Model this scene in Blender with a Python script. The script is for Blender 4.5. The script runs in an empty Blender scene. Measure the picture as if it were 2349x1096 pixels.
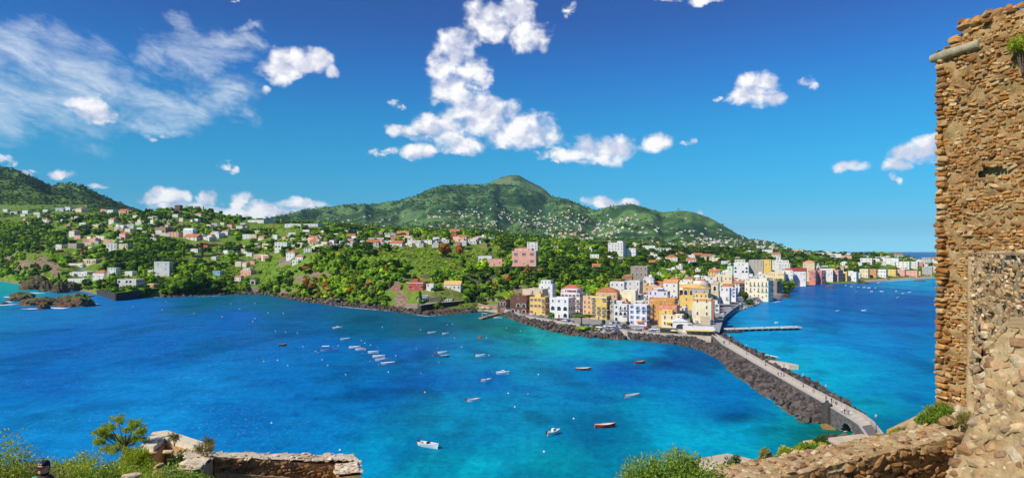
import bpy, math, random
import numpy as np
from math import sin, cos, radians, pi, atan2, asin, sqrt, floor
from mathutils import Vector, Matrix
random.seed(7); rng = np.random.default_rng(7)
SC = bpy.context.scene; COL = SC.collection
F, H, CX, HY = 1500., 50., 1174.5, 575.      # focal length and horizon of the view, eye 50 m above the sea

# ---------------------------------------------------------------- camera, sky, sun, exposure
cam_d = bpy.data.cameras.new('camera'); cam = bpy.data.objects.new('camera', cam_d); COL.objects.link(cam)
cam.location = (0, 0, H); cam.rotation_euler = (pi/2, 0, 0)
cam_d.sensor_width = 36; cam_d.lens = 36*F/2349; cam_d.shift_y = 27/2349
cam_d.clip_start = .1; cam_d.clip_end = 200000
SC.camera = cam
SUN = Vector((-.60, -.45, .65)).normalized()
sl = bpy.data.lights.new('sun', 'SUN'); sl.energy = 4.4; sl.angle = radians(.5); sl.color = (1, .95, .86)
so = bpy.data.objects.new('sun', sl); COL.objects.link(so); so.rotation_euler = SUN.to_track_quat('Z', 'Y').to_euler()
SC.view_settings.view_transform = 'Standard'; SC.view_settings.look = 'None'
SC.view_settings.exposure = .2; SC.view_settings.gamma = 1; SC.view_settings.use_curve_mapping = False

def node(nt, t, **kw):
    n = nt.nodes.new(t)
    for k, v in kw.items(): setattr(n, k, v)
    return n
def put(nt, sock, v):
    if isinstance(v, bpy.types.NodeSocket): nt.links.new(v, sock)
    elif v is not None: sock.default_value = v
def mth(nt, op, a, b=None, c=None, clamp=False):
    n = node(nt, 'ShaderNodeMath', operation=op, use_clamp=clamp)
    for s, v in zip(n.inputs, (a, b, c)): put(nt, s, v)
    return n.outputs[0]
def vmt(nt, op, a, b=None):
    n = node(nt, 'ShaderNodeVectorMath', operation=op)
    put(nt, n.inputs[0], a)
    if b is not None: put(nt, n.inputs[1], b)
    return n.outputs['Value'] if op in ('DOT_PRODUCT', 'LENGTH') else n.outputs[0]
def mixc(nt, f, a, b, blend='MIX'):
    n = node(nt, 'ShaderNodeMix', data_type='RGBA', blend_type=blend)
    put(nt, n.inputs[0], f); put(nt, n.inputs[6], a); put(nt, n.inputs[7], b)
    return n.outputs[2]
def sstep(nt, x, a, b):
    n = node(nt, 'ShaderNodeMapRange', interpolation_type='SMOOTHSTEP')
    put(nt, n.inputs[0], x); n.inputs[1].default_value = a; n.inputs[2].default_value = b
    return n.outputs[0]
def fbm(nt, vec, scale, detail=6, rough=.55, dist=0., dims='3D'):
    n = node(nt, 'ShaderNodeTexNoise', noise_dimensions=dims)
    put(nt, n.inputs['Vector'], vec); n.inputs['Scale'].default_value = scale
    n.inputs['Detail'].default_value = detail; n.inputs['Roughness'].default_value = rough; n.inputs['Distortion'].default_value = dist
    return n.outputs[0]
def rampc(nt, f, stops):
    n = node(nt, 'ShaderNodeValToRGB'); put(nt, n.inputs[0], f); e = n.color_ramp.elements
    while len(e) < len(stops): e.new(.5)
    for q, (p, c) in zip(e, stops): q.position = p; q.color = (*c, 1) if len(c) == 3 else c
    return n.outputs[0]
def s2l(c): return tuple(((v/255)/12.92 if v/255 <= .04045 else ((v/255+.055)/1.055)**2.4) for v in c)

def make_world():
    w = bpy.data.worlds.new('World'); SC.world = w; w.use_nodes = True; nt = w.node_tree; nt.nodes.clear()
    sky = node(nt, 'ShaderNodeTexSky', sky_type='NISHITA'); sky.sun_disc = False
    sky.sun_elevation = asin(SUN.z); sky.sun_rotation = atan2(SUN.x, SUN.y)
    sky.altitude = 50; sky.air_density = 1.0; sky.dust_density = .3; sky.ozone_density = 2.0
    d = node(nt, 'ShaderNodeTexCoord').outputs['Generated']
    d = vmt(nt, 'NORMALIZE', d)
    sp = node(nt, 'ShaderNodeSeparateXYZ'); nt.links.new(d, sp.inputs[0])
    az = mth(nt, 'ARCTAN2', sp.outputs[0], sp.outputs[1]); el = mth(nt, 'ARCSINE', sp.outputs[2])
    cb = node(nt, 'ShaderNodeCombineXYZ'); put(nt, cb.inputs[0], az); put(nt, cb.inputs[1], el); p = cb.outputs[0]
    # a clear Mediterranean sky: deep blue overhead, cyan low down (the same all the way round)
    tint = rampc(nt, mth(nt, 'MULTIPLY', el, 1/.52, clamp=True), [(e/.52, c) for e, c in SKYT])
    skyc = mixc(nt, 1., sky.outputs[0], tint, 'MULTIPLY')
    def pe(px, py): a = math.atan((px-CX)/F); return a, math.atan((HY-py)/F*cos(a))
    def field(blobs, q0=None):
        acc = None; p_ = p if q0 is None else q0
        for (px, py, rx, ry) in blobs:
            a, e = pe(px, py); v = vmt(nt, 'SUBTRACT', p_, (a, e, 0))
            sc = cos(a)**2/F
            v = vmt(nt, 'MULTIPLY', v, (1/(rx*sc), 1/(ry*sc), 0)); q = vmt(nt, 'DOT_PRODUCT', v, v)
            acc = q if acc is None else mth(nt, 'MINIMUM', acc, q)
        return mth(nt, 'SUBTRACT', 1., acc)
    cum = [(690,140,78,34),(640,165,66,36),(725,135,48,28),(606,208,18,12),(760,165,22,16),
           (216,246,46,40),(190,235,36,22),(240,265,38,24),(362,318,18,8),(12,368,26,22),
           (1120,50,72,46),(1210,85,56,40),(1180,30,60,34),(1045,110,56,44),(1010,160,42,38),(1085,170,46,36),(1040,215,62,48),(1110,190,24,20),
           (1100,265,110,48),(1180,300,110,46),(1000,295,86,36),(930,300,52,18),(960,345,44,18),(1060,330,66,24),(1240,310,54,34),
           (912,240,20,12),(884,348,30,14),(1385,345,92,36),(1300,352,50,20),(1262,358,30,16),(1510,328,44,26),(1580,326,18,9),
           (1735,205,56,38),(1765,230,50,20),(1700,215,40,24),(1856,192,22,20),(1648,228,10,7),
           (2100,350,70,34),(2140,330,60,30),(1945,382,46,18),(2060,378,36,18),(2056,408,14,16),(1308,20,18,18),
           (525,386,22,18),(390,452,46,26),(350,455,34,20),(430,450,26,24),(480,456,26,26),(550,460,30,22),(600,478,50,18),(690,472,70,18),(470,490,90,16),(560,492,150,20),(430,478,90,18),(640,486,70,14),
           (1390,464,56,16),(1440,462,30,12),(140,398,34,14),(62,394,26,10),(225,428,26,9),(1606,487,14,7),(540,3,10,4),(1620,2,40,8),(1540,0,30,6)]
    small = [c for c in cum if c[2] <= 30 and c[1] < 440 and not 600 < c[0] < 800]; cum = [c for c in cum if c not in small]
    sm2 = []
    for k, (x, y, a, b_) in enumerate(small): sm2 += [(x-a*.35, y+b_*.25*(-1)**k, a*.85, b_*.75), (x+a*.5, y-b_*.3*(-1)**k, a*.6, b_*.6)]
    def warped(scale, amt, det=3):
        n = node(nt, 'ShaderNodeTexNoise'); nt.links.new(p, n.inputs['Vector']); n.inputs['Scale'].default_value = scale; n.inputs['Detail'].default_value = det; n.inputs['Roughness'].default_value = .6
        return vmt(nt, 'ADD', p, vmt(nt, 'MULTIPLY', vmt(nt, 'SUBTRACT', n.outputs['Color'], (.5, .5, .5)), (amt, amt*.6, 0)))
    dfl = field(cum, warped(28, .035)); dfs = field(sm2, warped(60, .012))
    wp = vmt(nt, 'MULTIPLY', p, (1, 1.25, 1))
    n1 = fbm(nt, wp, 34, 9, .56, .3)
    up = vmt(nt, 'ADD', wp, (-.010, .018, .0)); n2 = fbm(nt, up, 34, 5, .5, .3)
    n3 = fbm(nt, wp, 13, 3, .5); n4 = fbm(nt, up, 13, 3, .5)
    edge = mth(nt, 'MULTIPLY', mth(nt, 'SUBTRACT', n1, .5), 4.0)
    dn = mth(nt, 'ADD', mth(nt, 'MULTIPLY', mth(nt, 'MAXIMUM', dfl, -2.), 1.4), edge)
    alpha = sstep(nt, dn, -.2, 1.45)
    ns = fbm(nt, wp, 75, 7, .6, .6)
    ds = mth(nt, 'ADD', mth(nt, 'MULTIPLY', mth(nt, 'MAXIMUM', dfs, -2.), .9), mth(nt, 'MULTIPLY', mth(nt, 'SUBTRACT', ns, .5), 5.))
    alpha = mth(nt, 'MAXIMUM', alpha, mth(nt, 'MULTIPLY', sstep(nt, ds, -.15, 1.5), .9))
    # tops face the sun, undersides stay a soft lavender grey
    lit = mth(nt, 'ADD', mth(nt, 'MULTIPLY', mth(nt, 'SUBTRACT', n3, n4), 2.2), mth(nt, 'MULTIPLY', mth(nt, 'SUBTRACT', n1, n2), 1.5))
    lit = sstep(nt, lit, -.28, .26)
    ccol = mixc(nt, lit, (.70, .72, .85, 1), (1.05, 1.04, 1.04, 1))
    # thin high cirrus, drawn out along slanting bands
    sh_ = node(nt, 'ShaderNodeCombineXYZ'); put(nt, sh_.inputs[1], az); put(nt, sh_.inputs[0], el); cb2 = sh_.outputs[0]
    cir = [(60,120,190,90),(140,180,180,70),(0,230,300,110),(330,110,70,40),(520,75,140,34),(460,120,170,50),(600,80,60,22),(330,215,260,70),(530,240,60,36),(350,280,110,20),(420,35,60,22),(590,45,46,14)]
    cf = field(cir, warped(7, .24, 5))
    rt = node(nt, 'ShaderNodeVectorRotate', rotation_type='Z_AXIS'); put(nt, rt.inputs['Vector'], warped(10, .05)); rt.inputs['Angle'].default_value = radians(16)
    wc = vmt(nt, 'MULTIPLY', rt.outputs[0], (1.0, 3.0, 1))
    m1 = fbm(nt, wc, 10, 10, .66, .35); m2 = fbm(nt, vmt(nt, 'MULTIPLY', p, (4, 9, 1)), 22, 6, .6, .5)
    cd = mth(nt, 'ADD', mth(nt, 'MULTIPLY', mth(nt, 'MAXIMUM', cf, -2.), .6), mth(nt, 'MULTIPLY', mth(nt, 'SUBTRACT', m1, .47), 3.0))
    cd = mth(nt, 'ADD', cd, mth(nt, 'MULTIPLY', mth(nt, 'SUBTRACT', m2, .5), .45))
    ca = mth(nt, 'MULTIPLY', sstep(nt, cd, -.25, 1.75), .88)
    front = sstep(nt, sp.outputs[1], 0., .2)
    ca = mth(nt, 'MULTIPLY', ca, front); alpha = mth(nt, 'MULTIPLY', alpha, front)
    s = .88/WSTR
    c1 = mixc(nt, ca, skyc, (.86*s, .93*s, 1.0*s, 1))
    ccol = mixc(nt, 1., ccol, (s, s, s, 1), 'MULTIPLY')
    c2 = mixc(nt, alpha, c1, ccol)
    bg = node(nt, 'ShaderNodeBackground'); nt.links.new(c2, bg.inputs[0]); bg.inputs[1].default_value = WSTR
    out = node(nt, 'ShaderNodeOutputWorld'); nt.links.new(bg.outputs[0], out.inputs[0])
WSTR = .104
SKYT = [(0, (.33, 1.05, 1.85)), (.033, (.19, .62, 1.08)), (.075, (.115, .60, .93)), (.14, (.085, .65, .95)), (.2, (.09, .62, .98)), (.26, (.11, .52, 1.0)), (.33, (.15, .40, .86)), (.406, (.18, .35, .79)), (.52, (.18, .33, .75))]
make_world()

# ---------------------------------------------------------------- helpers
def link(name, data=None, parent=None, loc=(0, 0, 0), rz=0., sc=None):
    o = bpy.data.objects.new(name, data); COL.objects.link(o)
    if parent is not None: o.parent = parent
    o.location = loc
    if rz: o.rotation_euler = (0, 0, rz)
    if sc is not None: o.scale = sc
    return o
def tag(o, label=None, cat=None, group=None, kind=None):
    if label: o['label'] = label
    if cat: o['category'] = cat
    if group: o['group'] = group
    if kind: o['kind'] = kind
    return o
def mesh_np(name, V, T, mats, mi=None, smooth=False, quads=False):
    me = bpy.data.meshes.new(name); V = np.asarray(V, dtype=np.float32); T = np.asarray(T, dtype=np.int32); k = T.shape[1]
    me.vertices.add(len(V)); me.vertices.foreach_set('co', V.ravel())
    me.loops.add(T.size); me.loops.foreach_set('vertex_index', T.ravel())
    me.polygons.add(len(T)); me.polygons.foreach_set('loop_start', np.arange(0, T.size, k, dtype=np.int32))
    try: me.polygons.foreach_set('loop_total', np.full(len(T), k, dtype=np.int32))
    except Exception: pass
    if mi is not None: me.polygons.foreach_set('material_index', np.asarray(mi, dtype=np.int32))
    me.polygons.foreach_set('use_smooth', np.full(len(T), smooth))
    for m in (mats if isinstance(mats, (list, tuple)) else [mats]): me.materials.append(m)
    me.update(calc_edges=True)
    return me
class MB:
    def __init__(s): s.v = []; s.f = []; s.m = []; s.sm = []
    def add(s, V, Fs, m=0, sm=False):
        o = len(s.v); s.v += [tuple(x) for x in V]
        for f in Fs: s.f.append([i+o for i in f]); s.m.append(m); s.sm.append(sm)
        return s
    def box(s, x0, x1, y0, y1, z0, z1, m=0):
        return s.add([(x, y, z) for z in (z0, z1) for y in (y0, y1) for x in (x0, x1)],
              [(0,2,3,1),(4,5,7,6),(0,1,5,4),(2,6,7,3),(0,4,6,2),(1,3,7,5)], m)
    def prism(s, poly, z0, z1, m=0, top=None):
        n = len(poly); V = [(x, y, z0) for x, y in poly]+[(x, y, z1) for x, y in poly]
        s.add(V, [(i, (i+1) % n, (i+1) % n+n, i+n) for i in range(n)], m)
        s.add(V, [list(range(n, 2*n)), list(range(n-1, -1, -1))], m if top is None else top)
        return s
    def tube(s, pts, rad, n=8, m=0, cap=True, sm=True):
        pts = [Vector(p) for p in pts]; k = len(pts)
        if not isinstance(rad, (list, tuple)): rad = [rad]*k
        V = []; 
        for i, p in enumerate(pts):
            d = (pts[min(i+1, k-1)]-pts[max(i-1, 0)]).normalized()
            a = d.orthogonal().normalized() if abs(d.z) > .99 else d.cross(Vector((0, 0, 1))).normalized(); b = d.cross(a)
            V += [p+(a*cos(t*2*pi/n)+b*sin(t*2*pi/n))*rad[i] for t in range(n)]
        Fs = [(i*n+t, i*n+(t+1) % n, (i+1)*n+(t+1) % n, (i+1)*n+t) for i in range(k-1) for t in range(n)]
        s.add(V, Fs, m, sm)
        if cap: s.add(V, [list(range(n-1, -1, -1)), [(k-1)*n+t for t in range(n)]], m)
        return s
    def lathe(s, prof, n=12, m=0, c=(0, 0, 0), sx=1, sy=1, sm=True):
        V = [(c[0]+r*cos(t*2*pi/n)*sx, c[1]+r*sin(t*2*pi/n)*sy, c[2]+z) for r, z in prof for t in range(n)]; k = len(prof)
        s.add(V, [(i*n+t, i*n+(t+1) % n, (i+1)*n+(t+1) % n, (i+1)*n+t) for i in range(k-1) for t in range(n)], m, sm)
        s.add(V, [[(k-1)*n+t for t in range(n)], list(range(n-1, -1, -1))], m)
        return s
    def mesh(s, name, mats):
        me = bpy.data.meshes.new(name); me.from_pydata(s.v, [], s.f)
        for m in (mats if isinstance(mats, (list, tuple)) else [mats]): me.materials.append(m)
        me.polygons.foreach_set('material_index', s.m); me.polygons.foreach_set('use_smooth', s.sm); me.update()
        return me
    def obj(s, name, mats, parent=None, **kw): return link(name, s.mesh(name, mats), parent, **kw)

def bsdf(name):
    m = bpy.data.materials.new(name); m.use_nodes = True; nt = m.node_tree; b = nt.nodes['Principled BSDF']
    return m, nt, b
_MC = {}
def pm(name, col, rough=.8, var=.25, scale=1.5, bump=0., bscale=None, metal=0., col2=None, spec=.3):
    """procedural material: colour broken up by world-space noise, optional fine relief"""
    if name in _MC: return _MC[name]
    m, nt, b = bsdf(name); pos = node(nt, 'ShaderNodeNewGeometry').outputs['Position']
    n = fbm(nt, pos, scale, 6, .62)
    c2 = col2 or tuple(max(0, c*(1-var)) for c in col); c1 = tuple(min(1, c*(1+var*.6)) for c in col) if not col2 else col
    put(nt, b.inputs['Base Color'], rampc(nt, n, [(.3, c2), (.68, c1)]))
    b.inputs['Roughness'].default_value = rough; b.inputs['Metallic'].default_value = metal; b.inputs['Specular IOR Level'].default_value = spec
    if bump:
        bn = node(nt, 'ShaderNodeBump'); bn.inputs['Strength'].default_value = bump; bn.inputs['Distance'].default_value = .1
        put(nt, bn.inputs['Height'], fbm(nt, pos, bscale or scale*6, 8, .65)); nt.links.new(bn.outputs[0], b.inputs['Normal'])
    _MC[name] = m; return m
# vectorised value noise
def _h(ix, iy, s):
    a = (ix.astype(np.int64)*374761393 + iy.astype(np.int64)*668265263 + s*982451653) & 0xffffffff
    a = ((a ^ (a >> 13))*1274126177) & 0xffffffff
    return ((a ^ (a >> 16)) & 0xffff)/65535.
def vn(x, y, s=0):
    x = np.asarray(x, float); y = np.asarray(y, float); ix = np.floor(x); iy = np.floor(y); u = x-ix; v = y-iy
    u = u*u*(3-2*u); v = v*v*(3-2*v); ix = ix.astype(np.int64); iy = iy.astype(np.int64)
    return (_h(ix, iy, s)*(1-u)+_h(ix+1, iy, s)*u)*(1-v)+(_h(ix, iy+1, s)*(1-u)+_h(ix+1, iy+1, s)*u)*v
def fb(x, y, s=0, o=4):
    r = 0; a = .5; t = 0; x = np.asarray(x, float); y = np.asarray(y, float)
    for i in range(o):
        x, y = x*.8-y*.6, x*.6+y*.8
        r = r+a*vn(x*2**i+i*17.3, y*2**i+i*9.1, s+i); t += a; a *= .55
    return r/t
# ---------------------------------------------------------------- the lie of the land
def zp(py, Y): return H-(py-HY)*Y/F
# per bearing: shore row, then (distance, height) knots; heights given as ('p', picture row) or metres
LAND = [
 (-260, 640, (1150,'p628'),(1300,'p600'),(1600,'p545'),(1900,'p495'),(2100,'p480'),(2400,'p455'),(2700,'p410'),(3000,'p360')),
 (0, 645, (1110,'p637'),(1250,'p605'),(1550,'p550'),(1850,'p500'),(2100,'p485'),(2400,'p455'),(2700,'p418'),(3000,'p382')),
 (60, 655, (955,'p640'),(1040,'p600'),(1450,'p548'),(1800,'p498'),(2050,'p485'),(2400,'p460'),(2700,'p428'),(3000,'p401')),
 (115, 661, (900,'p640'),(985,'p598'),(1400,'p545'),(1750,'p495'),(2000,'p482'),(2400,'p465'),(2700,'p445'),(3000,'p425')),
 (150, 664, (868,'p648'),(950,'p610'),(1300,'p552'),(1700,'p498'),(2000,'p484'),(2400,'p468'),(2750,'p445'),(3050,'p420')),
 (190, 668, (845,'p655'),(945,'p628'),(1200,'p565'),(1650,'p500'),(2000,'p487'),(2500,'p468'),(2800,'p446'),(3100,'p424')),
 (230, 678, (745,'p668'),(850,'p636'),(1050,'p588'),(1550,'p505'),(1900,'p490'),(2500,'p474'),(2850,'p460'),(3150,'p445')),
 (270, 688, (680,'p673'),(790,'p642'),(1000,'p590'),(1500,'p506'),(1900,'p490'),(2500,'p481'),(2900,'p472'),(3200,'p464')),
 (330, 683, (710,'p666'),(800,'p640'),(1000,'p590'),(1550,'p490'),(1900,'p488'),(2500,'p488'),(2900,'p486'),(3300,'p486')),
 (400, 680, (725,'p666'),(800,'p642'),(1000,'p590'),(1600,'p479'),(1900,'p490'),(2500,'p500'),(2900,'p505'),(3300,'p508')),
 (450, 678, (745,'p664'),(820,'p640'),(1000,'p590'),(1600,'p482'),(1900,'p492'),(2500,'p505'),(3300,'p508'),(4000,'p510')),
 (500, 676, (755,'p664'),(830,'p642'),(1010,'p590'),(1600,'p490'),(2000,'p498'),(2800,'p507'),(3600,'p508'),(4400,'p510')),
 (550, 674, (770,'p664'),(840,'p642'),(1020,'p590'),(1600,'p504'),(2000,'p507'),(3000,'p509'),(4000,'p509'),(4800,'p507')),
 (600, 674, (772,'p664'),(840,'p635'),(1000,'p590'),(1500,'p511'),(2000,'p513'),(3000,'p512'),(4000,'p508'),(4800,'p501')),
 (660, 684, (700,'p675'),(760,'p628'),(900,'p580'),(1400,'p515'),(2000,'p515'),(3000,'p511'),(4000,'p502'),(5000,'p489')),
 (700, 691, (660,'p680'),(715,'p622'),(830,'p578'),(1350,'p518'),(2000,'p517'),(3000,'p508'),(4100,'p495'),(5100,'p479')),
 (750, 697, (628,'p685'),(680,'p620'),(770,'p580'),(1300,'p522'),(2000,'p519'),(3000,'p506'),(4200,'p489'),(5200,'p472')),
 (850, 707, (582,'p692'),(632,'p622'),(720,'p580'),(1200,'p532'),(2000,'p526'),(3000,'p511'),(4200,'p489'),(5400,'p466')),
 (890, 711, (566,'p700'),(605,'p628'),(700,'p585'),(1170,'p536'),(2000,'p528'),(3000,'p510'),(4300,'p487'),(5500,'p461')),
 (930, 716, (548,'p706'),(600,'p640'),(680,'p592'),(1150,'p540'),(2000,'p529'),(3000,'p509'),(4300,'p482'),(5600,'p455')),
 (1000, 720, (528,'p710'),(580,'p662'),(650,'p600'),(1100,'p545'),(2000,'p529'),(3000,'p502'),(4300,'p462'),(5600,'p425')),
 (1060, 716, (545,'p708'),(590,'p672'),(650,'p608'),(1080,'p548'),(2000,'p530'),(3000,'p500'),(4400,'p456'),(5700,'p421')),
 (1110, 713, (560,2.),(600,'p678'),(660,'p612'),(1050,'p552'),(2000,'p532'),(3000,'p503'),(4400,'p455'),(5800,'p417')),
 (1150, 719, (528,2.5),(575,'p685'),(650,'p622'),(1030,'p556'),(2000,'p536'),(3000,'p508'),(4400,'p456'),(5900,'p405')),
 (1180, 727, (500,3.),(560,'p690'),(640,'p622'),(1020,'p560'),(2000,'p540'),(3000,'p510'),(4400,'p460'),(6000,'p402')),
 (1215, 739, (464,3.2),(540,5.),(640,'p625'),(1010,'p562'),(2000,'p543'),(3000,'p512'),(4400,'p468'),(5950,'p416')),
 (1250, 748, (438,3.5),(530,5.),(630,'p628'),(1000,'p566'),(2000,'p546'),(3000,'p515'),(4400,'p478'),(5900,'p438')),
 (1300, 759, (412,3.5),(515,5.),(640,'p640'),(1000,'p574'),(2000,'p550'),(3000,'p520'),(4200,'p487'),(5600,'p453')),
 (1350, 767, (394,3.5),(510,5.),(640,'p650'),(1000,'p582'),(2000,'p554'),(3000,'p526'),(3900,'p504'),(4800,'p474')),
 (1400, 773, (383,3.5),(505,5.),(650,15.),(1000,'p585'),(1950,'p558'),(2800,'p533'),(3500,'p505'),(4200,'p471')),
 (1450, 777, (376,3.5),(500,5.),(660,14.),(1000,'p590'),(1900,'p562'),(2600,'p542'),(3300,'p507'),(3900,'p466')),
 (1480, 779, (373,3.5),(500,5.),(660,12.),(1000,'p595'),(1900,'p563'),(2600,'p544'),(3300,'p513'),(3900,'p473')),
 (1520, 783, (367,3.5),(500,5.),(660,8.),(1000,21.),(1900,'p565'),(2600,'p547'),(3300,'p518'),(3900,'p484')),
 (1580, 790, (358,3.5),(500,5.),(660,7.),(1000,18.),(1900,'p566'),(2600,'p549'),(3300,'p521'),(3900,'p481')),
 (1615, 796, (352,3.5),(500,4.5),(660,6.5),(1000,16.),(1900,'p567'),(2600,'p551'),(3300,'p526'),(3900,'p489')),
 (1640, 775, (382,3.5),(500,4.5),(660,6.),(1000,15.),(1900,'p568'),(2600,'p554'),(3300,'p532'),(3900,'p501')),
 (1655, 739, (466,3.5),(530,4.5),(680,6.),(1000,14.),(1900,'p569'),(2600,'p556'),(3300,'p537'),(3900,'p512')),
 (1690, 716, (541,3.5),(600,4.5),(720,6.5),(1030,13.),(1900,'p570'),(2600,'p560'),(3300,'p546'),(3850,'p534')),
 (1730, 696, (634,3.5),(690,4.5),(790,7.),(1060,12.),(1900,'p572'),(2600,'p564'),(3200,'p555'),(3700,'p548')),
 (1770, 688, (678,4.),(720,4.5),(800,6.5),(1080,12.),(1900,'p574'),(2500,'p568'),(3000,'p561'),(3500,'p554')),
 (1800, 684, (704,4.5),(740,5.),(830,6.5),(1100,12.),(1900,'p576'),(2400,'p572'),(2900,'p568'),(3200,'p565')),
 (1814, 668, (830,2.),(900,4.),(960,8.),(1150,14.),(1900,'p577'),(2300,'p575'),(2800,'p573'),(3100,'p571')),
 (1830, 656, (945,1.5),(985,4.),(1060,9.),(1250,17.),(1900,'p579'),(2300,'p578'),(2700,'p576'),(3000,'p575')),
 (1900, 651, (1000,2.),(1045,4.5),(1130,11.),(1350,22.),(1750,'p582'),(2150,'p580'),(2500,'p579'),(2750,'p578')),
 (1960, 649, (1030,2.),(1070,4.5),(1160,12.),(1400,24.),(1700,'p585'),(2000,'p584'),(2300,'p584'),(2500,20.)),
 (2060, 642, (1140,2.),(1180,5.),(1270,11.),(1450,22.),(1650,'p588'),(1900,'p587'),(2100,22.),(2300,8.)),
 (2110, 639, (1190,2.),(1230,5.),(1310,9.),(1450,16.),(1600,18.),(1750,14.),(1900,8.),(2050,2.)),
 (2155, 637.5, (1215,2.),(1250,4.),(1320,7.),(1420,11.),(1540,11.),(1650,8.),(1780,3.),(1900,-2.)),
 (2260, 634, (1290,2.),(1320,4.),(1380,7.),(1450,9.),(1540,9.),(1620,6.),(1700,2.),(1800,-3.)),
 (2620, 630, (1390,2.),(1410,4.),(1450,6.),(1500,8.),(1560,8.),(1620,5.),(1690,1.),(1780,-3.)),
]
_P = np.array([r[0] for r in LAND], float)
_KY = np.array([[H*F/(r[1]-HY)]+[k[0] for k in r[2:]]+[r[-1][0]*1.12, r[-1][0]*1.5] for r in LAND], float)
def _kz(k): return zp(float(k[1][1:]), k[0]) if isinstance(k[1], str) else k[1]
_KZ = np.array([[0.]+[_kz(k) for k in r[2:]]+[_kz(r[-1])*.8-8, -6.] for r in LAND], float)
def _smooth():
    global _P, _KY, _KZ
    q = np.arange(_P[0], _P[-1]+1, 4.); ky = np.stack([np.interp(q, _P, _KY[:, k]) for k in range(_KY.shape[1])], 1)
    kz = np.stack([np.interp(q, _P, _KZ[:, k]) for k in range(_KZ.shape[1])], 1)
    for k in range(ky.shape[1]):
        sg = 1.5 if k < 2 else (5 if k < 5 else 4); r = np.arange(-20, 21); g = np.exp(-.5*(r/sg)**2); g /= g.sum()
        for a in (ky, kz): a[:, k] = np.convolve(np.pad(a[:, k], 20, mode='edge'), g, 'valid')
    _P, _KY, _KZ = q, ky, kz
_smooth()
_SKC = None
def terrain(px, Y, rough=True):
    px = np.atleast_1d(np.asarray(px, float)); Y = np.atleast_1d(np.asarray(Y, float))
    i = np.clip(np.searchsorted(_P, px)-1, 0, len(_P)-2); t = np.clip((px-_P[i])/(_P[i+1]-_P[i]), 0, 1)
    ky = _KY[i]*(1-t)[:, None]+_KY[i+1]*t[:, None]; kz = _KZ[i]*(1-t)[:, None]+_KZ[i+1]*t[:, None]
    z = kz[:, 0].copy(); K = ky.shape[1]
    for k in range(K-1):
        u = np.clip((Y-ky[:, k])/np.maximum(ky[:, k+1]-ky[:, k], 1e-6), 0, 1)
        if k >= 2: u = u*.6+.4*u*u*(3-2*u)
        z += u*(kz[:, k+1]-kz[:, k])
    z -= np.clip((ky[:, 0]-Y)*.35, 0, 6)
    if rough:
        X = (px-CX)/F*Y
        a1 = np.clip((Y-ky[:, 3])/150, 0, 1)*np.clip((ky[:, 5]-Y)/300, 0, 1)
        wild = np.clip((1180-px)/60, 0, 1)
        a0 = np.clip((Y-ky[:, 1])/30, 0, 1)*np.clip((ky[:, 4]-Y)/60, 0, 1)*wild
        z += a0*(fb(X/22, Y/22, 3)-.5)*10*np.clip(z/20, 0, 1)
        z += a1*(fb(X/70, Y/70, 5)-.5)*12*np.clip((z-12)/40, 0, 1)
        a2 = np.clip((Y-ky[:, 6]*.9)/600, 0, 1)*np.clip((ky[:, 9]-Y)/500, .16, 1)
        rid = 1-np.abs(fb(X/420+.3*fb(X/900, Y/900, 8), Y/1150, 11, 4)*2-1)
        z += a2*((rid-.6)*np.clip((Y-3000)/2000, .35, 1)*270*np.clip((z-60)/260, 0, 1) + (fb(X/120, Y/120, 21)-.5)*22*np.clip((z-30)/100, 0, 1))
    if _SKC is not None: z = z+np.interp(px, _SKC[0], _SKC[1])*Y/F*np.clip((Y-2000)/900, 0, 1)
    return z
_HY = np.concatenate([np.geomspace(120, 8000, 1400)])
_SKY = [(-260,365),(0,382),(40,391),(80,409),(115,426),(150,421),(190,425),(230,446),(270,464),(330,485),(380,508),(560,508),(600,502),(650,491),(700,480),(750,474),(800,469),(850,468),(900,462),(950,451),(985,433),(1020,424),(1060,424),(1120,423),(1150,422),(1180,425),(1200,430),(1230,440),(1260,449),(1300,457),(1340,473),(1370,483),(1400,473),(1450,468),(1480,476),(1520,487),(1560,483),(1590,486),(1630,500),(1670,523),(1700,543),(1720,549),(1760,553),(1790,563),(1815,573)]
def _fit():
    global _SKC
    q = np.arange(-260, 1816, 4.); y = np.geomspace(2300, 8000, 260); PX, YY = np.meshgrid(q, y); z = terrain(PX.ravel(), YY.ravel()).reshape(PX.shape)
    act = (HY-(z-H)*F/YY).min(0); _SKC = (q, act-np.interp(q, [a for a, b in _SKY], [b for a, b in _SKY]))
_fit()
def hit(px, py, first=True):
    z = terrain(np.full(_HY.shape, px), _HY); ok = z > -.5
    pr = HY-(z-H)*F/_HY
    k = np.nonzero(ok & (pr <= py))[0]
    Y = _HY[k[0]] if len(k) else 1500.
    return ((px-CX)/F*Y, Y, float(terrain(px, Y)[0]))
def gz(X, Y): return float(terrain(CX+F*X/Y, Y)[0])
def sea(px, py): Y = H*F/(py-HY); return ((px-CX)/F*Y, Y, 0.)
def at(px, py, Y): return ((px-CX)/F*Y, Y, zp(py, Y))

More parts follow.
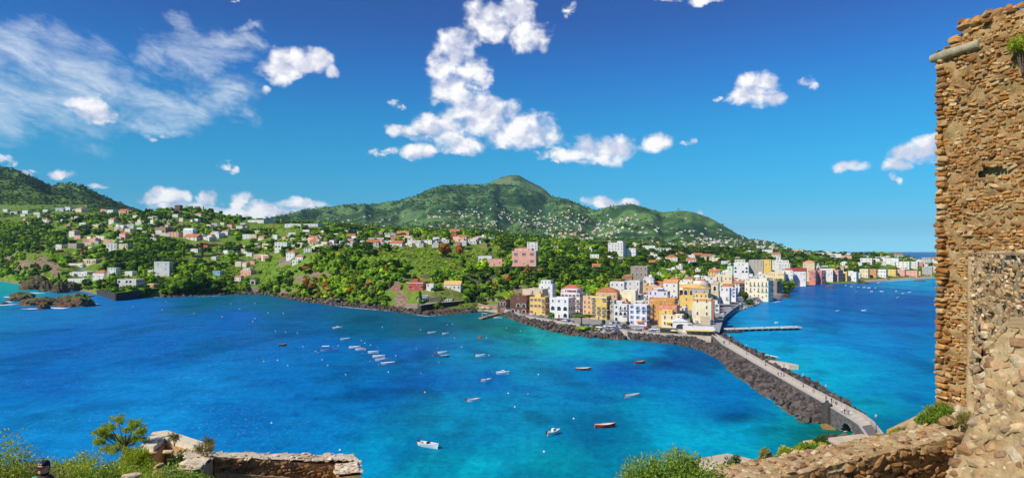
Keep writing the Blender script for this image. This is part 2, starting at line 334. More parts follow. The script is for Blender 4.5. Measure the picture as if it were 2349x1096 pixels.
def in_town(px, Y):
    """paved, built-up ground of the old town and the harbour fronts"""
    px = np.asarray(px, float); Y = np.asarray(Y, float)
    back = np.interp(px, [1130,1160,1200,1260,1380,1400,1440,1500,1600,1640,1700,1760,1800], [470,530,520,520,515,560,640,660,760,900,960,860,720])
    return (px > 1135) & (px < 1806) & (Y < back)
def build_terrain():
    pxs = np.concatenate([np.linspace(-260, -20, 14)[:-1], np.linspace(-20, 2190, 520), np.linspace(2200, 2620, 12)])
    Ys = np.concatenate([np.linspace(325, 700, 100)[:-1], np.geomspace(700, 1800, 170)[:-1], np.geomspace(1800, 9200, 190)])
    PX, YY = np.meshgrid(pxs, Ys); px = PX.ravel(); Y = YY.ravel(); X = (px-CX)/F*Y; z = terrain(px, Y)
    nx, ny = len(pxs), len(Ys); idx = np.arange(nx*ny).reshape(ny, nx)
    T = np.stack([idx[:-1, :-1], idx[:-1, 1:], idx[1:, 1:], idx[1:, :-1]], -1).reshape(-1, 4)
    keep = z[T].max(1) > -4; T = T[keep]
    town = in_town(px, Y).astype(float)
    prow = HY-(z-H)*F/Y
    Z2 = z.reshape(ny, nx); gy = np.abs(np.gradient(Z2, axis=0)/np.gradient(YY, axis=0)).ravel()
    rock = np.clip((gy-.75)/.5, 0, 1)*(Y < 1300)
    rock = np.maximum(rock, np.clip(1-(z-.2)/2.6, 0, 1)*(Y < 1300)*(px < 1180))
    for cx, cy, rx, ry in CLIFFS:
        q = ((px-cx)/rx)**2+((prow-cy)/ry)**2; rock = np.maximum(rock, np.clip(1.6-q*1.3+(fb(X/6, z/6, 31)-.5)*1.5, 0, 1))
    sand = np.zeros_like(z)
    for (a, b, y0) in ((1085, 1150, 8.), (1822, 1880, 22.), (1985, 2200, 26.)):
        ys = np.interp(px, _P, _KY[:, 0]); sand = np.maximum(sand, (px > a)*(px < b)*np.clip(1-(Y-ys)/y0, 0, 1) > .05)
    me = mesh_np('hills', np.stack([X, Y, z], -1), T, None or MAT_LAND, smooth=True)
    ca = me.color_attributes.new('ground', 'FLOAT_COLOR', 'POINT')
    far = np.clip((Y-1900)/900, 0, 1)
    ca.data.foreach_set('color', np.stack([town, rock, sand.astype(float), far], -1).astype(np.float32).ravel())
    o = link('hills', me); tag(o, 'green island hills rising from the bay to a bluish peak', None, None, 'structure')
    return o
CLIFFS = [(735, 634, 34, 12), (700, 640, 40, 9), (920, 690, 16, 26), (60, 612, 22, 16), (100, 606, 24, 18), (128, 618, 12, 22), (20, 598, 10, 14),
          (1190, 662, 12, 12), (760, 690, 30, 8), (660, 672, 24, 10), (905, 655, 16, 12)]
def mat_land():
    m, nt, b = bsdf('ground_cover'); pos = node(nt, 'ShaderNodeNewGeometry').outputs['Position']
    at_ = node(nt, 'ShaderNodeVertexColor', layer_name='ground'); sp = node(nt, 'ShaderNodeSeparateColor'); nt.links.new(at_.outputs[0], sp.inputs[0])
    n1 = fbm(nt, pos, .012, 8, .6); n2 = fbm(nt, pos, .12, 6, .65)
    near = rampc(nt, n1, [(.32, (.07, .13, .015)), (.45, (.14, .25, .022)), (.55, (.22, .31, .035)), (.62, (.30, .26, .09)), (.72, (.15, .24, .025))])
    near = mixc(nt, .55, near, rampc(nt, n2, [(.3, (.03, .06, .01)), (.7, (.18, .26, .04))]))
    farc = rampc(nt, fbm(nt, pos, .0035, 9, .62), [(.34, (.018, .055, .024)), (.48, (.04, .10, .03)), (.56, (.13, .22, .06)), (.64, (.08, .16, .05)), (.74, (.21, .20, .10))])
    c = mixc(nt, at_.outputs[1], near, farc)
    rk = rampc(nt, fbm(nt, vmt(nt, 'MULTIPLY', pos, (1, 1, .4)), .5, 8, .68), [(.3, (.06, .042, .032)), (.5, (.23, .155, .105)), (.7, (.42, .31, .21))])
    c = mixc(nt, sp.outputs[1], c, rk)
    pv = rampc(nt, fbm(nt, pos, .25, 6, .6), [(.35, (.20, .19, .18)), (.65, (.42, .39, .35))])
    c = mixc(nt, sp.outputs[0], c, pv)
    c = mixc(nt, sp.outputs[2], c, (.42, .33, .22, 1))
    put(nt, b.inputs['Base Color'], c); b.inputs['Roughness'].default_value = .95; b.inputs['Specular IOR Level'].default_value = .1
    bn = node(nt, 'ShaderNodeBump'); bn.inputs['Strength'].default_value = .8; bn.inputs['Distance'].default_value = 1.5
    put(nt, bn.inputs['Height'], fbm(nt, pos, .25, 6, .6)); nt.links.new(bn.outputs[0], b.inputs['Normal'])
    return m
MAT_LAND = mat_land()
build_terrain()
def summit():
    pts = [(1085,452),(1100,436),(1118,421),(1135,412),(1150,406),(1163,403),(1180,401),(1192,402),(1204,409),(1220,418),(1235,425),(1250,434),(1262,446),(1280,470)]
    px = np.linspace(1085, 1280, 120); Y = np.linspace(6900, 8600, 60); PX, YY = np.meshgrid(px, Y); row = np.interp(PX, [a for a, b in pts], [b for a, b in pts]); row = row+(fb(PX/7, PX*0+3, 5, 4)-.5)*3
    zr = H+(HY-row)*7600/F; X = (PX-CX)/F*7600; z = zr-np.abs(YY-7600)*.42+(fb(X/130, YY/130, 99, 4)-.5)*60*np.clip(np.abs(YY-7600)/300, 0, 1)
    nx, ny = len(px), len(Y); idx = np.arange(nx*ny).reshape(ny, nx); T4 = np.stack([idx[:-1, :-1], idx[:-1, 1:], idx[1:, 1:], idx[1:, :-1]], -1).reshape(-1, 4)
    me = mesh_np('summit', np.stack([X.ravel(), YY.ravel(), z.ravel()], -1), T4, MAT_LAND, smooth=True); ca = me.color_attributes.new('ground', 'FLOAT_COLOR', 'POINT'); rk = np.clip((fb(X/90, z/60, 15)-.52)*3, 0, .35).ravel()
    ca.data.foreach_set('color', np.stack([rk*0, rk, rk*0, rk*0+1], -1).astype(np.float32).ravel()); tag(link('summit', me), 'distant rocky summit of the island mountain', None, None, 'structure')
summit()

# ---------------------------------------------------------------- the sea: seabed and depth give its colour
SEAC = [  # picture column, row, colour as seen on a sunny day
 (30,655,20,140,165),(100,705,30,110,190),(300,720,25,100,190),(480,690,8,90,130),(600,690,8,92,135),(520,730,20,92,185),(700,720,10,85,150),(840,735,10,85,130),
 (950,745,8,85,125),(1080,745,10,92,118),(1150,760,10,110,125),(1230,775,15,150,170),(1320,800,5,150,195),(1420,800,0,140,190),(1530,810,0,125,195),(1600,830,0,92,185),
 (150,780,15,95,186),(350,800,15,95,185),(600,790,12,98,185),(780,780,10,98,185),(950,800,8,95,180),(1080,800,5,120,185),(1200,850,0,125,185),
 (100,870,14,95,184),(300,900,20,115,200),(480,880,25,120,205),(650,870,14,104,190),(850,900,8,95,178),(1000,880,5,95,180),(1150,880,5,100,180),(1350,860,0,110,185),(1450,860,0,85,175),(1600,880,0,120,195),(1680,910,0,110,190),
 (100,970,20,120,202),(350,980,22,125,208),(550,960,12,100,185),(700,1000,12,110,190),(850,1020,8,130,195),(1000,960,5,125,185),(1000,1060,0,145,190),(1200,950,0,120,180),(1260,1040,0,140,185),(1400,960,0,110,175),(1500,940,0,135,195),(1600,1000,0,150,205),(1550,1060,0,125,180),(1720,990,0,155,205),(1700,940,0,90,165),(1800,1000,0,135,165),(1880,1010,5,110,125),(1950,1000,10,95,90),
 (1840,668,40,90,170),(1950,690,38,85,168),(2080,690,38,82,165),(2100,645,15,140,205),(1760,710,15,120,205),(1740,735,10,135,210),(1900,740,25,105,190),(2080,740,20,95,180),(1750,790,5,145,210),(1870,790,10,140,215),(1820,830,5,150,205),(2000,790,12,125,205),(2100,820,5,110,185),(1920,870,5,150,205),(2030,880,5,125,195),(2100,900,5,110,180),(2010,950,5,140,185),(2060,980,0,100,150),(2110,980,5,110,170),
 (1000,577,25,80,160),(2000,577,25,80,160),(2150,600,30,110,185),(2100,590,25,90,165),(300,577,25,80,160),(1500,1300,0,120,170),(300,1300,10,110,190)]
SEAOFF = np.array([.0, .02, .02]); SEAK = np.array([2., .80, .985])
def sea_colour(px, py):
    P = np.array(SEAC, float); C = np.array([s2l((r[2], min(255, r[3]+6), max(0, r[4]-6))) for r in SEAC]); acc = np.zeros((len(px), 3)); wt = np.zeros(len(px))
    for (cx, cy), c in zip(P[:, :2], C):
        w = 1/((((px-cx)/95)**2+((py-cy)/44)**2)**1.5+.03); acc += w[:, None]*c; wt += w
    return np.maximum((acc/wt[:, None]-SEAOFF)/SEAK, .0005)
def build_sea():
    pxs = np.concatenate([np.linspace(-5200, -40, 40)[:-1], np.linspace(-40, 2260, 420)[:-1], np.linspace(2260, 7600, 40)])
    pys = np.concatenate([[577.9, 578.6, 579.5, 580.5], np.linspace(582, 1110, 300), np.linspace(1125, 2600, 14)])
    PX, PY = np.meshgrid(pxs, pys); px = PX.ravel(); py = PY.ravel(); Y = H*F/(py-HY); X = (px-CX)/F*Y
    wx = (fb(X/60, Y/95, 41)-.5)*150; wy = (fb(X/55, Y/75, 43)-.5)*60*np.clip((py-HY)/200, .1, 1)
    c = sea_colour(np.clip(px, -100, 2300)+wx, np.maximum(py+wy, 576))
    n = fb(X/26, Y/60, 51, 5); patch = np.clip((n-.56)*6, 0, 1)*np.clip((py-640)/60, 0, 1)
    c *= (1-.26*patch)[:, None]
    for cx, cy, rx, ry, k in ((1700,955,75,16,.45),(1590,830,120,36,.35),(860,905,160,20,.3),(700,760,160,16,.15),(1240,955,40,16,.3),(1480,835,80,18,.25),(1745,985,60,10,.3),(600,880,120,14,.15),(1090,790,40,12,.2),(2000,925,50,8,.3),(1800,805,30,6,.3)):
        q = ((px-cx+wx*.3)/rx)**2+((py-cy+wy*.6)/ry)**2; c *= (1-k*np.clip(1.1-1.0*q+(fb(X/13, Y/24, 77, 5)-.5)*2.6, 0, 1))[:, None]
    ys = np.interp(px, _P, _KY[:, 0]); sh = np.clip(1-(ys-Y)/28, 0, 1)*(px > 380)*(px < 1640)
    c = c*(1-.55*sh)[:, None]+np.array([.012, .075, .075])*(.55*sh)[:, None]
    nx, ny = len(pxs), len(pys); idx = np.arange(nx*ny).reshape(ny, nx)
    T = np.stack([idx[1:, :-1], idx[1:, 1:], idx[:-1, 1:], idx[:-1, :-1]], -1).reshape(-1, 4)
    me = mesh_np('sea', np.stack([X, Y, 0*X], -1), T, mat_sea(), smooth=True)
    ca = me.color_attributes.new('seabed', 'FLOAT_COLOR', 'POINT')
    ca.data.foreach_set('color', np.concatenate([np.clip(c, 0, 1), np.ones((len(c), 1))], 1).astype(np.float32).ravel())
    tag(link('sea', me), 'blue and turquoise sea of the two bays', None, None, 'structure')
def mat_sea():
    m, nt, b = bsdf('sea_water'); pos = node(nt, 'ShaderNodeNewGeometry').outputs['Position']
    c = node(nt, 'ShaderNodeVertexColor', layer_name='seabed').outputs[0]
    n = fbm(nt, vmt(nt, 'MULTIPLY', pos, (1, .55, 1)), .16, 8, .68, .3)
    c = mixc(nt, 1., c, rampc(nt, n, [(.30, (.72, .78, .82)), (.5, (.98, .98, .98)), (.72, (1.22, 1.16, 1.10))]), 'MULTIPLY')
    # dark sea-grass meadows with clear edges on the pale sand of the middle and right water
    sg = fbm(nt, vmt(nt, 'MULTIPLY', pos, (1, .62, 1)), .020, 9, .62, .6); xs = node(nt, 'ShaderNodeSeparateXYZ'); nt.links.new(pos, xs.inputs[0])
    sgm = mth(nt, 'MULTIPLY', sstep(nt, sg, .535, .565), sstep(nt, xs.outputs[0], -110, -10))
    c = mixc(nt, mth(nt, 'MULTIPLY', sgm, .5), c, mixc(nt, 1., c, (.45, .58, .78, 1), 'MULTIPLY'))
    # sun glitter painted into the water colour as small pale flecks
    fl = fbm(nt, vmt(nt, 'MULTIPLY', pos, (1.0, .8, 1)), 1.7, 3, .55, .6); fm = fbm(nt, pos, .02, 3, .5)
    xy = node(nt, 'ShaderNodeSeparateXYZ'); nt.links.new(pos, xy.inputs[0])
    west = sstep(nt, mth(nt, 'ADD', xy.outputs[0], mth(nt, 'MULTIPLY', xy.outputs[1], .22)), 45, -70)   # painted glitter gathers on the left, nearer side of the bay
    glint = mth(nt, 'MULTIPLY', mth(nt, 'MULTIPLY', sstep(nt, fl, .655, .70), sstep(nt, fm, .40, .62)), mth(nt, 'ADD', mth(nt, 'MULTIPLY', west, .5), .04))
    ln = fbm(nt, vmt(nt, 'MULTIPLY', pos, (.35, 1, 1)), .10, 6, .66, .8)
    c = mixc(nt, 1., c, rampc(nt, ln, [(.34, (.84, .88, .90)), (.5, (1, 1, 1)), (.66, (1.16, 1.10, 1.06))]), 'MULTIPLY')
    rp = fbm(nt, vmt(nt, 'MULTIPLY', pos, (.8, .5, 1)), .75, 4, .6, .5)
    c = mixc(nt, 1., c, rampc(nt, rp, [(.32, (.80, .84, .86)), (.5, (1, 1, 1)), (.68, (1.25, 1.18, 1.14))]), 'MULTIPLY')
    c = mixc(nt, glint, c, (.75, .8, .85, 1))
    bn = node(nt, 'ShaderNodeBump'); bn.inputs['Strength'].default_value = .55; bn.inputs['Distance'].default_value = .5
    h = mth(nt, 'ADD', fbm(nt, vmt(nt, 'MULTIPLY', pos, (.7, 1, 1)), .9, 6, .62, .4), mth(nt, 'MULTIPLY', fbm(nt, pos, .13, 4, .5), 1.6))
    put(nt, bn.inputs['Height'], h); nt.nodes.remove(b)
    # as through a polarising filter: mostly the colour of the water, a little sheen
    df = node(nt, 'ShaderNodeBsdfDiffuse'); put(nt, df.inputs[0], c); nt.links.new(bn.outputs[0], df.inputs['Normal']); gl = node(nt, 'ShaderNodeBsdfGlossy'); gl.inputs['Roughness'].default_value = .16; nt.links.new(bn.outputs[0], gl.inputs['Normal'])
    fr = node(nt, 'ShaderNodeFresnel'); fr.inputs['IOR'].default_value = 1.33; mx = node(nt, 'ShaderNodeMixShader'); put(nt, mx.inputs[0], mth(nt, 'MULTIPLY', fr.outputs[0], .16)); nt.links.new(df.outputs[0], mx.inputs[1]); nt.links.new(gl.outputs[0], mx.inputs[2])
    nt.links.new(mx.outputs[0], nt.nodes['Material Output'].inputs[0]); return m
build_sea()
# ---------------------------------------------------------------- houses
WALLC = dict(white=(.76,.745,.72), cream=(.78,.66,.43), yellow=(.80,.56,.16), pale=(.80,.73,.52), ochre=(.66,.38,.10), orange=(.76,.36,.12), peach=(.76,.45,.24), pink=(.78,.40,.33),
  rose=(.74,.24,.20), red=(.52,.09,.06), brick=(.17,.075,.055), brown=(.34,.22,.15), grey=(.46,.43,.39), stone=(.38,.33,.28), lilac=(.76,.72,.78), blue=(.30,.52,.72), green=(.62,.70,.50), beige=(.66,.55,.38))
def wallm(c):
    if 'wall_'+c in _MC: return _MC['wall_'+c]
    m = pm('wall_'+c, WALLC[c], .88, .13, .25, .25, 3.); nt = m.node_tree; b = nt.nodes['Principled BSDF']; src = b.inputs['Base Color'].links[0].from_socket; pos = node(nt, 'ShaderNodeNewGeometry').outputs['Position']; oi = node(nt, 'ShaderNodeObjectInfo').outputs['Random']
    st = fbm(nt, vmt(nt, 'MULTIPLY', pos, (1.1, 1.1, .16)), .9, 6, .7)      # rain streaks and old patches of plaster
    k = mixc(nt, 1., src, rampc(nt, st, [(.30, (.66, .62, .57)), (.46, (.97, .96, .95)), (1, (1, 1, 1))]), 'MULTIPLY')
    k = mixc(nt, 1., k, rampc(nt, oi, [(0, (.86, .84, .82)), (.5, (1, 1, 1)), (1, (1, .96, .88))]), 'MULTIPLY'); put(nt, b.inputs['Base Color'], k); return m
ROOFC = dict(tile=(.48,.17,.07), orange=(.66,.30,.12), flat=(.55,.50,.45), pale=(.72,.66,.58), greenish=(.42,.48,.30), dark=(.17,.13,.11), white=(.80,.79,.76), ochre=(.70,.45,.16), redflat=(.52,.14,.07), red=(.30,.05,.04))
def roofm(c): return pm('roof_'+c, ROOFC[c], .85, .3, .6, .3, 5.)
MGLASS = pm('window_glass', (.035,.045,.06), .15, .3, .8, spec=.6)
MTRIM = pm('window_trim', (.78,.76,.72), .7, .1)
MSH = {'green': pm('shutter_green', (.04,.12,.07), .6), 'brown': pm('shutter_brown', (.14,.07,.035), .6), 'blue': pm('shutter_blue', (.06,.25,.55), .6), 'red': pm('shutter_red', (.40,.06,.04), .6), 'grey': pm('shutter_grey', (.35,.38,.40), .6)}
MIRON = pm('iron', (.05,.05,.055), .5, .2); MTERRA = pm('terracotta', (.45,.18,.09), .8)
_WM = {}
def window_mesh(style, sh='brown'):
    """unit window facing -y, origin at the middle of its foot: stone surround, set-back pane, shutters or arch"""
    k = (style, sh)
    if k in _WM: return _WM[k]
    b = MB(); mats = [MTRIM, MGLASS, MSH[sh]]
    if style == 'arch':
        n = 8; arc = [(.5*cos(pi-t*pi/n), .55+.45*sin(pi-t*pi/n)) for t in range(n+1)]
        inn = [(x*.84, .02+(z-.02)*.93) for x, z in [(-.5, 0)]+arc+[(.5, 0)]]; out = [(-.5, 0)]+arc+[(.5, 0)]; m = len(out)
        V = [(x, -.10, z) for x, z in out]+[(x, -.10, z) for x, z in inn]+[(x, -.02, z) for x, z in inn]+[(x, 0, z) for x, z in out]
        Q = []
        for i in range(m-1): Q += [(i, i+1, m+i+1, m+i), (m+i, m+i+1, 2*m+i+1, 2*m+i), (3*m+i, 3*m+i+1, i+1, i)]
        b.add(V, Q, 0); b.add(V, [[2*m+i for i in range(m)]], 1)
    else:
        b.box(-.5, -.40, -.10, 0, 0, 1).box(.40, .5, -.10, 0, 0, 1).box(-.40, .40, -.10, 0, .93, 1).box(-.56, .56, -.2, 0, -.05, 0)
        b.box(-.40, .40, -.03, 0, .0, .93, 1); b.box(-.02, .02, -.06, -.03, 0, .93, 0)
        if style == 'shut': b.box(-.86, -.50, -.12, 0, .02, .95, 2).box(.50, .86, -.12, 0, .02, .95, 2)
        if style == 'closed': b.box(-.38, .38, -.07, -.03, .02, .92, 2)
    _WM[k] = b.mesh('window', mats); return _WM[k]
def door_mesh(sh='brown'):
    k = ('door', sh)
    if k not in _WM:
        b = MB(); b.box(-.5, -.38, -.12, 0, 0, 1).box(.38, .5, -.12, 0, 0, 1).box(-.38, .38, -.12, 0, .9, 1).box(-.38, .38, -.04, 0, 0, .9, 2); b.box(-.02, .02, -.06, -.04, 0, .9, 1)
        _WM[k] = b.mesh('door', [MTRIM, MGLASS, MSH[sh]])
    return _WM[k]
def balcony_mesh():
    if 'bal' not in _WM:
        b = MB(); b.box(-.5, .5, -1, 0, -.14, 0); b.box(-.5, .5, -1., -.96, .92, 1.0, 1)
        for i in range(9): x = -.49+.98*i/8; b.box(x-.012, x+.012, -1., -.97, 0, .92, 1)
        for sx in (-.5, .47): b.box(sx, sx+.03, -.96, 0, .92, 1.0, 1)
        _WM['bal'] = b.mesh('balcony', [MTRIM, MIRON])
    return _WM['bal']
def awning_mesh(c):
    k = ('awn', c)
    if k not in _WM:
        b = MB(); b.add([(-.5, 0, 1), (.5, 0, 1), (.5, -1, .7), (-.5, -1, .7), (-.5, 0, .95), (.5, 0, .95), (.5, -1, .62), (-.5, -1, .62)], [(0,3,2,1),(4,5,6,7),(3,7,6,2),(0,4,7,3),(1,2,6,5)])
        _WM[k] = b.mesh('awning', [pm('awning_'+c, dict(orange=(.75,.25,.06), red=(.6,.08,.05), white=(.8,.8,.78), yellow=(.82,.58,.15), green=(.1,.3,.18), blue=(.15,.35,.6))[c], .8, .15)])
    return _WM[k]
LM = []                       # landmarks: picture column, row, short phrase
HOUSES = []                   # footprints, to keep trees and other houses off
def rot2(x, y, a): return x*cos(a)-y*sin(a), x*sin(a)+y*cos(a)
def house(px, pb, wpx, hpx, col, label, cat='house', yaw=-28, dep=None, roof='flat', rc='flat', fl=None, nw=None, win='win', sh='brown', bal=0., group=None, Y=None, extras='', name='house', trim=None, lm=None, simple=False, wsc=1.):
    """one building: footprint found where its foot stands on the land; all pieces are children"""
    if px < 700 and yaw > -5: yaw -= 24
    if Y is None: X, Y, z = hit(px, pb)
    else: X = (px-CX)/F*Y; z = gz(X, Y)
    s = Y/F; view = atan2(X, Y); a = radians(yaw); rel = a+view        # turn seen from the viewer
    h = max(2.6, hpx*s)
    z0 = z; zb = zp(pb, Y)
    if zb > z: z = zb
    h = max(3., zp(pb-hpx, Y)-z)
    wtot = wpx*s; r = dep if dep else None
    if r is None: w = wtot/(abs(cos(rel))+.75*abs(sin(rel))); d = .75*w
    else: d = r; w = max(2.5, (wtot-d*abs(sin(rel)))/abs(cos(rel)))
    d = max(d, 4.)
    back = (w*abs(sin(rel))+d*abs(cos(rel)))/2*.9
    Yc = Y+back*cos(view)*.98; Xc = X/Y*Yc
    root = link(name, None, None, (Xc, Yc, z), a); root.empty_display_size = .5
    tag(root, label, cat, group)
    HOUSES.append((Xc, Yc, max(w, d)/2, px, pb, wpx, h))
    if lm: LM.append((px, pb-hpx/2, lm))
    wm = wallm(col); b = MB(); par = .5 if roof in ('flat', 'crenel') else 0.
    b.box(-w/2, w/2, -d/2, d/2, -4-(z-z0), h-par)
    if par:
        e = .04; t = .28
        for bx in ((-w/2-e, w/2+e, -d/2-e, -d/2+t), (-w/2-e, w/2+e, d/2-t, d/2+e), (-w/2-e, -w/2+t, -d/2+t, d/2-t), (w/2-t, w/2+e, -d/2+t, d/2-t)): b.box(*bx, h-par, h)
    if roof == 'crenel':
        n = max(3, int(w/2.2))
        for i in range(n): x = -w/2+(i+.25)*w/n; b.box(x, x+w/n*.5, -d/2-.04, -d/2+.28, h, h+.8)
        n = max(3, int(d/2.2))
        for i in range(n): y = -d/2+(i+.3)*d/n; b.box(w/2-.28, w/2+.04, y, y+d/n*.5, h, h+.8)
    b.obj('wall', wm, root)
    rm = roofm(rc); rb = MB(); ov = .35
    if par: rb.box(-w/2+.28, w/2-.28, -d/2+.28, d/2-.28, h-par, h-par+.06)
    elif roof == 'gable':
        g = d*.30; V = [(-w/2-ov, -d/2-ov, h-.1), (w/2+ov, -d/2-ov, h-.1), (w/2+ov, d/2+ov, h-.1), (-w/2-ov, d/2+ov, h-.1), (-w/2-ov, 0, h+g), (w/2+ov, 0, h+g)]
        rb.add(V, [(0,1,5,4), (2,3,4,5), (3,0,4), (1,2,5), (0,3,2,1)])
    elif roof == 'gablef':
        g = w*.22; V = [(-w/2-ov, -d/2-ov, h-.1), (w/2+ov, -d/2-ov, h-.1), (w/2+ov, d/2+ov, h-.1), (-w/2-ov, d/2+ov, h-.1), (0, -d/2-ov, h+g), (0, d/2+ov, h+g)]
        rb.add(V, [(0,4,5,3), (1,2,5,4), (0,1,4), (2,3,5), (0,3,2,1)])
    elif roof == 'hip':
        g = min(w, d)*.26; q = max(0, w/2-d/2*.9); V = [(-w/2-ov, -d/2-ov, h-.1), (w/2+ov, -d/2-ov, h-.1), (w/2+ov, d/2+ov, h-.1), (-w/2-ov, d/2+ov, h-.1), (-q, 0, h+g), (q, 0, h+g)]
        rb.add(V, [(0,1,5,4), (1,2,5), (2,3,4,5), (3,0,4), (0,3,2,1)])
    elif roof == 'vault':
        n = 8; V = [(x, -d/2*1.01*cos(t*pi/n), h-.02+d*.22*sin(t*pi/n)) for x in (-w/2-.05, w/2+.05) for t in range(n+1)]
        rb.add(V, [(i, i+n+1, i+n+2, i+1) for i in range(n)], 0, True); rb.add(V, [list(range(n+1)), list(range(2*n+1, n, -1))])
    roof_o = rb.obj('roof', rm, root)
    # windows: as many as the storeys and the width take, on the faces one can see
    fl = fl or max(1, round(h/3.6)); fh = h/fl
    faces = [(0, w)]
    if sin(rel) < -.12: faces.append((1, d))
    elif sin(rel) > .12: faces.append((2, d))
    for fi, L in faces:
        n = (nw if (nw and fi == 0) else max(1, min(7, round(L/3.3))))
        if simple: n = min(n, 3)
        for f in range(fl):
            for i in range(n):
                if not simple and random.random() < .14: continue
                u = (-L/2+(i+.5)*L/n)+random.uniform(-.12, .12)*(0 if nw else 1)
                wz = f*fh+fh*.30; ww = min(1.25*wsc, L/n*.55); wh = min(1.9*wsc, fh*.62); st = win
                if win == 'mix': st = random.choice(('win', 'shut', 'closed', 'win'))
                hasb = bal and f > 0 and random.random() < bal
                if hasb: wz = f*fh+fh*.08; wh = fh*.66
                if win == 'arch' and f < 2: ww = L/n*.72; wh = fh*.66; wz = f*fh+fh*.1
                gd = f == 0 and not simple and (i % 3 == 1) and fi == 0
                if gd: wz = .02; wh = min(2.5, fh*.7); ww = 1.4
                lx, ly, rz = ((u, -d/2, 0.), (w/2, u, pi/2), (-w/2, u, -pi/2))[fi]
                nm = 'door' if gd else 'window'
                link(nm, door_mesh(sh) if gd else window_mesh(st, sh), root, (lx, ly, wz), rz, (ww, 1.2, wh))
                if hasb: link('balcony', balcony_mesh(), root, (lx, ly, wz), rz, (ww+1.2, 1.1, 1.0))
    for ex in extras.split():
        if ex == 'room':
            m = MB(); ww = w*random.uniform(.25, .4); x = random.uniform(-w/2+.5, w/2-ww-.5); m.box(x, x+ww, -d*.05, d*.4, h-par, h+2.3); m.obj('roof_room', wm, root)
        elif ex == 'chimney':
            m = MB(); x = random.uniform(-w/3, w/3); y = random.uniform(-d/3, d/3); m.box(x, x+.6, y, y+.6, h-.6, h+1.6).box(x-.1, x+.7, y-.1, y+.7, h+1.6, h+1.8); m.obj('chimney', wm, roof_o)
        elif ex == 'tank':
            m = MB(); x = random.uniform(-w/3, w/3); m.lathe([(.1, 0), (.7, 0), (.7, 1.3), (.5, 1.5), (.1, 1.5)], 10, 0, (x, d*.1, h-par+.06)); m.obj('water_tank', pm('tank_blue', (.25,.45,.65), .5), root)
        elif ex == 'dish':
            m = MB(); x = random.uniform(-w/3, w/3); m.tube([(x, 0, h-par), (x, 0, h+1)], .05, 6); m.lathe([(.05, 0), (.3, .05), (.5, .2)], 10, 0, (x, -.1, h+1)); m.obj('satellite_dish', MTRIM, root)
        elif ex == 'pergola':
            m = MB(); x0 = -w*.4; x1 = w*.25
            for x in (x0, x1):
                for y in (-d*.35, d*.15): m.box(x-.08, x+.08, y-.08, y+.08, h-par, h+2.1)
            for i in range(6): x = x0+(x1-x0)*i/5; m.box(x-.06, x+.06, -d*.4, d*.2, h+2.1, h+2.25)
            m.obj('pergola', MSH['brown'], root)
        elif ex.startswith('awn:'):
            link('awning', awning_mesh(ex[4:]), root, (random.uniform(-w*.2, w*.2), -d/2-.02, 1.4), 0, (w*.4, 1.8, 1.6))
        elif ex.startswith('rawn:'):
            link('awning', awning_mesh(ex[5:]), root, (0, 0, h+.9), 0, (w*.5, d*.4, 1.2))
        elif ex.startswith('band:'):
            m = MB(); m.box(-w/2-.08, w/2+.08, -d/2-.08, d/2+.08, h-par-1.6, h-par-.1); m.obj('painted_band', wallm(ex[5:]), root)
        elif ex == 'cornice':
            m = MB(); m.box(-w/2-.25, w/2+.25, -d/2-.25, d/2+.25, h-par-.75, h-par-.35); m.obj('cornice', MTRIM, root)
        elif ex.startswith('up:'):
            c2 = ex[3:]; m = MB(); m.box(-w*.42, w*.30, -d*.28, d*.46, h-par+.06, h+2.7); m.obj('upper_storey', wallm(c2), root)
            for i in range(3): link('window', window_mesh('win', sh), root, (-w*.42+w*.72*(i+.5)/3, -d*.28, h+.5), 0, (1.1, 1, 1.5))
    root['dims'] = [w, d, h]
    return root
# label helper: describe a lesser thing by the nearest described one
USED = set(); _AK = {}
def autolabel(base, px, py, k=7, cap=16):
    L = sorted(LM, key=lambda l: (l[0]-px)**2+((l[1]-py)*1.4)**2)[:k]
    def rel(l):
        dx, dy = px-l[0], py-l[1]
        if abs(dx) > 1.2*abs(dy): return 'to the left of' if dx < 0 else 'to the right of'
        return 'behind and above' if dy < 0 else 'below and in front of'
    for adv in ('just ', '', 'well '):
        for l in L:
            t = f'{base} {adv}{rel(l)} {l[2]}'
            if t not in USED and len(t.split()) <= cap: USED.add(t); return t
    for i in range(len(L)):
        for j in range(i+1, len(L)):
            t = f'{base} between {L[i][2]} and {L[j][2]}'
            if t not in USED and len(t.split()) <= cap: USED.add(t); return t
    return None

def T(px, pb, w, h, col, label, lm=None, **k): return house(px, pb, w, h, col, label, lm=lm, **k)
# --- the old town, front row along the harbour
T(1195,720,50,41,'brick','dark red-brown brick house with battlements along its roof and white framed windows','the brown battlemented house',yaw=-24,roof='crenel',rc='tile',fl=3,nw=3,win='arch',sh='grey',extras='chimney')
T(1156,716,30,28,'brick','roofless orange brick ruin with tall pillars beside the brown battlemented house','the pillared brick ruin',yaw=-35,fl=2,nw=3,win='arch',rc='tile')
T(1238,723,46,42,'yellow','yellow house with white corner and red shutters squeezed beside the brown battlemented house','the yellow red-shuttered house',yaw=-24,fl=3,nw=4,win='shut',sh='red',bal=.3,extras='room')
T(1228,703,60,40,'beige','long beige upper house with stone balcony behind the yellow red-shuttered house','the beige balcony house',yaw=-24,Y=492,fl=3,nw=5,win='win',bal=.4)
T(1256,700,40,49,'white','bright white cube house highest on the left edge of the old town','the white cube house',yaw=-24,Y=520,fl=3,nw=2,extras='room up:white')
T(1290,730,58,47,'white','big white corner house with rows of round arches facing the harbour','the white arcaded house',yaw=-30,fl=3,nw=3,win='arch',rc='pale',extras='cornice')
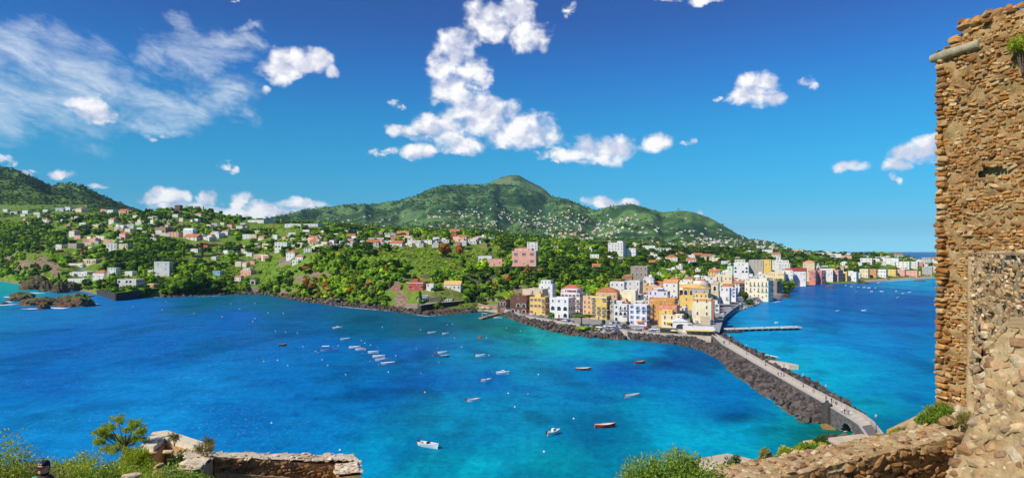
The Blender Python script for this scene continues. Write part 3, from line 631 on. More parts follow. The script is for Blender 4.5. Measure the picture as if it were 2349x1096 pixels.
T(1314,718,56,46,'white','tall white house with red roof awnings behind the white arcaded house','the red-awninged white house',yaw=-26,Y=468,fl=4,nw=5,win='shut',sh='red',bal=.6,rc='redflat',extras='rawn:red up:white')
T(1312,706,50,44,'white','pale house carrying a long red tiled roof terrace above the red-awninged white house','the long red roof terrace',yaw=-20,Y=505,fl=3,roof='hip',rc='redflat')
T(1349,720,24,42,'peach','narrow peach-coloured house tucked beside the tall yellow balcony house','the narrow peach house',yaw=-26,Y=448,fl=4,nw=2,extras='tank')
T(1379,733,46,54,'yellow','tall yellow apartment house with many balconies and a green tiled roof','the tall yellow balcony house',yaw=-30,fl=5,nw=3,bal=.7,rc='greenish',win='shut',extras='cornice dish tank')
T(1406,730,14,42,'grey','very narrow bare grey house right of the tall yellow balcony house',None,yaw=-28,Y=436,fl=4,nw=1)
T(1427,738,36,40,'white','weathered white house with arched ground floor and mossy green roof','the weathered mossy-roofed house',yaw=-26,fl=3,nw=3,win='arch',rc='greenish',bal=.5,sh='blue')
T(1467,747,48,48,'lilac','lilac and white house with blue shutters and orange awning','the lilac blue-shuttered house',yaw=-26,fl=4,nw=3,win='shut',sh='blue',bal=.35,rc='pale',extras='awn:orange rawn:white')
T(1490,738,22,40,'orange','slim orange house with pink balconies behind the lilac blue-shuttered house',None,yaw=-30,Y=420,fl=4,nw=2,bal=.8)
T(1522,735,66,50,'ochre','broad ochre house with an orange roof edge rising behind the orange block','the broad ochre house',yaw=-24,Y=432,fl=4,nw=4,rc='orange',win='win',extras='band:orange chimney')
T(1534,744,50,44,'orange','orange block with a terrace on top stepping down to yellow','the orange terraced block',yaw=-26,Y=405,fl=4,nw=3,rc='redflat',extras='pergola band:rose')
T(1529,747,34,36,'yellow','plain bright yellow block in front of the orange terraced block','the plain yellow block',yaw=-24,Y=398,fl=3,nw=1,rc='pale')
T(1544,749,52,27,'cream','low cream house with shaded ground floor below the plain yellow block','the low cream house',yaw=-24,Y=391,fl=2,nw=3,rc='pale',extras='awn:yellow')
T(1560,757,34,20,'white','small white chapel-like house with one wide orange arch','the white house with one arch',yaw=-10,fl=1,nw=1,roof='gablef',rc='white',win='arch')
T(1612,741,44,58,'pale','tall beige house with yellow top, orange band and small arched windows','the tall beige corner house',yaw=-22,fl=4,nw=2,win='closed',rc='ochre',extras='band:orange up:yellow')
T(1618,745,22,19,'beige','low beige porch with a blue panel at the foot of the tall beige corner house','the low beige porch',yaw=-16,fl=1,nw=1,sh='blue',win='closed')
T(1630,727,18,38,'rose','narrow pink and yellow house wedged behind the tall beige corner house',None,yaw=-28,Y=440,fl=4,nw=1,bal=.6)
# --- second rows
T(1576,708,34,30,'yellow','blank yellow wall of a house below the church nave','the blank yellow house',yaw=-22,Y=500,fl=2,nw=1,rc='ochre')
T(1590,700,46,40,'ochre','church nave with round windows under an ochre gabled roof','the church nave',cat='church',name='church',yaw=-28,Y=545,roof='gable',rc='ochre',fl=2,nw=3,win='arch')
T(1609,690,42,28,'grey','grey church front with a low triangular gable','the gabled church front',cat='church',name='church',yaw=-26,Y=520,roof='gablef',rc='ochre',fl=2,nw=2)
T(1512,702,50,34,'lilac','pale lilac house with covered terrace above the broad ochre house','the lilac terrace house',yaw=-24,Y=470,fl=3,nw=4,extras='rawn:white room')
T(1443,700,42,34,'pale','blank pale yellow house among the roofs behind the weathered house','the blank pale yellow house',yaw=-24,Y=500,fl=2,nw=1,rc='pale',extras='dish')
T(1540,688,36,40,'white','white house with a steep orange tiled roof at the back of the old town','the orange-tiled gable house',yaw=-24,Y=590,roof='gable',rc='orange',fl=3,nw=2)
T(1500,684,44,28,'peach','low house under a broad flat orange roof','the flat orange roof',yaw=-24,Y=590,rc='orange',fl=2,nw=3)
T(1454,686,42,42,'white','white villa with pale green roof above the old town roofs','the pale green-roofed villa',yaw=-28,Y=575,rc='greenish',fl=3,nw=4)
T(1418,690,38,44,'white','white terraced house with arches and an orange awning on its roof','the white orange-awninged house',yaw=-22,Y=560,win='arch',fl=3,nw=3,extras='rawn:orange')
T(1395,705,56,36,'peach','low peach house with long tiled roof above the tall yellow balcony house','the long peach roof',yaw=-22,Y=500,roof='hip',rc='tile',fl=2)
T(1468,650,42,40,'stone','gutted grey stone villa with three storeys of dark windows','the gutted grey villa',cat='villa',yaw=-20,Y=705,fl=3,nw=4,rc='dark',win='closed',sh='brown',wsc=1.7)
T(1440,650,26,16,'brown','low brown pavilion with a flat tiled roof left of the gutted grey villa',None,yaw=-20,Y=690,fl=1,roof='hip',rc='tile')
T(1603,676,26,26,'rose','rose pink walled house behind the church dome','the rose walled house',yaw=-24,Y=610,fl=2,nw=3,roof='gable',rc='white')
T(1662,660,40,30,'cream','cream house with tall balcony windows below a yellow tower','the cream house below the tower',yaw=-26,Y=640,fl=2,nw=4,bal=.5,rc='pale')
T(1675,664,13,54,'green','square pale yellow-green tower rising over the cream house','the square yellow-green tower',cat='tower',name='tower',yaw=-28,Y=662,fl=4,nw=1,roof='flat')
# --- white row down to the shore
T(1664,706,26,46,'white','white and blue-shaded tall house beside the bell tower','the tall white house by the bell tower',yaw=-32,Y=560,fl=4,nw=2,bal=.4)
T(1680,700,24,40,'white','sloping white house end nearest the little beach wall','the sloping white house',yaw=-36,Y=585,fl=4,nw=2,win='shut',sh='blue')
T(1671,690,26,34,'white','long white house behind the tall white house by the bell tower',None,yaw=-30,Y=610,fl=3,nw=3,roof='gable',rc='tile')
# --- the point
T(1741,685,62,42,'pale','long pale yellow apartment house with rows of tall windows on the rocky point','the long pale house on the point',yaw=-38,fl=3,nw=6,bal=.6,rc='pale',dep=16,extras='room chimney')
T(1768,687,46,43,'brown','weathered brown end of the big house above the rocks','the weathered brown house end',yaw=-38,Y=706,fl=4,nw=4,win='mix',rc='pale',dep=16)
T(1787,683,16,28,'grey','small grey stone house at the very tip of the point','the tip house',yaw=-44,Y=722,fl=3,nw=2)
T(1718,672,30,28,'cream','cream house left behind the long pale house on the point',None,yaw=-36,Y=720,fl=3,nw=4)
T(1728,690,16,8,'red','low red garage between parked cars below the long pale house',None,yaw=-38,Y=668,fl=1,nw=1)
T(1704,690,18,9,'orange','orange roofed shed among trees behind the coast road',None,yaw=-30,Y=650,roof='gable',rc='orange',fl=1)
T(1783,644,36,20,'cream','long cream house with two rows of small windows near the little beach','the long cream beach house',yaw=-30,Y=905,fl=2,nw=7)
T(1808,643,22,24,'white','white square house with a red tiled top beside the dark-roofed house',None,yaw=-28,Y=915,fl=3,nw=3,roof='hip',rc='tile')
T(1831,643,36,21,'white','long white house under a dark red roof by the beach trees','the dark-roofed white house',yaw=-28,Y=925,fl=2,nw=5,roof='gable',rc='red')
T(1866,647,18,26,'rose','left red end of the waterside hotel','the red hotel end',cat='hotel',yaw=-40,Y=960,fl=4,nw=3,bal=.5,dep=12)
T(1880,646,26,26,'rose','long red hotel with rows of balconies standing over the water','the red waterside hotel',cat='hotel',yaw=-58,Y=968,fl=4,nw=7,bal=.6)
T(1913,642,38,23,'pink','pink and white palace hotel with rows of windows on the far shore','the pink palace hotel',cat='hotel',yaw=-52,Y=1015,fl=3,nw=5,win='shut',sh='green',rc='redflat',extras='room')
T(1938,642,14,19,'yellow','yellow house next to the pink palace hotel','the yellow far-shore house',yaw=-46,Y=1025,fl=2,nw=2)
T(1955,642,26,18,'white','bluish white low house right of the yellow far-shore house',None,yaw=-44,Y=1030,fl=2,nw=3)
T(1856,624,26,22,'cream','cream church with a bright orange tiled roof among white houses','the orange-roofed cream church',cat='church',name='church',yaw=-30,Y=985,roof='hip',rc='orange',fl=2,nw=3)
T(1892,632,34,16,'white','long white convent wall right of a small domed belfry',None,yaw=-26,Y=1010,fl=1,nw=6)
T(1800,619,26,14,'white','white blocky house standing above the dark garden trees','the white block above the gardens',yaw=-28,Y=960,fl=2,nw=4)
T(1790,609,36,12,'white','row of joined white houses topmost above the gardens',None,yaw=-20,Y=1060,fl=2,nw=5)
T(1701,626,34,24,'white','white villa with arcaded terrace beneath a pale green house','the white arcaded villa',yaw=-24,Y=830,fl=3,nw=4,win='arch')
T(1698,609,24,14,'green','pale green house on the wooded rise behind the white arcaded villa','the pale green house',yaw=-24,Y=920,fl=2,nw=3)
T(1735,612,32,16,'grey','grey-blue house block right of the pale green house',None,yaw=-24,Y=930,fl=2,nw=4)
T(1758,608,22,13,'yellow','yellow and white house in the row behind the garden wood',None,yaw=-24,Y=985,fl=2,nw=3)
# --- far shore, right
for q in ((1983,637,20,20,'cream',2,'win',-40,'pale cream corner house standing alone at the left of the far beach','the corner house by the far beach'),
 (2004,637,16,20,'orange',3,'win',-44,'orange house behind the far beach','the far orange house'),(2024,636,22,18,'white',2,'shut',-44,'tall white gabled house right of the far orange house','the white gabled far house'),
 (2046,633,22,15,'yellow',2,'win',-44,'small yellow house above the far beach','the small yellow beach house'),(2066,632,20,14,'pink',2,'win',-40,'dusty pink low house by the sand','the dusty pink house'),
 (2090,633,30,12,'pink',2,'win',-40,'light pink bathing house directly on the sand','the light pink bathing house'),(2106,632,12,10,'yellow',1,'win',-40,'tiny ochre yellow hut right of the bathing house',None),
 (2128,630,22,18,'grey',3,'win',-40,'grey apartment block near the end of the far beach','the grey far block'),(2144,627,24,16,'white',3,'win',-40,'white block at the far right beside the tower edge','the white far block'),
 (1988,606,26,14,'white',2,'shut',-36,'white villa with dark arches on the wooded far slope','the white villa on the far slope'),(2008,603,20,10,'white',2,'win',-36,'white bungalow right of the villa on the far slope',None),
 (2045,607,34,15,'white',3,'win',-38,'large white stepped block on the far slope','the stepped white block'),(2073,617,28,17,'white',3,'shut',-40,'white apartment block with shutters behind the beach houses','the shuttered far block'),
 (2092,616,28,16,'white',3,'win',-40,'bluish white row right of the shuttered far block','the bluish far row'),(2111,613,12,12,'rose',3,'win',-40,'rose red house at the end of the bluish far row','the rose red far house'),
 (1942,596,22,10,'pink',2,'win',-30,'pink mansion in the dark far wood','the pink mansion'),(1913,590,30,8,'white',2,'win',-26,'white villa group left of the pink mansion','the white villa group'),
 (1829,577,24,5,'peach',1,'win',-20,'long peach-coloured low house below the mountain foot','the long peach far house'),(1968,637,14,11,'white',1,'win',-40,'white boat shed at the water by the ferry',None)):
    T(q[0],q[1],q[2],q[3],q[4],q[8],q[9],fl=q[5],win=q[6],yaw=q[7],simple=True)
# --- below the cliff on the left
T(958,668,46,22,'red','red and white villa with a colonnaded terrace above the cliff houses','the red terraced villa',cat='villa',yaw=-14,fl=2,nw=4,bal=.5,rc='white',extras='cornice room')
T(912,668,24,10,'red','low red annex left of the red terraced villa',None,yaw=-14,fl=1,nw=3,rc='tile')
T(988,668,20,17,'white','white wing with a wide window right of the red terraced villa',None,yaw=-10,fl=2,nw=2)
T(970,692,26,15,'white','white seaside house with turquoise shutters on the rocks below the red villa','the turquoise-shuttered house',yaw=20,fl=1,nw=3,win='shut',sh='blue',extras='awn:blue')
T(1040,666,44,13,'white','low white house with ochre tiled roof set in the slope','the ochre-roofed slope house',yaw=-6,fl=1,nw=4,roof='gable',rc='ochre')
T(1028,694,24,9,'green','turquoise-green bathing cabin row on the shore wall',None,yaw=-6,fl=1,nw=4)
# --- the big ones on the hill
T(1205,607,62,32,'pink','large salmon pink villa on the plateau edge above the wooded cliff','the salmon pink villa',cat='villa',yaw=-14,Y=690,fl=2,nw=3,win='shut',sh='green',rc='pale',dep=14,wsc=1.7,extras='up:pink')
T(1136,608,40,14,'pink','low pinkish house with three doors left of the salmon pink villa','the low pinkish house',yaw=-8,Y=690,fl=1,nw=3,rc='tile')
T(1115,601,36,14,'white','white and green-trimmed bungalow in the terraces left of the salmon pink villa','the terrace bungalow',yaw=-10,Y=720,fl=1,nw=4,sh='green',win='shut')
T(1222,573,26,18,'white','two stacked white houses with blue trim behind the salmon pink villa','the stacked white houses',yaw=-8,Y=860,fl=3,nw=3)
T(375,635,38,35,'white','tall white square villa with three storeys and cornice above the left shore','the tall white square villa',cat='villa',yaw=26,fl=3,nw=2,win='closed',sh='grey',rc='pale',dep=9,wsc=1.5,extras='cornice')
T(347,631,14,12,'white','little white wing on the left of the tall white square villa',None,yaw=26,fl=1,nw=1)
T(300,660,54,20,'white','white hotel with tiled arcade above the dark sea wall','the white arcaded hotel',cat='hotel',yaw=24,fl=2,nw=5,rc='tile',win='arch')
T(346,660,36,9,'yellow','low yellow house with a row of windows right of the white arcaded hotel','the low yellow house',yaw=16,fl=1,nw=5,rc='pale')
T(236,640,40,14,'white','white restaurant house with red roof and dark veranda by the bathing terraces','the red-roofed restaurant',yaw=10,fl=1,nw=6,roof='hip',rc='tile')
T(262,634,26,20,'white','tall white hotel wing stepping up behind the red-roofed restaurant','the stepped hotel wing',cat='hotel',yaw=16,fl=3,nw=3)
T(185,613,46,9,'white','long white house with blue front above the cliff bathing place','the long blue-fronted house',yaw=12,fl=1,nw=6,sh='blue',win='shut')
T(216,606,44,12,'cream','long cream house with dark arches behind the blue-fronted house','the long cream arched house',yaw=12,fl=1,nw=7,win='arch')
T(196,632,60,9,'white','white bathing terrace building with blue sunroofs over the rocks','the bathing terrace',cat='building',yaw=10,fl=1,nw=6,extras='rawn:blue')
T(190,648,58,9,'white','lower white row of changing cabins by the small landing','the row of cabins',cat='building',yaw=8,fl=1,nw=7)
T(300,633,24,11,'white','white bungalow in the trees between the hotel wing and the tall villa',None,yaw=14,fl=1,nw=3)
T(500,633,24,12,'blue','small pale blue house half hidden by shore trees','the pale blue shore house',yaw=16,fl=2,nw=2)
T(570,632,34,12,'pink','pink and white house with roof terrace above the shore chapel','the pink shore house',yaw=10,fl=1,nw=3,extras='up:white')
T(549,645,20,10,'white','small white gabled house left below the pink shore house',None,yaw=10,roof='gable',rc='tile',fl=1)
T(583,654,18,14,'stone','dark little stone chapel on a rocky ledge at the left shore','the dark shore chapel',cat='chapel',name='chapel',yaw=8,roof='gablef',rc='dark',fl=1,nw=1,win='arch')
T(175,571,32,13,'stone','ruined grey stone house without roof on the green headland','the roofless headland ruin',cat='ruin',name='ruin',yaw=6,fl=1,nw=5,rc='dark',win='win')
T(141,570,22,9,'white','white house left of the roofless headland ruin',None,yaw=6,fl=1,nw=3)
T(262,574,30,16,'white','white hotel with staggered balconies on the left hillside','the staggered white hotel',cat='hotel',yaw=20,fl=3,nw=3,bal=.7)
T(289,573,28,14,'cream','cream apartment house right of the staggered white hotel','the cream hillside house',yaw=14,fl=3,nw=4,bal=.6)
T(649,575,36,20,'white','white villa with round arches on the middle hillside','the arched hillside villa',cat='villa',yaw=18,fl=3,nw=4,win='arch')
T(470,568,80,8,'red','long red hotel terrace with pillars among the hillside pines','the long red terrace',cat='hotel',yaw=4,fl=1,nw=7,rc='tile')
T(928,546,36,16,'orange','big orange-ochre hotel with arches on the plateau','the orange plateau hotel',cat='hotel',yaw=-12,fl=3,nw=6,win='arch')
T(1038,549,26,14,'red','red and white striped-looking house on the plateau','the red plateau house',yaw=-8,fl=2,nw=3,win='shut',sh='grey')
T(1415,580,40,24,'white','white castle-like hotel block with a slanted end rising from the trees','the white castle-like hotel',cat='hotel',yaw=-22,Y=1000,fl=4,nw=5,extras='room')
T(1440,582,44,13,'white','lower bluish white wing of the castle-like hotel',None,cat='hotel',yaw=-18,Y=1010,fl=2,nw=5)
T(410,479,17,9,'brick','dark red building alone on the green hilltop skyline','the red skyline building',cat='building',yaw=10,fl=2,nw=3,Y=1560)
T(437,543,30,16,'white','white gabled church with apse among hillside houses','the white hillside church',cat='church',name='church',yaw=14,fl=2,nw=2,roof='vault',rc='white')
T(375,537,36,16,'brown','brownish old house with flat roof on the left hillside','the brownish old house',yaw=12,fl=2,nw=4)
T(600,512,60,8,'white','long white hotel row along the hill crest','the long white crest hotel',cat='hotel',yaw=0,fl=2,nw=7)
T(700,520,90,7,'white','stretched white building line on the crest right of the long hotel','the stretched crest building',cat='building',yaw=0,fl=1,nw=7)

# church dome, cupola and bell tower
def church_tower():
    X, Y, z = (1641-CX)/F*535, 535, 4.6; top = zp(648, Y)
    r = link('bell_tower', None, None, (X, Y, z), radians(-28)); tag(r, 'square yellow church bell tower with open arched belfry over the old town', 'bell tower'); LM.append((1641, 672, 'the church bell tower'))
    h = top-z; w = 3.1; b = MB(); b.box(-w, w, -w, w, -3, h*.62).box(-w+.25, w-.25, -w+.25, w-.25, h*.62, h*.95); b.obj('wall', wallm('cream'), r)
    b = MB(); b.box(-w-.3, w+.3, -w-.3, w+.3, h*.60, h*.63).box(-w-.15, w+.15, -w-.15, w+.15, h*.94, h); b.obj('cornice', wallm('beige'), r)
    for a in (0, pi/2): 
        for q in (.66,): link('window', window_mesh('arch'), r, (sin(a)*(w-.25), -cos(a)*(w-.25), h*q), a, (2.4, 1.4, h*.22))
    link('window', window_mesh('closed'), r, (0, -w, h*.32), 0, (1.2, 1, 2)); HOUSES.append((X, Y, 4, 1641, 700, 22, h))
    X, Y = (1615-CX)/F*575, 575.; z = 5.; t = zp(632, Y); r = link('church_dome', None, None, (X, Y, z)); tag(r, 'grey ribbed church dome with a small lantern on top', 'dome'); LM.append((1615, 648, 'the church dome'))
    h = zp(657, Y)-z; b = MB(); b.lathe([(4.6, -2), (4.6, h), (4.9, h), (4.9, h+.5)], 16, sm=False); b.obj('drum', wallm('beige'), r)
    R = 4.3; b = MB(); b.lathe([(R*cos(q), h+.5+R*1.05*sin(q)) for q in np.linspace(0, 1.36, 8)], 20); ds = b.obj('dome_shell', wallm('grey'), r)
    b = MB(); b.lathe([(.9, h+R*1.03), (.9, h+R*1.03+2), (1.15, h+R*1.03+2), (.7, h+R*1.03+2.8), (.1, h+R*1.03+3.4)], 10); b.obj('lantern', wallm('beige'), ds)
    for i in range(6): a = -pi/2+(i-2.5)*.5; link('window', window_mesh('arch'), r, (4.6*cos(a), 4.6*sin(a), h-3), a+pi/2, (1.2, 1, 2.2))
    X, Y = (1587-CX)/F*560, 560.; r = link('church_cupola', None, None, (X, Y, 5.)); tag(r, 'small white octagonal cupola with a yellow cap left of the grey dome', 'cupola'); h = zp(653, Y)-5
    b = MB(); b.lathe([(2.4, -2), (2.4, h-1.5), (2.7, h-1.5), (2.7, h-1)], 8, sm=False).lathe([(1.3, h-1), (1.3, h+2), (1.6, h+2), (1.6, h+2.3)], 8, sm=False); b.obj('drum', wallm('white'), r)
    b = MB(); b.lathe([(1.4, h+2.3), (1.2, h+3.2), (.7, h+4), (.15, h+4.6), (.1, h+5.2)], 10); b.obj('cap', wallm('yellow'), r)
    for i in range(4): a = -pi/2+(i-1.5)*pi/4; link('window', window_mesh('arch'), r, (1.28*cos(a), 1.28*sin(a), h-.6), a+pi/2, (.7, 1, 1.8))
    X, Y = (1877-CX)/F*1000, 1000.; z = gz(X, Y); r = link('belfry', None, None, (X, Y, z)); tag(r, 'small white belfry with a pointed grey dome near the far hotels', 'belfry'); h = zp(610, Y)-z
    b = MB(); b.box(-2, 2, -2, 2, -3, h); b.obj('wall', wallm('white'), r); b = MB(); b.lathe([(2.2, h), (1.9, h+1.6), (1, h+3.2), (.15, h+4.5), (.05, h+6)], 10); b.obj('dome_shell', wallm('grey'), r)
    link('window', window_mesh('arch'), r, (0, -2, h-4), 0, (1.6, 1, 3))
church_tower()

# --- lesser houses of the old town: fill the ground between the named ones
def hides(px, Y, w, pyb, hpx):
    """would a house here cover most of one already standing behind it?"""
    for q in HOUSES:
        if q[1] > Y and abs(q[3]-px) < (q[5]+w)*.36 and pyb-hpx < q[4]-.5*q[6]*F/q[1]: return True
    return False
def fill_town():
    cols = ['white']*9+['cream','pale','beige','yellow','grey','lilac','peach','white','white']; cnt = 0; tries = 0
    words = dict(white='white', cream='cream', pale='pale yellow', beige='beige', yellow='yellow', grey='greyish', lilac='lilac-tinted', peach='peach')
    while cnt < 74 and tries < 6000:
        tries += 1
        px = random.uniform(1395, 1765); Y = random.uniform(440, 960)
        if not in_town(px, Y) or (px > 1640 and Y < np.interp(px, [1640,1655,1690,1730,1770,1806],[470,520,610,700,740,800])): continue
        X = (px-CX)/F*Y; r = random.uniform(3.6, 7.2); c = random.choice(cols); z = gz(X, Y)
        if any((X-h[0])**2+(Y-h[1])**2 < (r+h[2]*.68)**2 for h in HOUSES): continue
        pyb = HY-(z-H)*F/Y; w = 2*r*F/Y; hh = random.choice((6.5, 8, 10, 11, 13))
        if Y < 520: hh = min(hh, 11)
        if hides(px, Y, w, pyb, hh*F/Y): continue
        fl = max(2, round(hh/3.4)); rf, rc = random.choice((('flat','flat'),('flat','pale'),('flat','white'),('flat','flat'),('flat','pale'),('hip','tile'),('gable','tile'),('vault','white'),('flat','redflat')))
        rw = {'flat': 'flat-roofed', 'hip': 'tile-roofed', 'gable': 'gabled', 'vault': 'vaulted'}[rf]
        lab = autolabel(f'{words[c]} {rw} house', px, pyb-hh/2*F/Y)
        if not lab: continue
        house(px, pyb, w, hh*F/Y, c, lab, yaw=random.uniform(-34, -20), Y=Y, roof=rf, rc=rc, fl=fl, win=random.choice(('mix','win','shut')), sh=random.choice(('brown','green','grey')), bal=.15, group='houses of the old town',
              extras=random.choice(('','room','chimney','dish room','tank','room chimney','rawn:white')))
        cnt += 1
fill_town()
def fill_back():
    cnt = 0; tries = 0; words = dict(white='white', cream='cream', pale='pale yellow', lilac='bluish white')
    while cnt < 22 and tries < 5000:
        tries += 1; px = random.uniform(1490, 1800); py = random.uniform(588, 640); X, Y, z = hit(px, py)
        if Y > 1500: continue
        w = random.uniform(11, 24); h = random.uniform(7, 12); r = w*Y/F/2
        if any((X-q[0])**2+(Y-q[1])**2 < (r+q[2]*.9)**2 for q in HOUSES): continue
        if hides(px, Y, w, py, h): continue
        c = random.choice(('white', 'white', 'white', 'lilac', 'cream', 'pale')); lab = autolabel(f'{words[c]} flat-roofed house', px, py-h/2, 9)
        if not lab: continue
        house(px, py, w, h, c, lab, yaw=random.uniform(-34, -14), Y=Y, rc=random.choice(('flat', 'pale', 'white')), fl=random.choice((2, 3)), simple=True, win='win', group='houses of the town behind the harbour', extras=random.choice(('', 'room'))); cnt += 1
fill_back()
def fill_shore():
    cnt = 0; tries = 0; words = dict(white='white', cream='cream', pink='pinkish', yellow='yellow', lilac='bluish white', grey='grey')
    while cnt < 22 and tries < 6000:
        tries += 1; px = random.uniform(1836, 2150); py = random.uniform(606, np.interp(px, [1836,1960,2060,2150],[642,640,635,632])); X, Y, z = hit(px, py)
        if Y > 1500: continue
        w = random.uniform(9, 17); h = random.uniform(7, 11); r = w*Y/F/2
        if any((X-q[0])**2+(Y-q[1])**2 < (r+q[2]*.7)**2 for q in HOUSES): continue
        if hides(px, Y, w, py, h): continue
        c = random.choice(('white', 'white', 'lilac', 'cream', 'pink', 'yellow', 'grey')); lab = autolabel(f'{words[c]} far-shore house', px, py-h/2, 9)
        if not lab: continue
        house(px, py, w, h, c, lab, yaw=random.uniform(-48, -24), Y=Y, roof=random.choice(('flat', 'flat', 'hip')), rc=random.choice(('flat', 'pale', 'tile')), fl=random.choice((2, 3)), simple=True, win='win', group='houses along the far shore'); cnt += 1
fill_shore()
# --- houses scattered over the near hills: picture column, foot row, width, height, colour
HILL = [(64,490,20,7,'white'),(30,492,14,7,'white'),(12,486,12,6,'white'),(84,493,14,6,'pale'),(135,485,16,8,'white'),(155,483,14,8,'white'),(104,486,12,5,'white'),(52,497,10,5,'white'),(187,487,22,8,'pale'),(108,511,18,7,'white'),(92,498,14,5,'white'),(237,487,14,7,'pink'),(258,491,22,9,'white'),(285,491,22,7,'pink'),(300,490,24,7,'pink'),(315,500,18,6,'pale'),
 (190,525,16,14,'white'),(172,543,22,12,'white'),(178,549,16,8,'pink'),(225,521,20,6,'cream'),(255,524,24,6,'peach'),(278,522,16,6,'white'),(297,534,18,9,'white'),(284,504,14,5,'white'),(322,512,16,5,'white'),(260,511,18,7,'white'),(288,549,24,12,'pink'),(196,557,14,9,'pink'),(218,558,22,10,'pink'),(346,545,14,8,'pale'),(364,538,14,9,'white'),(405,545,30,12,'pink'),
 (376,497,10,6,'white'),(407,500,20,8,'white'),(398,492,16,6,'lilac'),(350,503,18,5,'pale'),(430,500,14,5,'pink'),(458,497,18,6,'pale'),(474,553,40,9,'white'),(500,547,30,11,'white'),(520,541,20,10,'white'),(445,553,44,8,'white'),(452,580,26,9,'white'),(510,583,14,6,'white'),(552,528,18,9,'white'),(556,521,12,10,'white'),(538,530,20,5,'pale'),(592,534,18,5,'pale'),(570,548,24,10,'white'),(602,550,18,6,'white'),(560,572,14,8,'white'),
 (572,588,14,8,'white'),(596,593,12,7,'pink'),(553,606,14,9,'white'),(536,532,16,4,'white'),(664,548,16,8,'white'),(676,570,14,8,'white'),(612,541,12,5,'white'),(630,544,14,5,'pale'),(582,546,12,8,'cream'),(672,592,28,12,'white'),(690,600,22,10,'white'),(680,606,18,9,'white'),(655,602,26,8,'brown'),(708,580,20,10,'white'),(722,562,22,7,'cream'),(745,548,18,6,'white'),(720,552,22,7,'pink'),(770,570,22,10,'white'),(805,568,26,10,'white'),(780,551,20,6,'white'),(806,550,20,9,'white'),(830,540,20,9,'white'),(808,533,18,8,'white'),
 (855,566,26,10,'white'),(880,562,22,9,'white'),(895,545,24,10,'white'),(870,541,18,8,'pink'),(912,567,34,8,'white'),(940,565,26,7,'cream'),(960,560,24,8,'white'),(985,560,26,9,'white'),(905,553,22,6,'white'),(975,549,18,5,'white'),(1000,552,20,6,'white'),(1020,557,22,7,'white'),(1045,540,26,9,'white'),(1060,553,24,8,'white'),(1080,560,26,6,'white'),(1108,552,24,9,'white'),(1125,552,22,7,'white'),(1050,563,18,6,'pink'),(1112,567,20,8,'brown'),(1130,545,16,5,'white'),
 (1270,571,20,6,'white'),(1300,565,16,8,'white'),(1320,577,20,6,'white'),(1350,579,22,8,'white'),(1365,592,24,8,'white'),(1400,598,18,7,'white'),(1425,600,18,8,'white'),(1370,616,22,6,'pale'),(1490,573,30,9,'white'),(1530,578,18,8,'white'),(1505,576,22,7,'white'),(1460,565,18,6,'pale'),(1540,602,26,11,'white'),(1500,610,22,8,'white'),(1600,592,20,7,'white'),(1620,597,24,9,'cream'),(1560,588,18,7,'white'),(1585,606,22,9,'white'),(1640,600,22,8,'pale'),(1665,607,20,8,'lilac'),(1720,583,18,6,'white'),(1760,580,22,7,'white'),(1880,586,18,6,'white'),(1930,583,16,5,'white'),(2060,592,20,6,'white'),(2030,594,18,5,'white'),(2015,588,14,5,'pale'),(2090,598,18,5,'white'),(2125,596,18,5,'white'),(2142,599,20,5,'white'),(1780,590,20,7,'white'),(14,618,14,9,'white'),(4,628,12,6,'white'),(8,606,10,6,'white')]
SMALL = [q for q in HILL if q[2] < 18]
for (px, pb, w, h, c) in [q for q in HILL if q[2] >= 18]:
    wd = dict(white='white', pale='pale yellow', pink='pinkish', lilac='lilac', cream='cream', peach='peach', brown='brown stone')[c]
    rf, rc = random.choice((('flat','pale'),('flat','flat'),('flat','white'),('hip','tile'),('flat','pale'),('gable','tile')))
    sz = 'tiny' if w < 14 else ('small' if w < 18 else ('low' if h < w*.35 else 'broad'))
    lab = autolabel(f'{sz} {wd} {"flat-roofed" if rf == "flat" else "tiled"} house', px, pb-h/2) or autolabel(f'{sz} {wd} hillside house', px, pb-h/2, 14)
    house(px, pb, w*1.05, h*1.1, c, lab or f'{wd} house on the hillside above the bay', yaw=random.uniform(-2, 20) if px < 900 else random.uniform(-26, 4), roof=rf, rc=rc, simple=True, win=random.choice(('win', 'shut', 'win')), sh=random.choice(('green', 'brown', 'grey')), group='houses scattered over the hills', extras=random.choice(('', '', 'room')) if w > 17 else '')
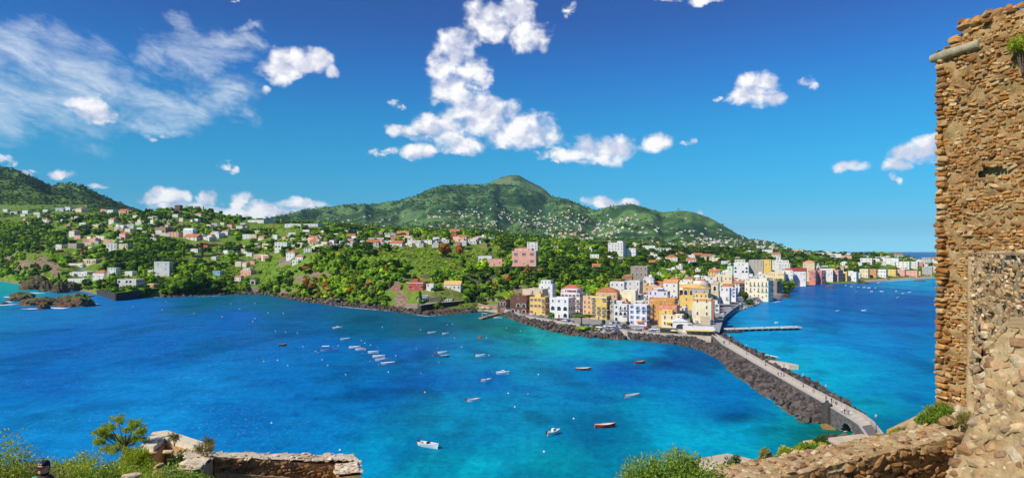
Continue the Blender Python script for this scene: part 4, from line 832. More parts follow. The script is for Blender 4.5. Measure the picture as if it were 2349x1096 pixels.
# --- far specks: white hamlets on the mountain, too small to pick apart
def hamlets():
    V = []; Q = []; MI = []; wall_i = dict(white=0, pale=1, pink=2, cream=3, peach=3, lilac=0, brown=1); zones = [(1180,505,170,28,230),(1080,490,90,14,50),(1500,535,210,24,150),(1340,520,110,34,110),(1640,555,100,12,80),(1720,556,70,12,70),(1300,548,160,14,80),(860,505,90,10,34),(660,508,70,6,16),(980,500,80,12,30),(1450,505,60,12,22),(1760,566,40,8,30),(900,522,200,8,50),(1900,583,60,4,20),(1050,530,120,12,60),(120,500,120,16,40),(330,520,150,26,60),(520,540,90,26,40),(720,552,110,18,50),(900,556,150,12,50),(1090,556,80,10,26),(250,560,90,16,22),(560,590,60,22,14),(2000,596,130,6,50),(1700,590,90,8,40)]
    for cx, cy, rx, ry, n in zones:
        for i in range(n):
            px = cx+rx*random.gauss(0, .5); py = cy+ry*random.gauss(0, .5); X, Y, z = hit(px, py)
            if fb(np.array([X/190]), np.array([Y/260]), 33, 3)[0] < .47 and random.random() < .8: continue
            if Y < (1300 if px > 1320 else 840) or Y > 6000: continue
            w = random.uniform(6, 14)*(1 if Y > 2200 else .95); d = random.uniform(7, 11); h = random.uniform(3, 6.5); a = random.uniform(-.5, .3); o = len(V)
            for zz in (z-5, z+h):
                for lx, ly in ((-w/2, -d/2), (w/2, -d/2), (w/2, d/2), (-w/2, d/2)): rx_, ry_ = rot2(lx, ly, a); V.append((X+rx_, Y+ry_, zz))
            c = random.choice((0, 0, 0, 1, 2, 3)); r = 4 if random.random() < .45 else c
            for f in ((0,1,5,4), (1,2,6,5), (3,0,4,7), (2,3,7,6)): Q.append([o+k for k in f]); MI.append(c)
            Q.append([o+4, o+5, o+6, o+7]); MI.append(r)
    for (px, pb, w, h, c) in SMALL:
        X, Y, z = hit(px, pb); w = w*Y/F; h = h*Y/F; d = .7*w; a = random.uniform(-.2, .3); o = len(V)
        for zz in (z-4, z+h):
            for lx, ly in ((-w/2, -d/2), (w/2, -d/2), (w/2, d/2), (-w/2, d/2)): rx_, ry_ = rot2(lx, ly, a); V.append((X+rx_, Y+d/2+ry_, zz))
        for f in ((0,1,5,4), (1,2,6,5), (3,0,4,7), (2,3,7,6)): Q.append([o+k for k in f]); MI.append(wall_i[c])
        Q.append([o+4, o+5, o+6, o+7]); MI.append(random.choice((0, 1, 4)))
    me = mesh_np('distant_houses', V, Q, [wallm('white'), wallm('pale'), wallm('pink'), wallm('cream'), roofm('tile')], MI)
    tag(link('distant_houses', me), 'hundreds of tiny white houses sprinkled over the lower mountain slopes', 'houses', None, 'stuff')
hamlets()
# ---------------------------------------------------------------- trees and scrub
import bmesh
def ico(sub):
    bm = bmesh.new(); bmesh.ops.create_icosphere(bm, subdivisions=sub, radius=1); bm.verts.ensure_lookup_table()
    V = np.array([v.co[:] for v in bm.verts]); T = np.array([[v.index for v in f.verts] for f in bm.faces]); bm.free(); return V, T
I1, I2, I3 = ico(1), ico(2), ico(3)
def mat_leaf(name='foliage', trans=.32):
    m = bpy.data.materials.new(name); m.use_nodes = True; nt = m.node_tree; nt.nodes.clear()
    tint = node(nt, 'ShaderNodeAttribute', attribute_type='INSTANCER', attribute_name='tint').outputs[0]
    g = node(nt, 'ShaderNodeNewGeometry'); tc = node(nt, 'ShaderNodeTexCoord').outputs['Object']
    n = fbm(nt, tc, 4.5, 4, .7); isl = g.outputs['Random Per Island']
    f = mth(nt, 'ADD', mth(nt, 'MULTIPLY', n, .6), mth(nt, 'MULTIPLY', isl, .5))
    c = mixc(nt, 1., tint, rampc(nt, f, [(.28, (.42, .50, .50)), (.5, (.95, 1, .9)), (.78, (1.75, 1.55, 1.1))]), 'MULTIPLY')
    d = node(nt, 'ShaderNodeBsdfDiffuse'); put(nt, d.inputs[0], c); t = node(nt, 'ShaderNodeBsdfTranslucent'); put(nt, t.inputs[0], mixc(nt, 1., c, (1.3, 1.25, .6, 1), 'MULTIPLY'))
    mx = node(nt, 'ShaderNodeMixShader'); mx.inputs[0].default_value = trans; nt.links.new(d.outputs[0], mx.inputs[1]); nt.links.new(t.outputs[0], mx.inputs[2])
    o = node(nt, 'ShaderNodeOutputMaterial'); nt.links.new(mx.outputs[0], o.inputs[0]); return m
MLEAF = mat_leaf(); MBARK = pm('bark', (.14,.10,.07), .9, .4, 3, .4)
def crown_mesh(kind, seed):
    r = np.random.default_rng(seed); V = []; T = []; o = 0; cen = []
    def lump(c, rad, base=I2):
        nonlocal o
        v = base[0].copy(); v = v*(1+.26*(r.random((len(v), 1))-.5)*2); v = v*np.asarray(rad)+np.asarray(c); V.append(v); T.append(base[1]+o); o += len(v); cen.append((c, rad))
    if kind == 'round':
        lump((0, 0, .52), (.33, .33, .30))
        for i in range(15):
            a = r.uniform(0, 2*pi); z = r.uniform(-.75, 1); q = sqrt(max(0, 1-z*z*.9)); R = r.uniform(.27, .37); s = r.uniform(.11, .2)
            lump((R*q*cos(a), R*q*sin(a), .53+z*.30), (s, s, s*.8))
    elif kind == 'tall':
        for i in range(16):
            z = r.uniform(.16, .98); q = (1-abs(z-.5)*1.3)*.24; a = r.uniform(0, 2*pi); s = r.uniform(.10, .16)
            lump((q*cos(a), q*sin(a), z), (s, s, s*.95))
    elif kind == 'pine':
        for i in range(18):
            a = r.uniform(0, 2*pi); q = sqrt(r.random())*.42; s = r.uniform(.12, .19)
            lump((q*cos(a), q*sin(a), .83-q*q*.45+r.uniform(-.03, .03)), (s, s, s*.5))
    elif kind == 'cypress':
        for i in range(12): z = .06+.9*i/11; q = .10*(1-z)**.6+.015; lump((r.uniform(-.02, .02), r.uniform(-.02, .02), z), (q+.03, q+.03, .09))
    elif kind == 'shrub':
        for i in range(8):
            a = r.uniform(0, 2*pi); q = r.uniform(.05, .36); s = r.uniform(.16, .28); lump((q*cos(a), q*sin(a), .22+r.uniform(0, .36)*(1-q*1.6)), (s, s, s*.85), I2)
    # loose leaf sprays all over the surface
    n = {'round': 420, 'tall': 380, 'pine': 420, 'cypress': 200, 'shrub': 200}[kind]; P = []
    for i in range(n):
        c, rad = cen[r.integers(len(cen))]; d = r.normal(size=3); d /= np.linalg.norm(d); p = np.array(c)+d*np.array(rad)*r.uniform(.95, 1.22); s = r.uniform(.022, .05)
        u = r.normal(size=3); u -= d*(u@d)*.6; u /= np.linalg.norm(u); w = np.cross(d, u); V.append(np.array([p-u*s-w*s*.5, p+u*s, p+w*s*.9+d*s*.6])); T.append(np.array([[0, 1, 2]])+o); o += 3
    return mesh_np('crown', np.concatenate(V), np.concatenate(T), [MLEAF])
def trunk_mesh(kind, seed):
    r = random.Random(seed); b = MB()
    if kind == 'pine':
        b.tube([(0, 0, -.1), (.02, .01, .35), (.0, -.01, .72)], [.035, .028, .022], 7)
        for i in range(6): a = i*pi/3+r.random(); b.tube([(0, 0, .6), (.14*cos(a), .14*sin(a), .73), (.3*cos(a), .3*sin(a), .8)], [.018, .012, .006], 5)
    elif kind == 'cypress': b.tube([(0, 0, -.1), (0, 0, .5)], [.03, .015], 6)
    else:
        b.tube([(0, 0, -.12), (.02, 0, .2), (0, .02, .5)], [.045, .035, .02], 7)
        for i in range(4): a = i*pi/2+r.random(); b.tube([(.01, 0, .2), (.12*cos(a), .12*sin(a), .38), (.22*cos(a), .22*sin(a), .55)], [.024, .016, .008], 5)
    return b.mesh('trunk', [MBARK])
CR = {k: [crown_mesh(k, 10*i+j) for j in range(n)] for i, (k, n) in enumerate((('round', 5), ('tall', 3), ('pine', 3), ('cypress', 2), ('shrub', 4)))}
TK = {k: trunk_mesh(k, 5) for k in CR}
def tree(kind, X, Y, z, h, wd, tint, label, group=None, name='tree', cat='tree', v=None):
    r = link(name, None, None, (X, Y, z), random.uniform(0, 6.28)); tag(r, label, cat, group); v = random.randrange(len(CR[kind])) if v is None else v
    c = link('crown', CR[kind][v], r, (0, 0, 0), 0, (wd, wd, h)); c['tint'] = [float(t) for t in tint]
    link('trunk', TK[kind], r, (0, 0, 0), 0, (wd, wd, h)); return r
DARK = (.045,.10,.020); PINE = (.060,.11,.022); MID = (.115,.215,.026); BRIGHT = (.21,.35,.03); LIME = (.33,.46,.035); OLIVE = (.20,.22,.045); RUST = (.30,.12,.03); OCHRE = (.28,.20,.05)
FIELDS = [(1010,575,110,14),(1050,602,120,16),(930,590,60,16),(620,523,70,8),(690,535,60,8),(540,560,36,8),(860,600,40,12),(220,560,50,10),(300,520,60,5),(600,612,60,10),(1000,625,80,8),(480,520,90,6),(880,552,60,3),(1100,632,26,8)]
def scatter():
    pxe = np.linspace(-40, 2180, 371); ye = np.geomspace(360, 6600, 330)
    pc = (pxe[1:]+pxe[:-1])/2; yc = sqrt(1)*np.sqrt(ye[1:]*ye[:-1]); PX, YC = np.meshgrid(pc, yc); dY = np.repeat((ye[1:]-ye[:-1])[:, None], len(pc), 1)
    z0 = terrain(PX.ravel(), YC.ravel()).reshape(PX.shape); z1 = terrain(PX.ravel(), (YC+dY).ravel()).reshape(PX.shape)
    r0 = HY-(z0-H)*F/YC; r1 = HY-(z1-H)*F/(YC+dY); dp = r0-r1
    # hide ground that the land before it covers
    top = np.minimum.accumulate(r0, axis=0); seen = r0 <= top+5
    s = np.where(YC > 1750, YC*.0040, np.clip(YC*.0056, 3.9, 60)); A = dY*(pxe[1]-pxe[0])/F*YC; slope = (z1-z0)/dY
    n = A/s**2*np.clip(.25+slope*1.6, .35, 1.8)*seen*(z0 > .8); n = np.where(YC > 1500, np.minimum(n*1.15, 4), n)
    k = rng.poisson(n).ravel(); px = np.repeat(PX.ravel(), k)+rng.uniform(-.5, .5, k.sum())*(pxe[1]-pxe[0]); Y = np.repeat(YC.ravel(), k)+rng.uniform(-.5, .5, k.sum())*np.repeat(dY.ravel(), k)
    X = (px-CX)/F*Y; z = terrain(px, Y); row = HY-(z-H)*F/Y; N = len(px)
    ok = (z > 1.0) & ~in_town(px, Y)
    fld = np.zeros(N, bool)
    for cx, cy, rx, ry in FIELDS: fld |= ((px-cx)/rx)**2+((row-cy)/ry)**2+(fb(X/18, Y/18, 61)-.5)*1.2 < 1
    n1 = fb(X/130, Y/130, 71); n2 = fb(X/30, Y/30, 73)
    fld |= (n1 > .535) & (Y < 1700) & (n2 > .45)
    open_far = (fb(X/330, Y/330, 75) > .515) & (Y > 1700) & (row > 470)
    clf = np.zeros(N, bool)
    for cx, cy, rx, ry in CLIFFS: clf |= ((px-cx)/rx)**2+((row-cy)/ry)**2 < .75
    ok &= ~clf | (rng.random(N) < .12); ok &= ~open_far | (rng.random(N) < .10)
    hs = np.array([(h[0], h[1], h[2], h[3], h[4], h[5], h[6]) for h in HOUSES])
    for hx, hy, hr, hp, hb, hw, hh in hs:
        near = (np.abs(px-hp) < hw*.56+2) & (Y < hy+hr) & (Y > hy-hr-max(20, hh*2.2)*max(1, hy/700)*1.1)
        ok &= ~near
    u = rng.random(N); h = s_of(Y)*np.exp(rng.normal(.36, .30, N)); far = Y > 1750
    kind = np.where(u < .44, 0, np.where(u < .60, 1, np.where(u < .68, 2, 4))); kind = np.where(fld | far & (u < .35), 4, kind); kind = np.where((u > .985) & ~far & ~fld, 3, kind)
    h = np.where(kind == 4, h*.5, h); h = np.where(fld, np.minimum(h, 2.4), h); h = np.where(far, np.clip(h*.26, 2.5, 10), h); h = np.where(kind == 2, h*1.2, h); h = np.where((kind != 4) & ~far, np.clip(h, 3.5, 11), h)
    wd = h*np.where(kind == 1, .95, np.where(kind == 2, 1.05, np.where(kind == 3, 1.0, np.where(kind == 4, 1.5, 1.05))))*rng.uniform(.85, 1.2, N); wd = np.where(far, wd*1.55, wd)
    t = rng.random(N); n3 = fb(X/60, Y/60, 81); pal = np.array([DARK, MID, BRIGHT, LIME, OLIVE, RUST, OCHRE, PINE])
    ci = np.where(t < .26, 0, np.where(t < .62, 1, np.where(t < .84, 2, np.where(t < .90, 4, np.where(t < .93, 3, 7))))); ci = np.where(n3 > .58, np.where(t < .5, 2, np.where(t < .75, 3, 1)), ci); ci = np.where(n3 < .40, np.where(t < .6, 0, 1), ci)
    ci = np.where(kind == 2, 7, ci); ci = np.where(kind == 3, 0, ci); ci = np.where(fld, np.where(t < .55, 3, np.where(t < .85, 2, 6)), ci)
    rust = ((np.abs(px-800) < 120) & (np.abs(row-650) < 34) | (np.abs(px-900) < 40) & (np.abs(row-660) < 40) | (np.abs(px-1190) < 70) & (np.abs(row-650) < 22) | (np.abs(px-130) < 60) & (np.abs(row-600) < 24)) & (rng.random(N) < .17)
    ci = np.where(rust, np.where(t < .6, 5, 6), ci)
    lush = (np.abs(px-650) < 130) & (np.abs(row-648) < 46) & (rng.random(N) < .5) & (kind != 2); ci = np.where(lush & ~rust, np.where(t < .55, 2, 3), ci)
    tint = pal[ci]*rng.uniform(.75, 1.3, (N, 1))*rng.uniform(.92, 1.08, (N, 3))
    wood = (px > 1380) & (row < 612) & (Y < 1900) & (px < 1990) & (row > 552); tint[wood] *= .6
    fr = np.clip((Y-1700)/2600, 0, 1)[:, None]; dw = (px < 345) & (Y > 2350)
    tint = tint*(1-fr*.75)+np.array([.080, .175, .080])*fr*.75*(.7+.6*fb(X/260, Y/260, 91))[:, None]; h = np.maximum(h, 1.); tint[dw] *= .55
    # far crowns blend to blue-green with distance; far left ones are darker
    I = np.nonzero(ok)[0]
    size = np.sqrt(wd*h)*F/Y*(kind != 4)*~far; big = I[np.argsort(-size[I])]; thin = []; took = np.zeros(N, bool)
    KN = ['round', 'tall', 'pine', 'cypress', 'shrub']; CN = ['dark green', 'mid green', 'fresh green', 'lime green', 'olive', 'rust-brown', 'ochre', 'dark pine green']; KW = ['round', 'tall bushy', 'umbrella-shaped', 'slim cypress']
    cnt = 0; cellc = {}
    for i in big:
        c = (int(px[i]//26), int(row[i]//13))
        if cellc.get(c, 0) >= 1: continue
        lab = autolabel(f'{CN[ci[i]]} {KW[kind[i]]} tree', px[i], row[i], 9)
        if not lab: continue
        cellc[c] = 1; took[i] = True; cnt += 1
        tree(KN[kind[i]], X[i], Y[i], z[i]-.2, h[i], wd[i], tint[i], lab, 'trees on the slopes above the bay')
        if cnt >= 262: break
    I = I[~took[I]]
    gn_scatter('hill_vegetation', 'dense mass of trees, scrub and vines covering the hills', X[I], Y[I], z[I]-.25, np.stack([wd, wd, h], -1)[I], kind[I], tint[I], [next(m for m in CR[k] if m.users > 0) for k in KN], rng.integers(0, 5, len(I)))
    print('SCATTER', len(I), cnt)
def s_of(Y): return np.clip(Y*.0056, 3.9, 60)
def gn_scatter(name, label, X, Y, z, scl, kind, tint, srcs, _v):
    me = bpy.data.meshes.new(name); n = len(X); me.vertices.add(n); me.vertices.foreach_set('co', np.stack([X, Y, z], -1).astype(np.float32).ravel())
    for nm, ty, arr in (('scl', 'FLOAT_VECTOR', scl), ('rot', 'FLOAT_VECTOR', np.stack([rng.normal(0, .06, n), rng.normal(0, .06, n), rng.uniform(0, 6.28, n)], -1))):
        a = me.attributes.new(nm, ty, 'POINT'); a.data.foreach_set('vector', np.asarray(arr, np.float32).ravel())
    a = me.attributes.new('tint', 'FLOAT_COLOR', 'POINT'); a.data.foreach_set('color', np.concatenate([tint, np.ones((n, 1))], 1).astype(np.float32).ravel())
    a = me.attributes.new('kind', 'INT', 'POINT'); a.data.foreach_set('value', np.asarray(kind, np.int32))
    o = link(name, me); tag(o, label, None, None, 'stuff')
    ng = bpy.data.node_groups.new(name, 'GeometryNodeTree'); ng.interface.new_socket('Geometry', in_out='INPUT', socket_type='NodeSocketGeometry'); ng.interface.new_socket('Geometry', in_out='OUTPUT', socket_type='NodeSocketGeometry')
    gi = ng.nodes.new('NodeGroupInput'); go = ng.nodes.new('NodeGroupOutput'); jn = ng.nodes.new('GeometryNodeJoinGeometry')
    def named(t, nm): q = ng.nodes.new('GeometryNodeInputNamedAttribute'); q.data_type = t; q.inputs[0].default_value = nm; return [x for x in q.outputs if x.enabled][0]
    ks = named('INT', 'kind'); ss = named('FLOAT_VECTOR', 'scl'); rs = named('FLOAT_VECTOR', 'rot')
    for k, src in enumerate(srcs):
        so_ = next(ob for ob in COL.objects if ob.type == 'MESH' and ob.data == src)
        oi = ng.nodes.new('GeometryNodeObjectInfo'); oi.inputs[0].default_value = so_; oi.transform_space = 'ORIGINAL'; oi.inputs['As Instance'].default_value = True
        cp = ng.nodes.new('FunctionNodeCompare'); cp.data_type = 'INT'; cp.operation = 'EQUAL'; ng.links.new(ks, cp.inputs[2]); cp.inputs[3].default_value = k
        ip = ng.nodes.new('GeometryNodeInstanceOnPoints'); ng.links.new(gi.outputs[0], ip.inputs['Points']); ng.links.new(cp.outputs[0], ip.inputs['Selection']); ng.links.new(oi.outputs['Geometry'], ip.inputs['Instance'])
        ng.links.new(rs, ip.inputs['Rotation']); ng.links.new(ss, ip.inputs['Scale']); ng.links.new(ip.outputs[0], jn.inputs[0])
    ng.links.new(jn.outputs[0], go.inputs[0]); md = o.modifiers.new('scatter', 'NODES'); md.node_group = ng
    return o
def named_trees():
    D = [(1022,590,32,34,'round',RUST,'rust-orange leafless looking round tree on the green plateau','the rust-orange tree'),(1056,588,24,28,'round',RUST,'second smaller rust-brown tree right of the rust-orange tree',None),
     (1334,748,52,30,'pine',MID,'spreading umbrella pine in the harbour car park','the harbour umbrella pine'),(1265,733,16,18,'round',MID,'small leafy palm-like tree in front of the white arcaded house',None),
     (961,699,18,30,'tall',BRIGHT,'bright green tree climbing the cliff below the red terraced villa',None),(1000,690,26,34,'pine',PINE,'big dark umbrella pine right of the red terraced villa','the villa pine'),
     (400,636,10,30,'cypress',DARK,'slim dark cypress right behind the tall white square villa',None),(464,590,6,24,'cypress',DARK,'thin dark cypress at the long red hotel terrace',None),(652,592,6,22,'cypress',DARK,'thin dark cypress below the arched hillside villa',None),
     (1570,728,6,12,'round',MID,'small clipped round tree left in the town lane','the lane trees'),(1577,730,6,13,'round',MID,'clipped round tree in the middle of the town lane',None),(1584,734,6,12,'round',MID,'clipped round tree nearest the tall beige house in the lane',None),(1586,742,7,12,'round',DARK,'dark clipped tree at the front end of the town lane',None),
     (1440,745,10,10,'round',DARK,'dark little tree beside the lilac house ground floor',None),(1385,745,9,14,'round',DARK,'small dark tree at the foot of the tall yellow balcony house',None),(1718,704,24,16,'round',DARK,'dark garden tree between the coast road and the long pale house',None),(1708,688,20,16,'tall',DARK,'tall dark tree behind the orange roofed shed',None),
     (1060,612,20,22,'tall',MID,'tall green tree standing in the lime green terraces',None),(1165,580,44,26,'round',DARK,'wide dark tree crown behind the salmon pink villa','the wide dark plateau tree'),(1215,572,24,18,'round',DARK,'dark tree beside the stacked white houses',None),(805,536,34,18,'pine',PINE,'dark umbrella pine on the crest in the middle','the crest pine'),(745,543,30,20,'pine',PINE,'broad dark pine left of the crest pine',None),(720,540,26,16,'pine',PINE,'lower dark pine at the left of the two crest pines',None),
     (530,606,34,30,'round',BRIGHT,'bright green round tree above the shore in the left valley',None),(420,672,50,40,'round',MID,'large round evergreen tree by the dark sea wall','the large sea-wall tree'),(455,672,44,42,'round',DARK,'large dark tree right of the sea-wall tree','the dark shore trees'),(395,674,30,26,'round',BRIGHT,'light green tree pressed against the dark sea wall end',None),(490,672,40,32,'round',DARK,'dark spreading tree over the pale shore boulders',None),(515,650,34,20,'pine',MID,'flat-topped green pine over the pale blue shore house',None)]
    for px, pb, w, h, k, t, lab, lm in D:
        X, Y, z = hit(px, pb); s = Y/F; f = dict(round=.95, tall=.8, pine=1.1, cypress=.3, shrub=1)[k]; tree(k, X, Y, z-.2, h*s*1.05, w*s/f, t, lab)
        if lm: LM.append((px, pb-h/2, lm))
named_trees()
for px, pb, w, h, t, lab in ((1325,757,22,8,OLIVE,'low olive shrub bed at the harbour car park kerb'),(1345,758,26,9,BRIGHT,'bright green shrub bed beside the olive one in the car park'),(1362,758,16,7,OCHRE,'yellowish shrub at the right end of the car park bed'),(1300,752,14,6,MID,'small green shrub left of the car park bed')):
    X, Y, z = hit(px, pb); s = Y/F; tree('shrub', X, Y, z-.1, h*s*1.5, w*s/.8, t, lab, None, 'shrub', 'shrub', 0)
scatter()
# ---------------------------------------------------------------- rocks
def mat_rock(name, c1, c2, wet=True):
    m, nt, b = bsdf(name); g = node(nt, 'ShaderNodeNewGeometry'); oi = node(nt, 'ShaderNodeObjectInfo')
    r = mth(nt, 'FRACT', mth(nt, 'ADD', g.outputs['Random Per Island'], oi.outputs['Random']))
    c = mixc(nt, r, (*c1, 1), (*c2, 1)); n = fbm(nt, g.outputs['Position'], 2.2, 7, .7)
    c = mixc(nt, 1., c, rampc(nt, n, [(.3, (.5, .5, .5)), (.7, (1.5, 1.45, 1.4))]), 'MULTIPLY')
    if wet:   # weed and algae band at the water line
        sp = node(nt, 'ShaderNodeSeparateXYZ'); nt.links.new(g.outputs['Position'], sp.inputs[0]); f = sstep(nt, mth(nt, 'ADD', sp.outputs[2], mth(nt, 'MULTIPLY', n, -1.1)), .35, -.25)
        c = mixc(nt, f, c, (.14, .075, .022, 1))
    put(nt, b.inputs['Base Color'], c); b.inputs['Roughness'].default_value = .8
    bn = node(nt, 'ShaderNodeBump'); bn.inputs['Strength'].default_value = .6; bn.inputs['Distance'].default_value = .15
    put(nt, bn.inputs['Height'], fbm(nt, g.outputs['Position'], 3, 8, .7)); nt.links.new(bn.outputs[0], b.inputs['Normal']); return m
MROCK = mat_rock('lava_rock', (.022, .019, .019), (.135, .105, .092)); MROCKP = mat_rock('pale_rock', (.22, .19, .16), (.52, .46, .38))
def rock_shape(seed, base=I1, j=.32):
    r = np.random.default_rng(seed); v = base[0].copy(); v = v*(1+j*(r.random((len(v), 1))-.5)*2)
    for _ in range(4):        # a few cleaved faces
        d = r.normal(size=3); d /= np.linalg.norm(d); q = v@d; t = r.uniform(.45, .7); v = np.where((q > t)[:, None], v-np.outer(q-t, d), v)
    return v
RS = [rock_shape(100+i, I2, .18) for i in range(14)]
RM = {}
def rmesh(i, m):
    if (i, m.name) not in RM: RM[(i, m.name)] = mesh_np('boulder', RS[i], I2[1], [m])
    return RM[(i, m.name)]
def rmat(r):
    a = r.normal(size=(3, 3)); q, _ = np.linalg.qr(a); return q*np.sign(np.linalg.det(q))
def rock_field(parent, P, S, mat, most=300, stuff='boulder_heap'):
    """boulders at P with radius S: the largest in view singly, the rest as one heap"""
    P = np.asarray(P); S = np.asarray(S); order = np.argsort(-(S/P[:, 1])); V = []; Tt = []; o = 0
    for n, i in enumerate(order):
        k = rng.integers(len(RS)); sc = S[i]*rng.uniform(.75, 1.3, 3)*np.array([1, 1, .8])
        if n < most:
            ob = link('boulder', rmesh(int(k), mat), parent, P[i]); ob.rotation_euler = rng.uniform(0, 6.28, 3); ob.scale = sc
        else:
            V.append((RS[k]*sc)@rmat(rng).T+P[i]); Tt.append(I2[1]+o); o += len(RS[k])
    if V: tag(link(stuff, mesh_np(stuff, np.concatenate(V), np.concatenate(Tt), [mat]), parent), None, None, None, 'stuff')
def band(A, B, zA, zB, n, smin, smax):
    """rocks strewn between two lines A (upper) and B (water line)"""
    A = np.array(A, float); B = np.array(B, float); P = []; S = []
    la = np.r_[0, np.cumsum(np.hypot(*np.diff(A, axis=0).T))]; la /= la[-1]; lb = np.r_[0, np.cumsum(np.hypot(*np.diff(B, axis=0).T))]; lb /= lb[-1]
    for i in range(n):
        t = rng.random(); u = rng.random(); a = [np.interp(t, la, A[:, k]) for k in (0, 1)]; b = [np.interp(t, lb, B[:, k]) for k in (0, 1)]; s = rng.uniform(smin, smax)*rng.choice([.7, 1, 1, 1.3])
        P.append((a[0]+(b[0]-a[0])*u, a[1]+(b[1]-a[1])*u, zA+(zB-zA)*u+rng.uniform(-.25, .35))); S.append(s)
    return P, S
def core(parent, A, B, zA, zB, mat, nm='rubble_core'):
    V = []; Q = []; n = 24; A = np.array(A, float); B = np.array(B, float); ta = np.linspace(0, 1, len(A)); tb = np.linspace(0, 1, len(B))
    for i in range(n):
        t = i/(n-1); a = [np.interp(t, ta, A[:, k]) for k in (0, 1)]; b = [np.interp(t, tb, B[:, k]) for k in (0, 1)]
        V += [(a[0], a[1], zA), (b[0], b[1], zB)]
    Q = [(2*i, 2*i+1, 2*i+3, 2*i+2) for i in range(n-1)]; link(nm, mesh_np(nm, V, Q, [mat]), parent)
def breakwater(label, A, B, zA, zB, n, smin, smax, mat, most, lm=None, up=None):
    r = link('breakwater', None, None, (0, 0, 0)); tag(r, label, 'breakwater')
    P, S = band(A, B, zA, zB, n, smin, smax); core(r, A, B, zA-.6, zB-.9, mat); rock_field(r, P, S, mat, most)
def sxy(px, py): p = sea(px, py); return p[:2]
# causeway edges on the ground plan
LE = [(107.5,352),(101.4,316),(97.6,266.6),(94.9,229.8),(92.6,196),(91.6,186),(90.9,178),(90.0,170),(84.5,154),(76,134)]
RE = [(112.2,367),(106.8,312),(102.3,262),(99.4,226),(98.0,199),(97.6,189),(97.2,181),(95.6,173),(89.6,155.6),(81,134)]
breakwater('broad slope of dark lava boulders along the left side of the causeway', [(66,372),(82,362),(96,352),(101.2,316),(97.4,266.6),(94.7,229.8),(92.4,196),(91.9,190)],
           [sxy(1450,779),sxy(1510,784.5),sxy(1560,791),sxy(1612,803.5),sxy(1656,829),sxy(1688,860.5),sxy(1723,884),sxy(1776,922),sxy(1837,968),sxy(1899,970)], 3.4, .05, 1500, .7, 1.25, MROCK, 300)
breakwater('narrow band of dark boulders washed by surf on the right side of the causeway', [(112.6,366),(107,312),(102.6,262),(99.8,226),(98.4,199),(97.6,184)],
           [sxy(1648,757),sxy(1700,790),sxy(1737,806),sxy(1772,822),sxy(1823,858),sxy(1881,885),sxy(1946,925),sxy(1985,951)], 3.0, .0, 620, .6, 1.15, MROCK, 280)
breakwater('small heap of dark boulders at the foot of the causeway near the arch', [(88.6,171),(86.5,163),(82,152)], [(84.6,176),(81,168),(73,157)], 1.7, -.1, 190, .5, .95, MROCK, 130)
breakwater('bank of brown boulders below the car park wall of the old town', [(-2,503),(4,468),(20,439),(37,412),(51,395),(63,379)], [sxy(1150,722),sxy(1196,741),sxy(1236,754),sxy(1284,765),sxy(1340,775),sxy(1436,780)], 3.0, .0, 560, .7, 1.3, MROCK, 260)
breakwater('pile of pale broken boulders around the beach end of the coast road', [(150,466),(170,520),(200,590),(236,655)], [sxy(1651,744),sxy(1668,727),sxy(1692,715),sxy(1745,697)], 2.6, .1, 380, .9, 1.6, MROCKP, 200)
def shore_rocks():
    for k, (a, b, n, lab, most) in enumerate(((370, 655, 420, 'strip of dark and pale boulders at the foot of the wooded left shore', 200), (655, 900, 620, 'jumbled dark boulders lining the shore below the brushy cliff', 300), (900, 1090, 520, 'big tumbled rocks in front of the red villa shore', 280))):
        r = link('shore_rocks', None, None, (0, 0, 0)); tag(r, lab, 'rocks'); P = []; S = []
        for i in range(n):
            px = rng.uniform(a, b); ys = float(np.interp(px, _P, _KY[:, 0])); Y = ys+rng.uniform(-9, 12); P.append(((px-CX)/F*Y, Y, max(-.1, gz((px-CX)/F*Y, Y))+rng.uniform(-.2, .5))); S.append(rng.uniform(.7, 1.5)*rng.choice([.8, 1, 1.5]))
        rock_field(r, P, S, MROCK if k else MROCK, most, 'boulder_litter')
shore_rocks()
# ---------------------------------------------------------------- sea stacks, cliffs in the water
I4 = ico(4)
def islet(px, py, wpx, hpx, dpt, label, green=.5, seed=1, sharp=1., name='rock_islet', mat=None):
    X, Y, _ = sea(px, py); w = wpx*Y/F/2; h = hpx*Y/F; v, t = I4; v = v.copy()
    q = fb(v[:, 0]*2.2+seed*3+v[:, 2], v[:, 1]*2.2+v[:, 2]*1.7, seed, 5); q2 = fb(v[:, 0]*6+v[:, 2]*4, v[:, 1]*6-v[:, 2]*3, seed+9, 4); q3 = fb(v[:, 0]*14+v[:, 2]*9, v[:, 1]*14-v[:, 2]*8, seed+4, 3); v = v*(.66+.62*q+.34*(q2-.5)+.16*(q3-.5))[:, None]
    V = v*np.array([w*1.12, dpt, h*1.1]); V[:, 2] = np.maximum(V[:, 2], -2)
    root = link(name, None, None, (X, Y+dpt*.8, 0)); tag(root, label, 'rock')
    link('rock_body', mesh_np('rock_body', V, t, [mat or MISLE]), root); return root
